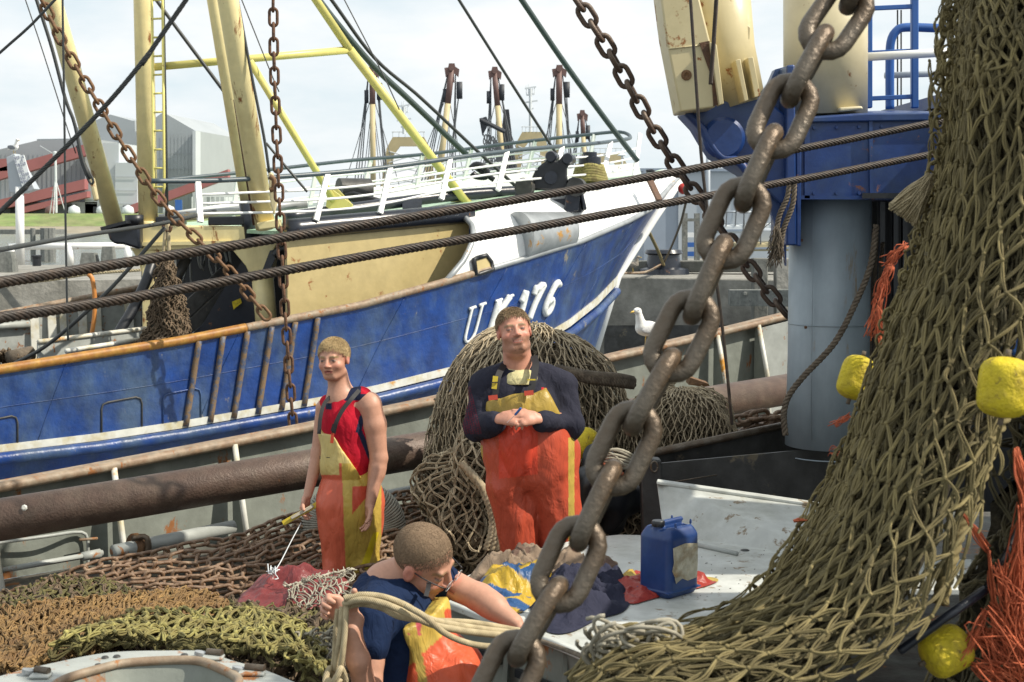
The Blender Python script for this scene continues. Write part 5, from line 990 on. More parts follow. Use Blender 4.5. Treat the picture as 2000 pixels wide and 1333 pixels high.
# ---------------- nets ----------------
# hanging net at right
LFT = [(1905, -150), (1862, 0), (1850, 70), (1843, 150), (1832, 300), (1812, 400), (1788, 500), (1752, 600), (1718, 700), (1682, 800), (1648, 880), (1614, 960), (1574, 1030), (1530, 1095), (1470, 1160), (1380, 1205), (1280, 1238), (1180, 1240), (1120, 1330)]
RGT = [(2170, -150), (2170, 0), (2160, 80), (2150, 160), (2130, 300), (2100, 420), (2060, 540), (2020, 640), (1990, 740), (1960, 840), (1935, 930), (1905, 1020), (1875, 1100), (1830, 1180), (1770, 1250), (1690, 1310), (1560, 1370), (1380, 1420), (1200, 1450)]
hn = thing('hanging_net', at(1600, 1320, 3.3), 'large olive brown trawl net hanging and sweeping down the right side', 'net')
rows_ = []
for i, ((xl, yl), (xr, yr)) in enumerate(zip(LFT, RGT)):
    v = i/(len(LFT)-1); r = []
    for t in (0, .08, .25, .5, .75, 1):
        D = 3.75-.55*math.sin(math.pi*min(1, t*.5+.1))-.5*v+(.35*(1-t) if t < .1 else 0); r.append(at(lerp(xl, xr, t), lerp(yl, yr, t), D))
    rows_.append(r)
S_ = Surf(rows_, 60, 140).bumps(.014, 2.4, 5)
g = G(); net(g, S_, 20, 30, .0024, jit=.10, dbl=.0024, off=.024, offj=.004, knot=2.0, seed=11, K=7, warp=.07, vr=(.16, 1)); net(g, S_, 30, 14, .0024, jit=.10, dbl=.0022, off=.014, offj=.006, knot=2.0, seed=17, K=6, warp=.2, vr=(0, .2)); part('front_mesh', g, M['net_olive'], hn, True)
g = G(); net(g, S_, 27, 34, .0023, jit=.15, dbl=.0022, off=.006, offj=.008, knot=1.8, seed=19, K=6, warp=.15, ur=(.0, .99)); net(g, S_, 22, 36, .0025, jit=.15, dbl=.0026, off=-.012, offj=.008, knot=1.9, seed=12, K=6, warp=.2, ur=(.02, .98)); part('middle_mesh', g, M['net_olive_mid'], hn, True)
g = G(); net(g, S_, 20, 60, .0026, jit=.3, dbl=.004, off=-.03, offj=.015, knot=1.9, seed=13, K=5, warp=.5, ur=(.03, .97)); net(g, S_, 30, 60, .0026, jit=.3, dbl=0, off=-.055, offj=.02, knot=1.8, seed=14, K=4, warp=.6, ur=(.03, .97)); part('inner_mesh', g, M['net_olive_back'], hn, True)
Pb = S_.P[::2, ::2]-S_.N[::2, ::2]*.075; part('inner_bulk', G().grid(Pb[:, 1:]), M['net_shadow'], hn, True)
# loose end loops at the lower left of the net
g = G()
for i in range(70):
    c = at(random.uniform(1165, 1300), random.uniform(1238, 1345), 2.95+random.uniform(-.03, .06)); r = random.uniform(.012, .04); th = np.linspace(0, random.uniform(3, 6), 14)+random.uniform(0, 6); R = Matrix.Rotation(random.uniform(-1, 1), 3, 'X')@Matrix.Rotation(random.uniform(-1, 1), 3, 'Y'); R = np.array(R)
    g.tube(np.array([c+R@A(r*1.7*math.cos(t), .3*r*t/3, r*math.sin(t)) for t in th]), .0045, 6)
part('loose_loop', g, M['net_pale'], hn, True)
g = G(); e = crv([at(x, y, 3.6) for x, y in LFT[1:15]], 90); n_ = len(e)
for i in range(n_-1):
    c = e[i]+RNG.normal(0, .008, 3); th = np.linspace(0, 6.28, 9); r = random.uniform(.008, .016); ph = random.uniform(0, 3); g.tube(np.array([c+A(r*math.cos(t), r*.6*math.sin(t+ph), r*1.3*math.sin(t)) for t in th]), .0036, 5, cap=False)
part('selvedge', g, M['net_olive'], hn, True)
g = G()
for a_, c_ in (((1960, 740), (1835, 1180)), ((1990, 700), (1900, 960))):
    P = crv([at(a_[0], a_[1], 3.25), at(lerp(a_[0], c_[0], .35)+10, lerp(a_[1], c_[1], .35), 3.2), at(lerp(a_[0], c_[0], .7)-5, lerp(a_[1], c_[1], .7), 3.15), at(*c_, 3.1)], 90); g.tube(P, .020, 20, lob=4, pitch=.10, dep=.45)
part('bound_seam', g, M['net_olive'], hn, True)
# second net further right
h2 = thing('side_net', at(1980, 1300, 3.6), 'darker tangled net at the far right edge behind the orange fibres', 'net')
rows2 = [[at(x0, y, 3.75), at((x0+2180)/2, y, 3.6), at(2180, y, 3.7)] for x0, y in ((2080, 300), (2040, 550), (1975, 750), (1935, 950), (1895, 1080), (1860, 1200), (1800, 1330), (1780, 1400))]
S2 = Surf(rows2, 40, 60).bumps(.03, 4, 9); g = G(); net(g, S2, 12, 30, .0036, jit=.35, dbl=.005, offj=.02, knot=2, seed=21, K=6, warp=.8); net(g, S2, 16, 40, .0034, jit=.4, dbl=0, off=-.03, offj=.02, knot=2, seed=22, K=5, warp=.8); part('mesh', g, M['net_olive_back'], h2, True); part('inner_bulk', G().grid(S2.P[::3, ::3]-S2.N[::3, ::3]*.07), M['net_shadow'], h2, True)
# yellow floats
def floatg(c, L, r, ax, n=28):
    pf = []
    for t in np.linspace(0, 1, 15): a = t*math.pi; z = -math.cos(a); rr = r*(max(0, 1-abs(z)**5)**.5*.98+.02 if 0 < t < 1 else .02); pf.append((rr, z*L/2))
    return G().lathe(c, pf, ax, n)
for x, y, D, L, r, ax, l in ((1672, 738, 3.95, .125, .047, (.35, .2, 1), 'yellow net float showing past the left edge of the hanging net'), (1962, 757, 2.82, .122, .052, (.12, .1, 1), 'yellow net float at the right edge of the picture'), (1848, 1272, 3.0, .108, .050, (1, .2, .45), 'yellow net float lying at the bottom right on the net'), (1143, 866, 8.6, .19, .075, (.6, .3, .6), 'yellow float half hidden behind the broad man on the net pile')):
    fl = thing('net_float', at(x, y, D), l, 'float', 'yellow net floats'); part('body', floatg(at(x, y, D), L, r, ax), M['float'], fl, True)
    axn = nrm(ax); part('cord', G().tube([at(x, y, D)-axn*L*.62, at(x, y, D)-axn*L*.46], .006, 8), M['rope_brown'], fl, True); part('cord', G().tube([at(x, y, D)+axn*L*.46, at(x, y, D)+axn*L*.62], .006, 8), M['rope_brown'], fl, True)
# blue strap and orange fibres
solo('blue_hose', G().tube(crv([at(1757, 1272, 2.98), at(1812, 1232, 2.96), at(1870, 1190, 2.95), at(1925, 1152, 3.0)], 30), .010, 10), M['black_paint'], 'dark blue flat strap slanting above the lowest yellow float', 'strap', smooth=True)
solo('black_hose', G().tube(crv([at(1925, 1150, 3.0), at(1960, 1090, 3.02), at(1985, 1040, 3.05), at(2010, 990, 3.1)], 30), .007, 8), M['black'], 'thin black hose curving at the right edge above the fibres', 'hose', smooth=True)
g = G(); g.tube(crv([at(1972, 690, 3.05), at(1990, 670, 3.05), at(2030, 630, 3.05)], 12), .012, 8); solo('blue_rag', g, M['blue_rail'], 'short blue strap above the yellow float at the right edge', 'strap', smooth=True)
g = G()
def fib(P0, P1, n, spread, r=.0019, D=2.98, w=.01):
    for i in range(n):
        a_ = A(*P0)+RNG.normal(0, spread*.5, 2); c_ = A(*P1)+RNG.normal(0, spread, 2); m1 = lerp(a_, c_, .35)+RNG.normal(0, spread*.6, 2); m2 = lerp(a_, c_, .7)+RNG.normal(0, spread*.7, 2); d = D+RNG.normal(0, .02)
        g.tube(crv([at(*a_, d), at(*m1, d-abs(RNG.normal(0, w))), at(*m2, d-abs(RNG.normal(0, w))), at(*c_, d)], 12), r, 4)
fib((1868, 985), (1930, 1075), 9, 3); fib((1930, 1075), (1938, 1190), 9, 3.5); fib((1925, 1195), (1885, 1290), 14, 8); fib((1935, 1190), (2010, 1290), 26, 18, .0015); fib((1925, 1240), (2020, 1330), 80, 32, .0015); fib((2005, 990), (1985, 1200), 60, 15, .0015); fib((1950, 1110), (2010, 1270), 34, 18, .0015); fib((1960, 1290), (2020, 1370), 44, 28, .0015); fib((1995, 1180), (2010, 1330), 56, 18, .0015); fib((1905, 1300), (1990, 1345), 26, 12); fib((1985, 880), (2005, 1000), 26, 7)
solo('orange_fibres', g, M['fibre_orange'], 'loose bunch of orange polypropylene chafing fibres at the lower right', 'fibres', kind='stuff', smooth=True)
g = G()
fib((1770, 480), (1730, 520), 22, 8, .0014, 3.9); fib((1740, 520), (1715, 580), 26, 8, .0014, 3.9); fib((1725, 560), (1700, 650), 14, 7, .0014, 3.9); fib((1715, 600), (1722, 670), 20, 5, .0016, 3.9); fib((1660, 812), (1628, 828), 10, 5, .0014, 3.8); fib((1650, 880), (1626, 890), 10, 6, .0014, 3.8); fib((1578, 1016), (1552, 1018), 22, 1.6, .0016, 3.6)
solo('orange_fray', g, M['fibre_orange'], 'thin orange frayed threads along the left edge of the hanging net', 'fibres', kind='stuff', smooth=True)
g = G()
for i in range(150):
    a_ = (1818+random.uniform(-5, 5), 345+random.uniform(-6, 22)); b_ = (random.uniform(1735, 1790), 0); yy = 402+(b_[0]-1735)*.68+random.uniform(-7, 7); g.tube(crv([at(*a_, 3.55), at(lerp(a_[0], b_[0], .5)+random.uniform(-3, 3), lerp(a_[1], yy, .5)+random.uniform(-7, 3), 3.52+random.uniform(-.01, .02)), at(b_[0], yy, 3.55)], 8), .0022, 4)
solo('rope_tassel', g, M['rope_beige'], 'straw coloured frayed rope end sticking out left of the hanging net', 'rope end', smooth=True)
# net pile at the centre
def mound(cx, cy, rx, ry, D, dD, seed, bump=.05, th0=-.15, th1=1.15, power=2.4):
    rows = []
    for v in np.linspace(0, 1, 14):
        a = -math.pi/2*.98+v*math.pi*.96; y = cy+ry*math.sin(a); hw = rx*max(1-abs((y-cy)/ry)**power, 0.0)**(1/power)+2; r = []
        for u in np.linspace(-1, 1, 11): r.append(at(cx+hw*math.sin(u*math.pi/2), y, D-dD*math.cos(u*math.pi/2)*(max(math.cos(a), .05)**.6)))
        rows.append(r)
    return Surf(rows, 60, 70).bumps(bump, 2.6, seed)
def pile(name, lab, S, mats, nu, nv, r, seed, dbl=0., bulk=True):
    t = thing(name, S.P[-1].mean(0), lab, 'net')
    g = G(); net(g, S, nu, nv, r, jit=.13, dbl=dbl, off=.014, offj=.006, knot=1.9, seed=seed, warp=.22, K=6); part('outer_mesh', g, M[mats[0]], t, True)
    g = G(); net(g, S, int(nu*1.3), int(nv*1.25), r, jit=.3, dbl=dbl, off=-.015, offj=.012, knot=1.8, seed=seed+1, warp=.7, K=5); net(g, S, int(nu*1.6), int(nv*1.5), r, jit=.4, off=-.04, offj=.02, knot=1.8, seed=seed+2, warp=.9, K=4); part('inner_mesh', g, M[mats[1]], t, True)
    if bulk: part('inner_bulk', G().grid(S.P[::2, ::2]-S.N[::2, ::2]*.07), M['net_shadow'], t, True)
    return t
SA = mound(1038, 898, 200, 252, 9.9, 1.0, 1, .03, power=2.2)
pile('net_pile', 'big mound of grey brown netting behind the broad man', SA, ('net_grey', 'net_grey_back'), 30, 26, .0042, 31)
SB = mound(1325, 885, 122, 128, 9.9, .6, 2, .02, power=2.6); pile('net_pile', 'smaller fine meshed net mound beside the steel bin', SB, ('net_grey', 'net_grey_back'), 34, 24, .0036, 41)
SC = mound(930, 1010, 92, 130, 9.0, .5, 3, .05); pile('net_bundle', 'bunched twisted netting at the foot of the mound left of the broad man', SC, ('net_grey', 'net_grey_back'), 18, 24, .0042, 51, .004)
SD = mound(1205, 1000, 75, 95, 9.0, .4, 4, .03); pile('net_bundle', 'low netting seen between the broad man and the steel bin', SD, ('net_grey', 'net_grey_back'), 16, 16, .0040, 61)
g = G(); 
for k in range(3): g.tube(crv([at(1085+20*k, 720+6*k, 9.0), at(1150, 733+4*k, 8.95), at(1205, 738+5*k, 9.0), at(1236, 744+4*k, 9.1)], 80), .032, 20, lob=5, pitch=.1, dep=.3)
solo('rope_roll', g, M['rope_brown'], 'thick brown rope roll lying across the net mound right of the man', 'rope', smooth=True)
g = G()
for k in range(5): g.tube(crv([at(900+10*k, 905+12*k, 8.55), at(940+8*k, 950+10*k, 8.5), at(962+5*k, 1020, 8.5), at(950+12*k, 1075, 8.5)], 60), .026, 14, lob=4, pitch=.12, dep=.4)
solo('twisted_net', g, M['net_grey'], 'twisted rope like strand of netting running down left of the orange trousers', 'net', smooth=True)
# dark things behind the heavy chain
g = G().grid(mound(1180, 960, 62, 75, 8.5, .25, 8, .03).P); solo('black_sack', g, M['black'], 'black plastic sack lying behind the heavy chain beside the man', 'sack', smooth=True)
g = G(); 
for k in range(7): g.tube(crv([at(1150, 925-6*k+random.uniform(-3, 3), 8.25), at(1190, 880+8*k*random.random(), 8.2), at(1235, 890+5*k, 8.25), at(1262, 930-4*k, 8.3)], 40), .010, 8, lob=3, pitch=.06)
solo('rope_tangle', g, M['net_pale'], 'tangle of pale ropes behind the heavy chain above the black sack', 'rope', smooth=True)
g = G(); 
for k in range(3): g.tube(crv([at(1165+5*k, 905+9*k, 8.2), at(1195, 915+6*k, 8.15), at(1228, 935+4*k, 8.2)], 24), .014, 8)
solo('orange_rag', g, M['fibre_orange'], 'orange red frayed strands on the dark sack behind the chain', 'rope', smooth=True)
g = G()
V, f = link_geo(.032, .16, .10, 10)
for i in range(26):
    c = at(1450+(i % 9)*11, 845-(i//9)*14+random.uniform(-6, 6), 10.2-.1*(i//9)); R = frame(RNG.normal(0, 1, 3)*A(1, .4, .5)+A(.6, 0, .2), RNG.normal(0, 1, 3)); g.add(V@R.T+c, f)
lm2 = None
ch = thing('chain_heap', at(1490, 860, 10.2), 'small heap of rusty chain beside the foot of the column', 'chain'); part('chain_links', g, M['rust_chain_mat'], ch, True)['kind'] = 'stuff'
# coil of rope behind the young man
co = thing('hose_coil', at(690, 1085, 8.8), 'large ribbed grey rope coil standing behind the young man', 'coil')
c0 = at(690, 1030, 8.85); g = G()
th = np.linspace(0, 2*np.pi, 200); ring = np.array([c0+A(.235*math.cos(t), .03*math.sin(t), .20*math.sin(t)) for t in th]); g.tube(ring, .085, 22, cap=False, lob=0)
part('core', g, M['coil_rope'], co, True); g = G(); 
for k in range(6):
    w_ = []
    for t in np.linspace(0, 2*np.pi, 900): a = t*16+k*2*np.pi/6*1.0; rr = .235+.088*math.cos(a); w_.append(c0+A(rr*math.cos(t), .03*math.sin(t)+.088*math.sin(a), (rr-.035)*math.sin(t)))
    g.tube(np.array(w_), .0085, 6, cap=False)
part('winding', g, M['coil_rope'], co, True)
# nets on the deck in the lower left
def field(ctrl, seed, amp=.02): return Surf([[at(*p) for p in r] for r in ctrl], 60, 60).bumps(amp, 3.4, seed)
F0 = field([[(-60, 1185, 7.3), (60, 1150, 7.4), (200, 1136, 7.5), (320, 1172, 7.4), (470, 1180, 7.3), (620, 1188, 7.4), (700, 1200, 7.6)], [(-60, 1220, 6.5), (60, 1200, 6.5), (200, 1190, 6.6), (330, 1205, 6.5), (470, 1200, 6.4), (600, 1215, 6.4), (700, 1240, 6.6)], [(-60, 1270, 5.6), (60, 1250, 5.6), (200, 1240, 5.6), (330, 1240, 5.5), (470, 1235, 5.5), (600, 1260, 5.4), (700, 1290, 5.6)], [(-60, 1350, 4.8), (60, 1320, 4.8), (200, 1300, 4.8), (330, 1290, 4.8), (470, 1300, 4.7), (600, 1340, 4.6), (700, 1380, 4.7)]], 5, .02)
dn = thing('deck_net', at(300, 1300, 5.5), 'broad heap of dark brown and olive netting spread over the deck', 'net')
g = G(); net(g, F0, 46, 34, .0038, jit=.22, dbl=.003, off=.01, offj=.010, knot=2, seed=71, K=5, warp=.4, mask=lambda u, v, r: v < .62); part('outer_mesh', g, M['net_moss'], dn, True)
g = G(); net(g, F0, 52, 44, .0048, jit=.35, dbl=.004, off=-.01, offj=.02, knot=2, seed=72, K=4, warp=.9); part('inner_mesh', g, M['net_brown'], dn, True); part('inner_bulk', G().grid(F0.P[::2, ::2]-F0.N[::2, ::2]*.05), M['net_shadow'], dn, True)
F1 = field([[(-60, 1222, 6.3), (60, 1192, 6.3), (200, 1178, 6.4), (300, 1178, 6.4), (390, 1182, 6.4), (445, 1206, 6.2)], [(-60, 1255, 5.6), (60, 1228, 5.7), (180, 1212, 5.8), (300, 1205, 5.8), (380, 1212, 5.8), (425, 1222, 5.8)], [(-60, 1290, 5.1), (60, 1268, 5.2), (150, 1250, 5.2), (240, 1232, 5.3), (300, 1228, 5.4), (340, 1228, 5.5)], [(-60, 1325, 4.7), (20, 1310, 4.7), (90, 1290, 4.8), (150, 1270, 4.9), (190, 1255, 5.0), (230, 1240, 5.1)]], 6, .015)
on = thing('orange_net', at(150, 1300, 5.0), 'rusty orange netting bunched over the dark net at lower left', 'net')
g = G(); net(g, F1, 44, 26, .0034, jit=.18, dbl=.0035, off=.03, offj=.008, knot=2.1, seed=81, K=6, warp=.3); net(g, F1, 40, 32, .0034, jit=.3, dbl=.004, off=.015, offj=.012, knot=2.1, seed=82, K=5, warp=.9); part('mesh', g, M['net_orange'], on, True)
F2 = field([[(210, 1232, 5.4), (300, 1214, 5.5), (400, 1214, 5.5), (480, 1206, 5.5), (530, 1216, 5.4), (580, 1250, 5.3)], [(180, 1250, 5.1), (260, 1236, 5.2), (380, 1236, 5.2), (480, 1232, 5.2), (560, 1250, 5.1), (610, 1282, 5.0)], [(150, 1268, 4.85), (230, 1256, 4.9), (340, 1258, 4.9), (460, 1262, 4.9), (560, 1282, 4.8), (630, 1320, 4.7)], [(100, 1290, 4.65), (200, 1272, 4.7), (330, 1272, 4.65), (450, 1284, 4.6), (560, 1320, 4.5), (640, 1370, 4.5)]], 7, .012)
gn = thing('green_net', at(400, 1300, 4.8), 'bright yellow green knotted netting draped behind the hopper rim', 'net')
g = G(); net(g, F2, 26, 13, .0036, jit=.14, dbl=.0035, off=.055, offj=.005, knot=2.6, seed=91, K=7, warp=.2); part('outer_mesh', g, M['net_green'], gn, True)
g = G(); net(g, F2, 30, 20, .0036, jit=.3, dbl=.004, off=.02, offj=.01, knot=2.2, seed=92, K=5, warp=.7); part('inner_mesh', g, M['net_moss'], gn, True)
# pale knots left of the crouching man
g = G()
for i in range(90):
    c = at(random.uniform(585, 650), random.uniform(1240, 1335), 4.95+random.uniform(-.08, .05)); R = frame(RNG.normal(0, 1, 3), RNG.normal(0, 1, 3)); th = np.linspace(0, random.uniform(3, 6.2), 10); r = random.uniform(.012, .03); g.tube(np.array([c+R@A(r*math.cos(t), r*math.sin(t), .01*t) for t in th]), .0045, 6)
solo('rope_tangle', g, M['net_pale'], 'pale grey tangle of knotted twine beside the held rope at bottom', 'rope', smooth=True)
# white edged net and red sheet by the young man
F3 = field([[(556, 1150, 7.0), (600, 1138, 7.1), (650, 1134, 7.2), (690, 1128, 7.3)], [(565, 1175, 6.9), (600, 1165, 6.9), (645, 1155, 6.9), (690, 1150, 6.9)], [(585, 1200, 6.7), (610, 1198, 6.7), (650, 1190, 6.7), (700, 1180, 6.7)]], 8, .006)
wn = thing('white_edged_net', at(620, 1200, 6.9), 'small pale net with thick white knotted edge in front of the young man', 'net')
g = G(); net(g, F3, 12, 7, .0030, jit=.12, off=.03, knot=2, seed=95, K=6, warp=.3); part('mesh', g, M['net_pale'], wn, True)
g = G(); e = crv([at(556, 1146, 6.98), at(600, 1134, 7.05), at(650, 1120, 7.15), at(690, 1112, 7.2)], 60); g.tube(e+RNG.normal(0, .004, e.shape), .006, 8); 
for i in range(30): c = e[random.randrange(60)]; g.tube(crv([c, c+RNG.normal(0, .012, 3), c+RNG.normal(0, .016, 3)], 6), .0025, 5)
part('edge_cord', g, M['net_white'], wn, True)
def cloth(name, lab, m, pts, z, H, seed, D=None, f=16., mt=None, cat='clothes', lift=0., col=None):
    B = crv(np.array([onz(x, y, z) for x, y in pts]+[onz(*pts[0], z)]), 121); c = B[:-1].mean(0); N = 46; r = np.linspace(0, 1, N)[:, None]
    P = c+(B[None]-c)*(r[..., None]**.9); h = H*(1-r**3.5)*np.ones((1, 121)); P2 = P.copy()
    w_ = fold(P*A(1, 1, 0), seed, f, 1.0, 1.0); w2 = fold(P*A(1, 1, 0)+3, seed+5, f*2.3, 1.0, 1.0); k = (1-r**6)
    P2[..., 2] = z+.006+h*(.75+.75*w_)+k*(.004+.55*H*np.maximum(0, w2+.2)+.16*H*fold(P*A(1, 1, 0)+9, seed+8, f*5, 1.0, 1.0)); P2[..., 0] += .012*w2*k; P2[..., 2] = np.maximum(P2[..., 2], z+.004)
    P2[:, -1] = P2[:, 0]; g = G().grid(P2)
    if col: g.C.append(col(P2.reshape(-1, 3)))
    return solo(name, g, M[m], lab, cat, smooth=True)
cloth('red_sheet', 'faded red oilskin sheet lying in front of the chain mat', 'attrrubber', [(470, 1165), (520, 1128), (590, 1118), (660, 1125), (680, 1150), (620, 1190), (520, 1192), (465, 1185)], CZ-1.93, .10, 3, f=9, col=lambda P: np.tile(A(.17, .03, .03), (len(P), 1)))
print('nets ok')
# ---------------- people ----------------
SK = A(.50, .265, .18)
def axes(f, u): f = nrm(f); u = nrm(u-np.dot(u, f)*f); return f, u, np.cross(f, u)
def head(s, C, f, u, l, k=1., smile=False, open_=False, wl=1.):
    p = lambda a, b, c: C+(l*a*wl+f*b+u*c)*k; R = np.stack([l, f, u], 1)
    s.ell(p(0, -.012, .036), (.076*k*wl, .094*k, .088*k), R, .02); s.ell(p(0, .024, -.035), (.064*k*wl, .070*k, .078*k), R, .025); s.ell(p(0, .040, -.092), (.034*k*wl, .034*k, .024*k), R, .022)
    for q in (-1, 1):
        s.ell(p(q*.040, .052, -.030), (.026*k, .030*k, .024*k), R, .015); s.cap(p(q*.045, .0, -.075), p(q*.020, .062, -.095), .022*k, .018*k, .02)
        s.ell(p(q*.031, .098, .002), (.014*k, .012*k, .010*k), R, .010, 'sub'); s.ell(p(q*.031, .076, .001), (.014*k, .0115*k, .0105*k), R, .003)
        s.ell(p(q*.076, -.006, -.004), (.009*k, .019*k, .031*k), R, .008); s.ell(p(q*.084, .000, .0), (.004*k, .010*k, .018*k), R, .003, 'sub'); s.ell(p(q*.013, .096, -.031), (.008*k, .010*k, .007*k), R, .006)
    s.cap(p(-.034, .078, .024), p(.034, .078, .024), .010*k, .010*k, .014); s.cap(p(0, .088, .016), p(0, .108, -.026), .0075*k, .0115*k, .010)
    wd = .030 if smile else .021; up_ = .006 if smile else 0; s.cap(p(-wd, .074, -.058+up_), p(0, .080, -.060), .007*k, None, .010); s.cap(p(wd, .074, -.058+up_), p(0, .080, -.060), .007*k, None, .010); s.cap(p(-.014, .084, -.056), p(.014, .084, -.056), .0075*k, None, .007); s.cap(p(-.014, .081, -.068), p(.014, .081, -.068), .0085*k, None, .007)
    if smile: s.cap(p(-wd, .090, -.057), p(0, .096, -.063), .003*k, None, .003, 'sub'); s.cap(p(wd, .090, -.057), p(0, .096, -.063), .003*k, None, .003, 'sub')
    elif open_: s.ell(p(0, .094, -.062), (.015*k, .010*k, .005*k), R, .003, 'sub')
    else: s.cap(p(-.02, .092, -.062), p(.02, .092, -.062), .0022*k, None, .003, 'sub')
def facecol(P, C, f, u, l, k, base, brow, stub=.0, squint=False, cheek=.5, wl=1.):
    q = (P-C)/k; a, b, c = q@l/wl, q@f, q@u; c0 = c; c = c-(6.5*a*a*(c < -.04) if squint else 0); col = np.tile(base, (len(P), 1)).astype(float); near = (np.abs(a) < .1) & (np.abs(b) < .13) & (np.abs(c) < .14)
    def mixin(w_, cc): nonlocal col; w_ = (w_*near)[:, None]; col = col*(1-w_)+np.array(cc)*w_
    sm = lambda x, e0, e1: np.clip((x-e0)/(e1-e0), 0, 1)
    mixin(cheek*np.exp(-(((np.abs(a)-.04)/.022)**2+((c+.03)/.022)**2))*(b > .02), A(.58, .20, .14)); mixin(.5*np.exp(-((a/.016)**2+((c+.022)/.018)**2))*(b > .08), A(.58, .22, .16))
    mixin((np.abs(a) > .066)*(np.abs(b) < .03)*(np.abs(c) < .035)*.5, A(.60, .20, .15))
    if stub: mixin(stub*sm(-c, .035, .06)*(b > -.02)*(c > -.125), A(.24, .14, .09))
    mixin(sm(.0095-np.abs(c+.062), 0, .004)*sm(.024-np.abs(a), 0, .004)*(b > .06), A(.42, .13, .10)); mixin(sm(.0030-np.abs(c+.0615), 0, .002)*(np.abs(a) < .024)*(b > .06), A(.10, .03, .03))
    mixin(1.*sm(.0075-np.abs(c-.026+.25*(np.abs(np.abs(a)-.030))), 0, .003)*(np.abs(a) > .012)*(np.abs(a) < .052)*(b > .05), brow)
    hgt = .0036 if squint else .0046; e = (((np.abs(a)-.031)/.0145)**2+((c-.002)/hgt)**2); mixin((e < 1)*(b > .06)*1., A(.16, .09, .07) if squint else A(.34, .27, .23)); mixin((((np.abs(a)-.0315)/.0062)**2+((c-.002)/min(hgt, .006))**2 < 1)*(b > .06)*1., A(.04, .045, .05)); mixin((np.abs(c-.002-hgt) < .0022)*(np.abs(np.abs(a)-.031) < .015)*(b > .05)*.8, A(.16, .08, .06))
    return col
def hair(C, f, u, l, k, wl, m, par, n=3600, ln=.013, drop=.0, fwd=.5, r=.0011, shell=.0016, slope=.68, top=1., fr=.0035, up0=.010):
    "thin scalp shell plus short strands lying over it, with an uneven hairline"
    R = np.stack([l, f, u], 1); c0 = C+(f*-.012+u*.036)*k; rad = A(.076*wl+shell, .094+shell, .088+shell)*k; pl0 = lambda q: (q@u-drop*k)-slope*(q@f)
    h = SDF(C-.17, C+.18, .0035); h.ell(c0, rad+.0012, R, 0); h.plane(C+u*(drop+up0)*k, -(u-f*slope), .003); V, Q = h.geo(); g = G().add(V, Q)
    rg = np.random.default_rng(3); d = nrm(rg.normal(0, 1, (n*2, 3))); P = c0+(d*rad)@R.T; q = P-C; e = pl0(q)+rg.normal(0, fr, len(P)); keep = e > .004*k; ear = (np.abs(q@l) > .06*k) & (q@u < .03*k) & (q@f > -.02*k); keep &= ~(ear & (q@f > .012*k)); d, P = d[keep][:n], P[keep][:n]
    if n == 0: return part('hair', g, M[m], par, True)
    N = nrm((d/rad)@R.T); comb = nrm(f*fwd-u*(1-abs(fwd))*.9+rg.normal(0, .22, P.shape)); comb = nrm(comb-(comb*N).sum(-1, keepdims=True)*N); L = ln*k*rg.uniform(.6, 1.3, (len(P), 1)); 
    g.tube(np.stack([P-N*.001, P+N*.003*k*top+comb*L*.5, P+N*.0035*k*top+comb*L], 1), r*k, 4, cap=False); return part('hair', g, M[m], par, True)
def hand(s, W, d, n, side, k=1., curls=(.5, .6, .6, .7), spread=.10, thumb=(.5, .55, .3), tc=.4, jr=1.):
    d = nrm(d); n = nrm(n-np.dot(n, d)*d); sd = nrm(side-np.dot(side, d)*d-np.dot(side, n)*n)   # side = towards the index finger
    s.cap(W, W+d*.05*k, .026*k, .034*k, .012, flat=(n, 1.75)); s.cap(W+d*.04*k+sd*.012*k, W+d*.082*k+sd*.022*k, .024*k, .020*k, .01, flat=(n, 1.6)); s.cap(W+d*.04*k-sd*.012*k, W+d*.078*k-sd*.024*k, .022*k, .018*k, .01, flat=(n, 1.5))
    tips = []
    for i, (o, L) in enumerate(((.030, .074), (.010, .082), (-.010, .076), (-.029, .060))):
        p = W+d*(.088-.004*abs(i-1))*k+sd*o*k; a = curls[i]; dd = nrm(d+sd*spread*(1.4-i)*.6); r = (.0096, .0098, .0092, .0082)[i]*k*jr
        for j, fr in enumerate((.46, .30, .24)):
            dd = dd*math.cos(a*(1 if j else .8))+n*math.sin(a*(1 if j else .8)); dd = nrm(dd); 
            nn = nrm(n-np.dot(n, dd)*dd) if abs(np.dot(n, dd)) < .98 else -d; 
            if np.dot(nn, -d) < 0 and np.dot(dd, n) > .5: nn = -d
            q = p+dd*L*fr*k; s.cap(p, q, r*(1-.08*j), r*(.94-.08*j), .0035); p = q; n_ = n; 
            a2 = curls[i]; 
            if j < 2: # next bend turns about the same knuckle axis
                ax = np.cross(d, n); rot = lambda v, t: v*math.cos(t)+np.cross(ax, v)*math.sin(t)+ax*np.dot(ax, v)*(1-math.cos(t)); dd = rot(dd, a2); dd = dd; a = 0
        tips.append(p)
    t0 = W+d*.022*k+sd*.022*k; td = nrm(sd*thumb[0]+d*thumb[1]+n*thumb[2]); t1 = t0+td*.038*k; td2 = nrm(td+d*tc+n*tc*.6); t2 = t1+td2*.034*k; t3 = t2+nrm(td2+n*tc)*.026*k
    s.cap(t0, t1, .017*k, .0135*k, .012); s.cap(t1, t2, .0125*k, .011*k, .005); s.cap(t2, t3, .011*k, .0095*k, .004)
    return tips
def skinG(s, colf): V, Q = s.geo(); g = G().add(V, Q); g.C.append(colf(V)); return g
def clothG(s, colf): return skinG(s, colf)
def pick(P, base, *rules):
    "colour by where a point sits on the garment; rules = (mask, colour)"
    col = np.tile(np.array(base, float), (len(P), 1))
    for m_, c in rules: col[m_] = c
    return col
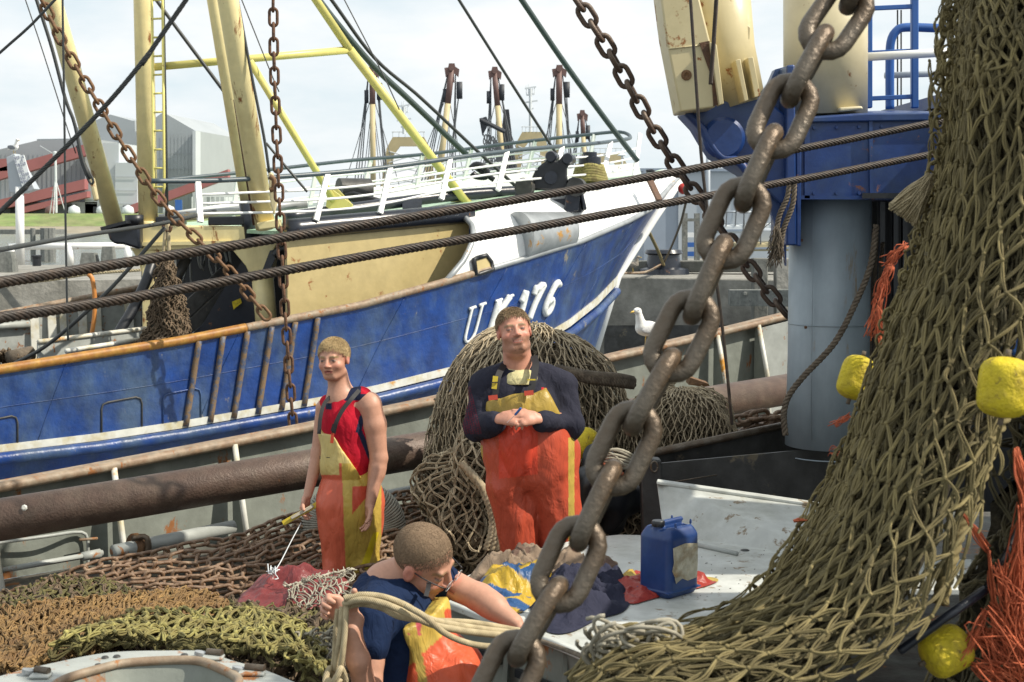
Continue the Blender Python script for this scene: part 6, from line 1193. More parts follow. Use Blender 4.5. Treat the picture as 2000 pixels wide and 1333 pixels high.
def strap(name, pts, w_, m, parent, th=.004, label=None):
    P = crv(pts, 30); T = nrm(np.gradient(P, axis=0)); c = nrm(A(0, 0, CZ)-P); sd = nrm(np.cross(T, c)); g = G(); g.slab(np.stack([P-sd*w_, P+sd*w_]), c*th); return part(name, g, m, parent, True, label=label)
mm('strap', (.012, .012, .014), .7, .2, 20, None, bump=.2, bs=300); mm('buckle', (.55, .42, .03), .4, .1, bump=0); mm('button_red', (.50, .06, .03), .4, .1, bump=0)
RED = A(.50, .070, .035); ORG = A(.56, .115, .060); YEL = A(.48, .34, .07); BIB = A(.58, .46, .17); NAVY = A(.018, .024, .055)
def line_side(x, y, a, b): return (x-a[0])*(b[1]-a[1])-(y-a[1])*(b[0]-a[0])
# ---- young man in the red sleeveless shirt ----
def young():
    D = 8.2; J = lambda x, y, d=0: at(x, y, D+d)
    r = thing('person', (J(665, 1235)[0], D+.03, ZD), 'young man in red sleeveless shirt and orange bib trousers, standing', 'person')
    C = J(652, 702, 0); f, u, l = axes(A(-.30, -.93, -.05), A(-.07, -.05, 1)); k = .98; WL = 1.13
    s = SDF((J(560, 0)[0], D-.35, ZD+.02), (J(790, 0)[0], D+.36, J(0, 640)[2]), .0040); head(s, C, f, u, l, k, open_=True, wl=WL)
    s.cap(J(658, 730, .03), J(668, 780, .04), .060, .068, .02); s.cap(J(668, 785, .04), J(680, 800, .03), .09, .10, .05); s.cap(J(672, 830, .02), J(680, 950, .02), .105, .10, .05)
    s.cap(J(668, 782, .04), J(722, 784, -.02), .045, .056, .04); s.cap(J(668, 782, .05), J(636, 796, .09), .042, .05, .03)
    s.cap(J(724, 796, -.03), J(731, 830, -.03), .066, .068, .03); s.cap(J(731, 830, -.03), J(740, 895, -.04), .068, .049, .02); s.cap(J(740, 895, -.04), J(736, 925, -.05), .050, .047, .02); s.cap(J(737, 915, -.05), J(722, 988, -.10), .048, .029, .02)
    s.cap(J(634, 800, .10), J(622, 885, .08), .052, .042, .02); s.cap(J(622, 885, .08), J(601, 968, 0), .042, .026, .02)
    s.cap(J(672, 950, .02), J(660, 1225, .02), .06, .05, .03); s.cap(J(690, 950, .02), J(690, 1225, .02), .06, .05, .03)
    hand(s, J(721, 985, -.10), A(-.06, -.10, -1), A(-.8, -.5, 0), A(-.45, -.9, 0), .98, (.32, .36, .38, .42), thumb=(.5, .75, .3))
    tips = hand(s, J(601, 968, 0), A(-.22, -.25, -.9), A(.85, -.45, .1), A(-.4, -.9, .0), .95, (.55, .5, .5, .55), thumb=(.55, .7, .4))
    part('body', skinG(s, lambda P: facecol(P, C, f, u, l, k, SK, A(.30, .20, .10), wl=WL)), M['attrskin'], r, True)
    hair(C, f, u, l, k, WL, 'hair_fair', r, ln=.020, fwd=.2, drop=.018, top=1.6)
    # shirt
    t = SDF((J(590, 0)[0], D-.24, J(0, 1010)[2]), (J(770, 0)[0], D+.32, J(0, 745)[2]), .0045); SR = .030
    t.cap(J(670, 784, .04), J(706, 778, 0), .070, .062, SR); t.cap(J(668, 784, .05), J(645, 790, .08), .062, .055, SR)
    t.ell(J(684, 832, .03), (.163, .128, .17), None, .05); t.ell(J(684, 885, .03), (.147, .118, .15), None, .05); t.ell(J(682, 938, .03), (.140, .112, .09), None, .04)
    t.ell(J(741, 792, -.03), (.040, .09, .090), None, .012, 'sub'); t.ell(J(655, 748, .0), (.060, .075, .05), None, .01, 'sub'); t.warp(lambda P: fold(P, 4, 14, .012, .5)+fold(P, 5, 40, .004, .5))
    def c1(P):
        x, y = pxof(P); return pick(P, A(.46, .012, .030), ((y < 783) & (x > 672) & (x < 705) | (np.abs(x-(712+(y-800)*.0)) < 7) & (y > 770) & (y < 815), NAVY), ((y > 812) & (y < 845) & (np.abs(x-(708-(y-812)*.25+0)) < 5.5), NAVY), ((y >= 842) & (np.abs(x-(702+(y-842)*.42)) < 5.5), NAVY), ((x < 648) & (x > 636) & (y < 800), NAVY), ((x > 734) & (y > 870) & (y < 930), NAVY))
    part('shirt', clothG(t, c1), M['attrcloth'], r, True)
    # trousers
    b = SDF((J(590, 0)[0], D-.26, ZD+.015), (J(770, 0)[0], D+.34, J(0, 830)[2]), .0050)
    b.ell(J(684, 850, .03), (.172, .138, .20), None, .0); b.ell(J(682, 905, .025), (.166, .140, .18), None, .04)
    b.plane(J(650, 846), (0, 0, 1), .004); pa, pb = J(655, 850), J(714, 936); dd = pb-pa; b.plane(pa, A(-dd[2], 0, dd[0]), .01)
    b1 = b.d.copy(); b.d[:] = .05; b.ell(J(684, 985, .03), (.178, .160, .30), None, 0); b.plane(J(684, 925), A(-.10, 0, 1), .006); b.d = np.minimum(b.d, b1); b.cap(J(652, 990, -.03), J(654, 1110, -.04), .095, .082, .05); b.cap(J(654, 1110, -.04), J(654, 1232, -.02), .082, .075, .04); b.cap(J(706, 985, .06), J(704, 1110, .06), .112, .090, .05); b.cap(J(704, 1110, .06), J(697, 1232, .06), .09, .078, .04)
    b.warp(lambda P: fold(P, 8, 15, .020, .28)+fold(P, 9, 34, .008, .35))
    def c2(P):
        x, y = pxof(P); return pick(P, ORG, ((y < 905), BIB), ((y < 928) & (x < 662), BIB), ((y > 905) & (x > 668+(y-925)*.04) & (x < 745), YEL), ((x > 664) & (np.abs(line_side(x, y, (655, 850), (714, 936))) < 620) & (y < 950), YEL*1.1), ((x > 688) & (x < 722) & (y > 950) & (y < 1005-(x-688)*1.2), RED), ((np.abs(x-(735-(y-1040)*.35)) < 5+ (y-1020)*.03) & (y > 1040) & (y < 1110), A(.60, .48, .02)))
    part('bib_trousers', clothG(b, c2), M['attrrubber'], r, True)
    strap('brace', [J(702, 762, -.05), J(688, 778, -.12), J(670, 800, -.155), J(657, 825, -.175), J(651, 848, -.175)], .012, M['strap'], r); strap('brace', [J(645, 775, -.02), J(633, 790, -.05), J(626, 815, -.09), J(623, 848, -.12)], .011, M['strap'], r)
    strap('buckle', [J(654, 829, -.186), J(650, 843, -.186)], .013, M['strap'], r, .008); strap('tab', [J(650, 846, -.185), J(648, 866, -.185)], .009, M['button_red'], r)
    for x, w_ in ((625, .0), (641, .0)): part('pocket_mark', G().box(J(x, 894, -.165), (.004, .002, .016) if x < 630 else (.02, .002, .004)), M['strap'], r)
    g = G(); 
    for x in (654, 697): g.lathe(J(x, 1238, 0)*A(1, 1, 0)+A(0, 0, ZD), [(0, 0), (.055, 0), (.06, .02), (.06, .09), (.0, .1)], n=20); g.sph(J(x, 1238, -.09)*A(1, 1, 0)+A(-.02, 0, ZD+.045), (.05, .11, .045))
    part('boots', g, M['black_paint'], r, True) if 0 else None
    for x in (654, 697): g = G(); g.lathe(J(x, 1238, 0)*A(1, 1, 0)+A(0, 0, ZD+.003), [(0, 0), (.055, 0), (.06, .02), (.06, .16), (.0, .17)], n=20); g.sph(J(x, 1238, -.09)*A(1, 1, 0)+A(-.02, 0, ZD+.047), (.05, .11, .044)); part('boot', g, M['black_paint'], r, True)
    # netting needle and twine he holds
    nd = thing('netting_needle', J(580, 1010, -.08), 'yellow netting needle wound with white twine in the young man\'s hand', 'netting needle')
    part('blade', G().bar(J(552, 1023, -.10), J(622, 984, -.06), .030, .004, up=(.3, -1, .3)), M['buckle'], nd, bev=.002); part('wound_twine', G().bar(J(568, 1013, -.108), J(612, 988, -.075), .020, .012, up=(.3, -1, .3)), M['net_white'], nd, bev=.004)
    wire('twine', 'thin white twine from the young man\'s hand down to the netting', [J(588, 1022, -.1), J(570, 1055, -.4), J(548, 1098, -.9), J(535, 1118, -1.1)], .0028, 'far_white', cat='twine')
    g = G()
    for i in range(14): c = J(533, 1118, -1.1); g.tube(crv([c, c+RNG.normal(0, .016, 3), c+RNG.normal(0, .025, 3)], 6), .003, 5)
    solo('twine_knot', g, M['far_white'], 'white twine knot with loose ends above the red sheet', 'knot', smooth=True)
young()
# ---- broad man in the dark long sleeved shirt ----
def broad():
    D = 7.8; J = lambda x, y, d=0: at(x, y, D+d)
    r = thing('person', (J(1045, 1235)[0], D+.03, ZD), 'broad smiling man in dark long sleeved shirt and red bib trousers', 'person')
    C = J(1004, 648, 0); f, u, l = axes(A(.12, -.95, .20), A(-.13, .04, 1)); k = 1.05; WL = 1.10
    s = SDF((J(890, 0)[0], D-.42, ZD+.02), (J(1150, 0)[0], D+.28, J(0, 580)[2]), .0040); head(s, C, f, u, l, k, smile=True, wl=WL)
    s.cap(J(1008, 676, .03), J(1014, 735, .05), .074, .085, .03); s.ell(J(1008, 690, -.03), (.052, .05, .03), None, .03); s.ell(J(1025, 780, .06), (.19, .12, .17), None, .05); s.cap(J(1030, 840, .06), J(1035, 900, .06), .15, .14, .05)
    s.cap(J(950, 756, .05), J(934, 832, .0), .05, .044, .03); s.cap(J(934, 832, 0), J(968, 824, -.18), .040, .032, .01); s.cap(J(968, 824, -.18), J(980, 818, -.22), .032, .029, .02); s.cap(J(1096, 758, .05), J(1108, 818, -.0), .05, .044, .03); s.cap(J(1108, 818, -.0), J(1060, 822, -.19), .040, .032, .01); s.cap(J(1060, 822, -.19), J(1046, 818, -.23), .032, .030, .02)
    s.cap(J(1000, 900, .06), J(1018, 1225, .04), .08, .05, .03); s.cap(J(1075, 900, .06), J(1090, 1225, .04), .08, .05, .03)
    hand(s, J(975, 819, -.235), A(.90, -.30, .10), A(.15, .75, -.6), A(.2, -.5, .8), 1.12, (.42, .55, .62, .7), thumb=(.25, .9, .05), tc=.1)
    hand(s, J(1052, 818, -.24), A(-.90, -.30, .06), A(-.15, .75, -.6), A(-.2, -.5, .8), 1.12, (.45, .55, .62, .7), thumb=(.25, .9, .05), tc=.1)
    def col(P):
        c = facecol(P, C, f, u, l, k, SK*A(1.08, .98, .98), A(.30, .19, .11), .45, True, .6, wl=WL); q = (P-C)/k; a, b_, cc = q@l, q@f, q@u
        m_ = (b_ > .05) & (np.abs(a) < .030) & (np.abs(cc+.048) < .007); c[m_] = c[m_]*.5+A(.12, .06, .035)*.5; m_ = (b_ > .03) & (np.abs(a) < .022) & (cc < -.078) & (cc > -.108); c[m_] = c[m_]*.5+A(.13, .07, .04)*.5
        m_ = (np.abs(a) < .022) & (np.abs(cc-6.5*a*a+.0615) < .0028) & (b_ > .05); c[m_] = A(.34, .26, .21); return c
    part('body', skinG(s, col), M['attrskin'], r, True)
    hair(C, f, u, l, k, WL, 'hair', r, ln=.020, fwd=.1, drop=.024, top=1.4)
    t = SDF(J(985, 745, -.12), J(1045, 690, .16), .004); t.lo = np.minimum(t.lo, t.lo)
    t = SDF((J(970, 0)[0], D-.12, J(0, 750)[2]), (J(1055, 0)[0], D+.2, J(0, 685)[2]), .004); t.cap(J(1011, 733, .05), J(1016, 750, .03), .094, .118, .02); t.ell(J(1008, 694, -.03), (.082, .10, .052), None, .008, 'sub'); part('undershirt', clothG(t, lambda P: pick(P, A(.62, .56, .30))), M['attrcloth'], r, True)
    t = SDF((J(890, 0)[0], D-.34, J(0, 920)[2]), (J(1155, 0)[0], D+.34, J(0, 690)[2]), .0050)
    t.cap(J(1008, 730, .07), J(946, 754, .06), .078, .072, .05); t.cap(J(1022, 728, .07), J(1098, 750, .06), .080, .074, .05); t.ell(J(1024, 800, .05), (.218, .160, .20), None, .05); t.ell(J(1030, 860, .04), (.218, .180, .15), None, .06)
    t.cap(J(948, 758, .05), J(932, 838, .0), .068, .060, .03); t.cap(J(932, 838, .0), J(968, 826, -.18), .060, .048, .03); t.cap(J(1098, 758, .05), J(1113, 828, .0), .070, .060, .03); t.cap(J(1113, 828, .0), J(1060, 823, -.19), .060, .046, .03)
    t.ell(J(1010, 707, -.035), (.092, .125, .062), None, .012, 'sub'); t.warp(lambda P: fold(P, 12, 16, .016, .6)+fold(P, 13, 42, .006, .5))
    def c1(P):
        x, y = pxof(P); n = np.sin(x*.9+y*.5)*np.sin(x*.35-y*.8)+.3*np.sin(y*1.7); sl = (x < 945) & (y > 755) & (y < 848) & (x < 918+(y-755)*.25) & (n > .12); return pick(P, A(.026, .027, .042), (sl, A(.11, .018, .032)), ((np.abs(x-1063) < 5) & (np.abs(y-760-(x-1063)*.1) < 2.5), A(.45, .02, .03)))
    part('shirt', clothG(t, c1), M['attrcloth'], r, True)
    b = SDF((J(900, 0)[0], D-.36, ZD+.02), (J(1170, 0)[0], D+.38, J(0, 755)[2]), .0055)
    b.ell(J(1024, 806, .04), (.245, .178, .21), None, 0); b.ell(J(1030, 850, .04), (.24, .195, .15), None, .05)
    b.plane(J(1000, 776), A(-.18, 0, 1), .004); b.plane(J(945, 800), A(-1, 0, .16), .01); b.plane(J(1080, 800), A(1, 0, .55), .01)
    b.ell(J(1032, 882, .04), (.244, .195, .14), None, .05); b.ell(J(1034, 915, .03), (.228, .175, .14), None, .05); b.cap(J(992, 950, .0), J(1007, 1010, .0), .116, .100, .03); b.cap(J(1007, 1010, .0), J(1022, 1235, .03), .100, .088, .008); b.cap(J(1080, 950, .03), J(1094, 1010, .03), .119, .103, .03); b.cap(J(1094, 1010, .03), J(1098, 1235, .05), .103, .09, .008)
    b.warp(lambda P: fold(P, 18, 13, .022, .22)+fold(P, 19, 32, .010, .35))
    def c2(P):
        x, y = pxof(P); return pick(P, RED*A(.95, 1.1, 1.1), ((y < 842) & (x > 930) & (x < 1100) & (y < 812+(x-940)*.0), YEL*A(.80, .78, .75)), ((x > 974) & (x < 1050) & (y > 832) & (y < 936-(x-974)*.12), A(.60, .062, .030)), ((x > 1110) & (x < 1122) & (y > 855) & (y < 1110), YEL), ((x < 943) & (y > 870) & (y < 940), YEL))
    part('bib_trousers', clothG(b, c2), M['attrrubber'], r, True)
    strap('brace', [J(985, 712, .0), J(975, 730, -.10), J(970, 750, -.14), J(966, 782, -.165)], .017, M['strap'], r); strap('brace', [J(1043, 695, .02), J(1046, 712, -.06), J(1042, 740, -.13), J(1036, 768, -.165)], .019, M['strap'], r)
    strap('buckle', [J(968, 735, -.155), J(965, 760, -.165)], .014, M['buckle'], r, .006); strap('buckle_bar', [J(972, 747, -.168), J(959, 748, -.172)], .003, M['strap'], r, .005); strap('buckle', [J(1030, 742, -.16), J(1046, 742, -.155)], .004, M['buckle'], r, .004)
    for x, y in ((963, 778), (1033, 769)): strap('clip', [J(x-9, y, -.175), J(x+9, y-2, -.175)], .013, M['button_red'], r, .008)
    for x in (1018, 1096): g = G(); g.lathe(J(x, 1238, 0)*A(1, 1, 0)+A(0, 0, ZD+.003), [(0, 0), (.06, 0), (.065, .02), (.065, .16), (.0, .17)], n=20); g.sph(J(x, 1238, -.09)*A(1, 1, 0)+A(0, 0, ZD+.05), (.052, .12, .046)); part('boot', g, M['black_paint'], r, True)
    kn = thing('pocket_knife', J(1010, 808, -.33), 'small blue handled folding knife held in the broad man\'s hands', 'knife')
    part('handle', G().bar(J(1006, 811, -.34), J(1018, 797, -.35), .016, .012), M['blue_rail'], kn, bev=.003); part('blade', G().bar(J(1006, 811, -.34), J(990, 826, -.34), .010, .002), M['alu'], kn)
broad()
# ---- crouching man with glasses ----
def croucher():
    D = 4.8; J = lambda x, y, d=0: at(x, y, D+d)
    r = thing('person', (J(880, 1333)[0], D+.1, ZD), 'man in navy T-shirt and orange bib trousers bending over a rope bundle', 'person')
    C = J(826, 1096, .06); f, u, l = axes(A(.86, -.25, -.46), A(.22, -.42, .88)); k = 1.10; WL = 1.08
    s = SDF((J(610, 0)[0], D-.45, J(0, 1560)[2]), (J(1050, 0)[0], D+.42, J(0, 1000)[2]), .0042); head(s, C, f, u, l, k, wl=WL)
    nb = J(752, 1140, .10); s.cap(C-(f*.03+u*.05)*k, nb, .060, .066, .03); s.cap(nb, J(775, 1200, .08), .066, .10, .04); s.cap(J(775, 1200, .08), J(815, 1320, .08), .11, .11, .05); s.cap(nb, J(735, 1185, -.04), .045, .052, .03); s.cap(nb, J(838, 1130, .16), .045, .052, .03)
    s.cap(J(845, 1125, .16), J(938, 1168, .08), .056, .046, .02); s.cap(J(938, 1168, .08), J(965, 1185, .04), .048, .045, .02); s.cap(J(955, 1180, .05), J(1005, 1216, -.02), .045, .029, .02)
    hand(s, J(1005, 1216, -.02), A(.75, -.25, -.55), A(-.2, -.3, -.9), A(0, -.9, .3), .95, (.9, .95, 1.0, 1.0), thumb=(.4, .7, .4))
    s.cap(J(728, 1195, -.08), J(722, 1290, -.14), .052, .046, .02); s.cap(J(722, 1290, -.14), J(722, 1385, -.20), .046, .042, .02); s.cap(J(722, 1385, -.20), J(700, 1290, -.27), .043, .036, .02); s.cap(J(700, 1290, -.27), J(688, 1228, -.27), .036, .027, .02)
    hand(s, J(690, 1222, -.26), A(-.35, .20, .95), A(-.55, -.8, .0), A(-.9, .1, .8), .98, (1.15, 1.2, 1.2, 1.2), spread=.05, thumb=(.0, .95, .35), tc=.2) if 0 else None
    W = J(694, 1212, -.245); s.cap(J(688, 1232, -.27), W, .027, .028, .02); hand(s, W, A(-.70, .25, .38), A(-.25, -1.0, .0), A(-.30, .0, 1.0), 1.04, (1.15, 1.15, 1.15, 1.12), spread=.03, thumb=(1.0, .0, .55), tc=.15, jr=1.08)
    def col(P):
        c = facecol(P, C, f, u, l, k, SK, A(.28, .18, .1), wl=WL); x, y = pxof(P); m_ = (x > 850) & (y > 1140) & (P[:, 2] < 99); w_ = np.clip((y-(1120+(x-850)*.62))/70, 0, 1)*.45*m_; c = c*(1-w_[:, None])+A(.50, .17, .11)*w_[:, None]; return c
    part('body', skinG(s, col), M['attrskin'], r, True)
    hair(C, f, u, l, k, WL, 'hair_short', r, n=7000, ln=.008, fwd=.1, drop=.012, r=.00055, top=.35, shell=.0002, fr=.009, up0=.030)
    gl = thing('glasses', C+f*.1, 'thin dark framed glasses worn by the crouching man', 'glasses'); 
    for q in (-1, 1): part('temple', G().tube(crv([C+(l*q*.080+f*-.02+u*.012)*k, C+(l*q*.079+f*.05+u*.010)*k, C+(l*q*.062+f*.112+u*.004)*k], 20), .0022, 6), M['black'], gl, True); th = np.linspace(0, 6.283, 24); part('lens', G().tube(np.array([C+(l*(q*.032+.022*math.cos(t))+f*.116+u*(-.004+.017*math.sin(t)))*k for t in th]), .0015, 6), M['silver'], gl, True)
    # T-shirt
    t = SDF((J(660, 0)[0], D-.34, J(0, 1480)[2]), (J(900, 0)[0], D+.40, J(0, 1060)[2]), .0050)
    t.cap(J(752, 1150, .10), J(733, 1180, -.02), .082, .075, .04); t.cap(J(752, 1150, .10), J(835, 1130, .15), .082, .072, .04); t.ell(J(774, 1215, .07), (.150, .150, .16), None, .06); t.ell(J(805, 1300, .07), (.155, .145, .17), None, .06); t.ell(J(830, 1390, .08), (.165, .15, .14), None, .05)
    t.cap(J(730, 1190, -.06), J(722, 1262, -.13), .072, .066, .03); t.cap(J(835, 1128, .15), J(868, 1132, .13), .070, .066, .02); t.plane(J(722, 1280, -.13), A(-.05, 0, -1), .004) if 0 else None
    t.ell(J(768, 1098, .05), (.078, .10, .062), None, .012, 'sub'); t.ell(J(822, 1090, .05), (.10, .12, .09), None, .02, 'sub'); t.warp(lambda P: fold(P, 22, 16, .020, .6)+fold(P, 23, 45, .004, .6))
    def c1(P):
        x, y = pxof(P); return pick(P, A(.010, .022, .062), ((x > 853) & (x < 866) & (y > 1110) & (y < 1122), A(.5, .5, .4)))
    part('tshirt', clothG(t, c1), M['attrcloth'], r, True)
    b = SDF((J(670, 0)[0], D-.30, ZD+.02), (J(1010, 0)[0], D+.45, J(0, 1120)[2]), .0065)
    b.ell(J(792, 1228, .06), (.168, .168, .20), None, 0); b.ell(J(820, 1310, .06), (.175, .165, .18), None, .05)
    pa, pb = J(797, 1195), J(826, 1340); dd = pb-pa; b.plane(pa, A(dd[2], 0, -dd[0]), .01); b.plane(J(838, 1196), A(-.45, 0, .89), .01)
    b.ell(J(865, 1330, .02), (.135, .17, .17), None, .06); b.ell(J(862, 1400, .05), (.21, .19, .17), None, .05); b.cap(J(820, 1450, .0), J(830, 1790, .0), .13, .09, .05); b.cap(J(920, 1450, .1), J(930, 1790, .1), .13, .09, .05); b.warp(lambda P: fold(P, 28, 14, .020, .5)+fold(P, 29, 34, .008, .5))
    def c2(P):
        x, y = pxof(P); e = line_side(x, y, (797, 1195), (826, 1340)); return pick(P, A(.60, .10, .040), ((y < 1190), A(.60, .45, .10)), ((y > 1190) & (y < 1300-(x-800)*.9) & (x < 868), YEL*1.05), ((x > 798) & (x < 822) & (y > 1203) & (y < 1242), A(.50, .09, .10)), ((np.abs(x-(800+(y-1200)*.20)) < 9) & (y > 1180), YEL*.8), ((x < 740), YEL))
    part('bib_trousers', clothG(b, c2), M['attrrubber'], r, True)
    strap('brace', [J(838, 1138, -.02), J(836, 1150, -.06), J(832, 1165, -.09)], .008, M['strap'], r)
    part('buckle', G().box(J(787, 1204, -.13), (.03, .006, .02)), M['alu'], r, bev=.003)
    # rope bundle
    rb = thing('rope_bundle', J(840, 1220, -.3), 'bundle of thick beige braided rope the crouching man holds in both hands', 'rope')
    P_ = [([(672, 1170, -.30), (700, 1163, -.30), (745, 1166, -.30), (790, 1182, -.30), (840, 1210, -.28), (920, 1226, -.22), (1015, 1238, -.12)], .0115), ([(672, 1180, -.29), (705, 1172, -.32), (745, 1178, -.33), (790, 1196, -.32), (850, 1222, -.30), (930, 1236, -.24), (1015, 1244, -.13)], .0115), ([(672, 1188, -.28), (705, 1180, -.28), (745, 1188, -.28), (780, 1205, -.28), (830, 1212, -.26), (920, 1216, -.2), (1015, 1232, -.1)], .010),
        ([(790, 1182, -.34), (830, 1205, -.34), (870, 1238, -.32), (920, 1258, -.28), (975, 1262, -.22), (1012, 1246, -.13)], .0105), ([(672, 1175, -.27), (705, 1176, -.27), (760, 1192, -.27), (815, 1206, -.27), (880, 1226, -.26), (950, 1238, -.2), (1015, 1240, -.12)], .0105)]
    for p, rr in P_: part('strand', G().tube(crv([J(*q) for q in p], 160), rr, 14, lob=6, pitch=.05, dep=.10), M['rope_beige'], rb, True)
    for p in ([(668, 1185, -.29), (665, 1230, -.31), (660, 1270, -.31), (655, 1310, -.30)], [(676, 1185, -.30), (674, 1230, -.32), (670, 1270, -.33), (664, 1310, -.32)], [(660, 1190, -.27), (656, 1230, -.28), (654, 1275, -.28), (650, 1310, -.28)]): part('hanging_strand', G().tube(crv([J(*q) for q in p], 90), .0098, 14, lob=6, pitch=.04, dep=.12), M['rope_beige'], rb, True)
    kp = [J(655+18*math.cos(t)*1.0+3*math.sin(3*t), 1322+16*math.sin(2*t), -.33+.035*math.sin(t)) for t in np.linspace(0, 6.28, 26)]; part('knot', G().tube(crv(kp, 120), .0105, 12, lob=6, pitch=.04, dep=.12), M['rope_beige'], rb, True); kp = [J(652+14*math.sin(2*t), 1335+14*math.cos(t), -.32+.03*math.cos(2*t)) for t in np.linspace(0, 6.28, 26)]; part('knot', G().tube(crv(kp, 120), .0105, 12, lob=6, pitch=.04, dep=.12), M['rope_beige'], rb, True)
    wire('brown_rope', 'thin brown rope from behind the heavy chain towards the net end', [at(1010, 1238, 4.7), at(1085, 1262, 4.3), at(1170, 1296, 3.8), at(1290, 1345, 3.2)], .0075, 'rope_brown', lob=3, pitch=.05, cat='rope')
croucher()
print('people ok')
# ---------------- things on the table ----------------
def sawcol(c1, c2, fr=9., seed=0, th=0.):
    r = np.random.default_rng(seed); d1, d2 = r.normal(0, 1, 3), r.normal(0, 1, 3)
    return lambda P: np.where(((np.sin(P@d1*fr+1)+np.sin(P@d2*fr*1.4)) > th)[:, None], A(*c1), A(*c2))
cloth('brown_jacket', 'crumpled brown jacket with pale lining lying behind the other clothes', 'attrcloth', [(905, 1140), (940, 1112), (985, 1102), (1040, 1100), (1100, 1098), (1160, 1096), (1205, 1100), (1190, 1120), (1120, 1130), (1050, 1135), (980, 1140), (930, 1152)], ZT, .11, 31, f=15, col=sawcol((.13, .085, .065), (.24, .18, .13), 16, 3, .7))
cloth('oilskin_trousers', 'glossy yellow and blue oilskin clothing folded on the table', 'attrrubber', [(922, 1160), (950, 1132), (1000, 1122), (1050, 1120), (1090, 1130), (1080, 1160), (1040, 1185), (1010, 1200), (960, 1185)], ZT, .10, 33, f=11, col=sawcol((.46, .30, .025), (.02, .075, .20), 13, 8, -.1))
cloth('navy_fleece', 'dark navy fleece jacket heaped around the red can', 'attrcloth', [(1035, 1190), (1060, 1150), (1110, 1128), (1170, 1128), (1225, 1140), (1232, 1175), (1215, 1198), (1170, 1212), (1120, 1236), (1080, 1240), (1048, 1222)], ZT, .12, 36, f=14, col=lambda P: np.tile(A(.030, .032, .055), (len(P), 1)))
cloth('red_trousers', 'red oilskin trousers with yellow trim lying under the blue canister', 'attrrubber', [(1195, 1150), (1215, 1128), (1260, 1120), (1330, 1128), (1390, 1130), (1402, 1138), (1370, 1150), (1320, 1160), (1262, 1176), (1235, 1182), (1205, 1172)], ZT, .06, 39, f=12, col=sawcol((.30, .035, .025), (.42, .30, .06), 10, 12, -.9))
# blue canister
def canister():
    c = onz(1306, 1158, ZT); ex = nrm(A(.72, .69, 0)); ey = nrm(A(.69, -.72, 0)); R = np.stack([ex, ey, A(0, 0, 1)], 1); H = .325; w_, d_ = .112, .092
    r = thing('canister', c, 'blue plastic canister with black cap and torn dirty label', 'canister'); p = lambda a, b, z: c+ex*a+ey*b+A(0, 0, z)
    s = SDF(c-A(.19, .19, .01), c+A(.19, .19, H+.04), .0035); s.box(p(0, 0, H*.46), (w_, d_, H*.46), R, .034); s.box(p(0, 0, H*.48), (w_-.012, d_-.012, H*.5), R, .03, .012)
    s.box(p(.02, .030, H+.004), (.065, .022, .035), R, .012, .01, 'sub'); s.box(p(.02, -.045, H+.004), (.065, .018, .030), R, .012, .01, 'sub'); s.cap(p(-.045, -.006, H+.004), p(.085, -.006, H+.004), .0125, None, .008); s.box(p(-.08, 0, H+.005), (.035, .04, .02), R, .01, .01, 'sub')
    s.cap(p(-.078, .0, H-.03), p(-.078, .0, H+.0), .024, .022, .005); 
    for a, b in ((.09, .05), (.09, -.06), (-.03, .062)): s.cap(p(a, b, H-.005), p(a, b, H+.008), .006, .005, .003)
    s.box(p(0, .104, H*.42), (.085, .015, .10), R, .012, .006, 'sub') if 0 else None
    s.box(p(0, 0, .03), (w_+.004, d_+.004, .004), R, .003, .006)
    V, Q = s.geo(); part('body', G().add(V, Q), M['can_blue'], r, True)
    part('cap', G().lathe(p(-.078, 0, H+.0), [(0, -.004), (.028, -.004), (.030, 0), (.030, .018), (.027, .022), (0, .022)], n=30), M['black'], r, 40)
    ou = [(-.085, .235), (.0, .245), (.088, .232), (.090, .15), (.086, .075), (.02, .070), (-.02, .088), (-.062, .070), (-.070, .10), (-.088, .13), (-.078, .17)]
    g = G(); g.prism([p(a, d_+.0015, z) for a, z in ou], ey*.0015); part('label', g, M['label_dirty'], r)
    part('label_flap', G().prism([p(-.062, d_+.004, .072), p(-.02, d_+.004, .088), p(-.055, d_+.018, .105), p(-.085, d_+.012, .10)], ey*.001), M['net_white'], r); part('label_flap', G().prism([p(.088, d_+.002, .14), p(.102, d_-.01, .13), p(.103, d_-.012, .16), p(.09, d_+.002, .18)], ey*.001), M['label_dirty'], r)
canister()
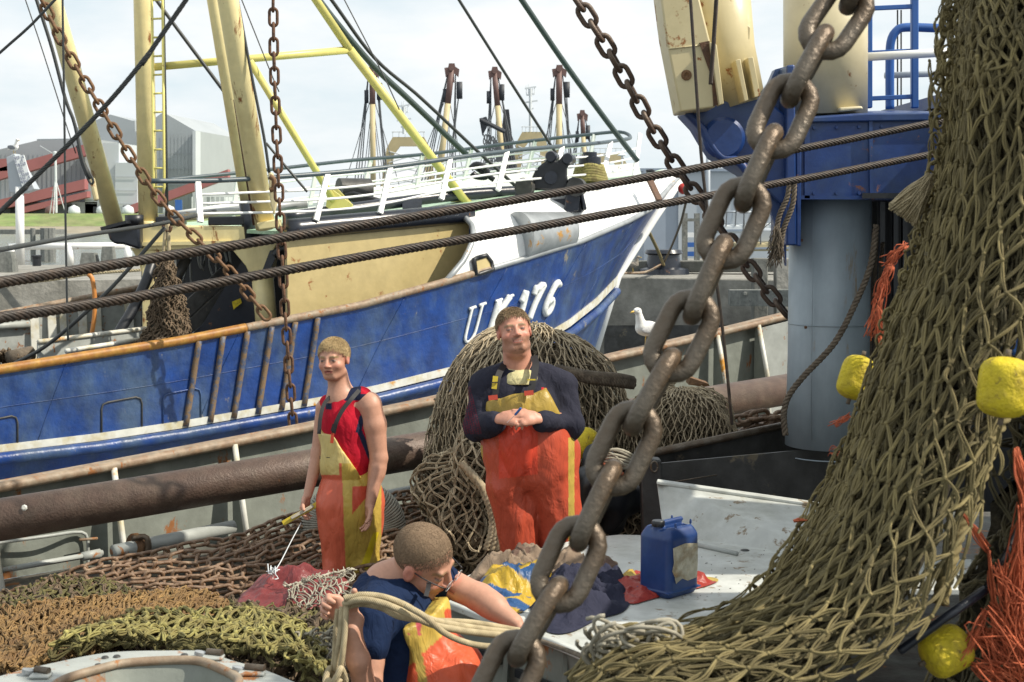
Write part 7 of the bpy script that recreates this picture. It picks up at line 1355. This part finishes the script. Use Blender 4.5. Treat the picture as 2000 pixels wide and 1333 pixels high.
def drinkcan():
    c = onz(1076, 1203, ZT+.0)+A(0, 0, .02); r = thing('drink_can', c, 'small red and white drink can standing among the dark clothes', 'drink can')
    g = G().lathe(c, [(0, .004), (.024, 0), (.033, .010), (.033, .100), (.027, .113)], n=36); part('body', g, M['can_red'], r, 60)
    part('lid', G().lathe(c, [(.0272, .112), (.0275, .116), (.0255, .116), (.024, .111), (0, .111)], n=30), M['alu'], r, 40); part('pull_tab', G().box(c+A(.004, -.004, .1135), (.018, .012, .002)), M['alu'], r)
    cu = bpy.data.curves.new('t', 'FONT'); cu.body = 'Coca-Cola'; cu.size = .034; cu.extrude = 0; cu.shear = .25; tmp = bpy.data.objects.new('t', cu); sc.collection.objects.link(tmp); dg = bpy.context.evaluated_depsgraph_get(); me = tmp.evaluated_get(dg).to_mesh(); V = np.array([v.co[:] for v in me.vertices]); Fs = [list(p.vertices) for p in me.polygons]; bpy.data.objects.remove(tmp)
    V = V*A(.62, .9, 1)
    for a0 in (.55, 3.2, -1.9):      # the words run up the side of the can
        th = a0-math.pi/2-V[:, 1]/.033; P = np.stack([c[0]+.0336*np.cos(th), c[1]+.0336*np.sin(th), c[2]+.008+V[:, 0]], 1); part('lettering', G().add(P, Fs), M['far_white'], r, 30)
    th = np.linspace(-2.6, -1.7, 12); P0 = np.array([[c[0]+.0335*math.cos(t), c[1]+.0335*math.sin(t), c[2]+.03+.02*math.sin(t*3)] for t in th]); part('white_wave', G().grid(np.stack([P0, P0+A(0, 0, .008)])), M['far_white'], r)
drinkcan()
# ---------------- gulls ----------------
def gull(c, k, f, label, m1, m2, legs=True):
    f = nrm(A(f[0], f[1], 0)); l = A(f[1], -f[0], 0); u = A(0, 0, 1); p = lambda a, b, z: c+(l*a+f*b+u*z)*k
    r = thing('gull', c, label, 'gull'); s = SDF(c-.32*k*A(1, 1, 0)-A(0, 0, .02), c+.32*k*A(1, 1, 0)+A(0, 0, .42*k), max(.005, .006*k)); R = np.stack([l, f, u], 1)
    s.ell(p(0, 0, .16), (.062*k, .125*k, .070*k), R, .02); s.cap(p(0, .07, .19), p(0, .10, .30), .050*k, .030*k, .03); s.ell(p(0, .115, .325), (.030*k, .042*k, .031*k), R, .015); s.cap(p(0, -.09, .15), p(0, -.22, .12), .035*k, .010*k, .02, flat=(u, 1.6))
    V, Q = s.geo(); part('body', G().add(V, Q), m1, r, True)
    for q in (-1, 1): g = G().sph(p(q*.048, -.035, .165), (.020*k, .135*k, .048*k), 14, R@np.array(Matrix.Rotation(-.12, 3, 'X'))); part('wing', g, m2, r, True)
    part('beak', G().tube([p(0, .15, .322), p(0, .178, .317), p(0, .195, .306)], [.010*k, .008*k, .002*k], 8), M['beak'], r, True)
    for q in (-1, 1): part('eye', G().sph(p(q*.026, .125, .333), .005*k, 8), M['black'], r, True); part('leg', G().tube([p(q*.022, .0, .11), p(q*.022, .005, .0)], .006*k, 6), M['beak'], r, True)
gull(bpx(1264, 0)+A(0, 0, .0), 1.0, A(-.8, -.5, 0), 'white gull standing on the bulwark rail behind the heavy chain', M['gull_white'], M['gull_wing'])
gull(at(28, 303, 43.2), 1.35, A(.75, -.5, 0), 'black backed gull perched on top of the solar sensor post', M['gull_white'], M['gull_grey'])
gull(at(1236, 532, 38.6), 1.25, A(.9, -.3, 0), 'mottled brown young gull walking on the right quay', M['gull_brown'], M['gull_brown'])
gull(at(725, 136, 112), 2.0, A(-.8, -.3, 0), 'tiny gull perched on the leftmost distant mast top', M['gull_white'], M['gull_grey'])
print('all ok')
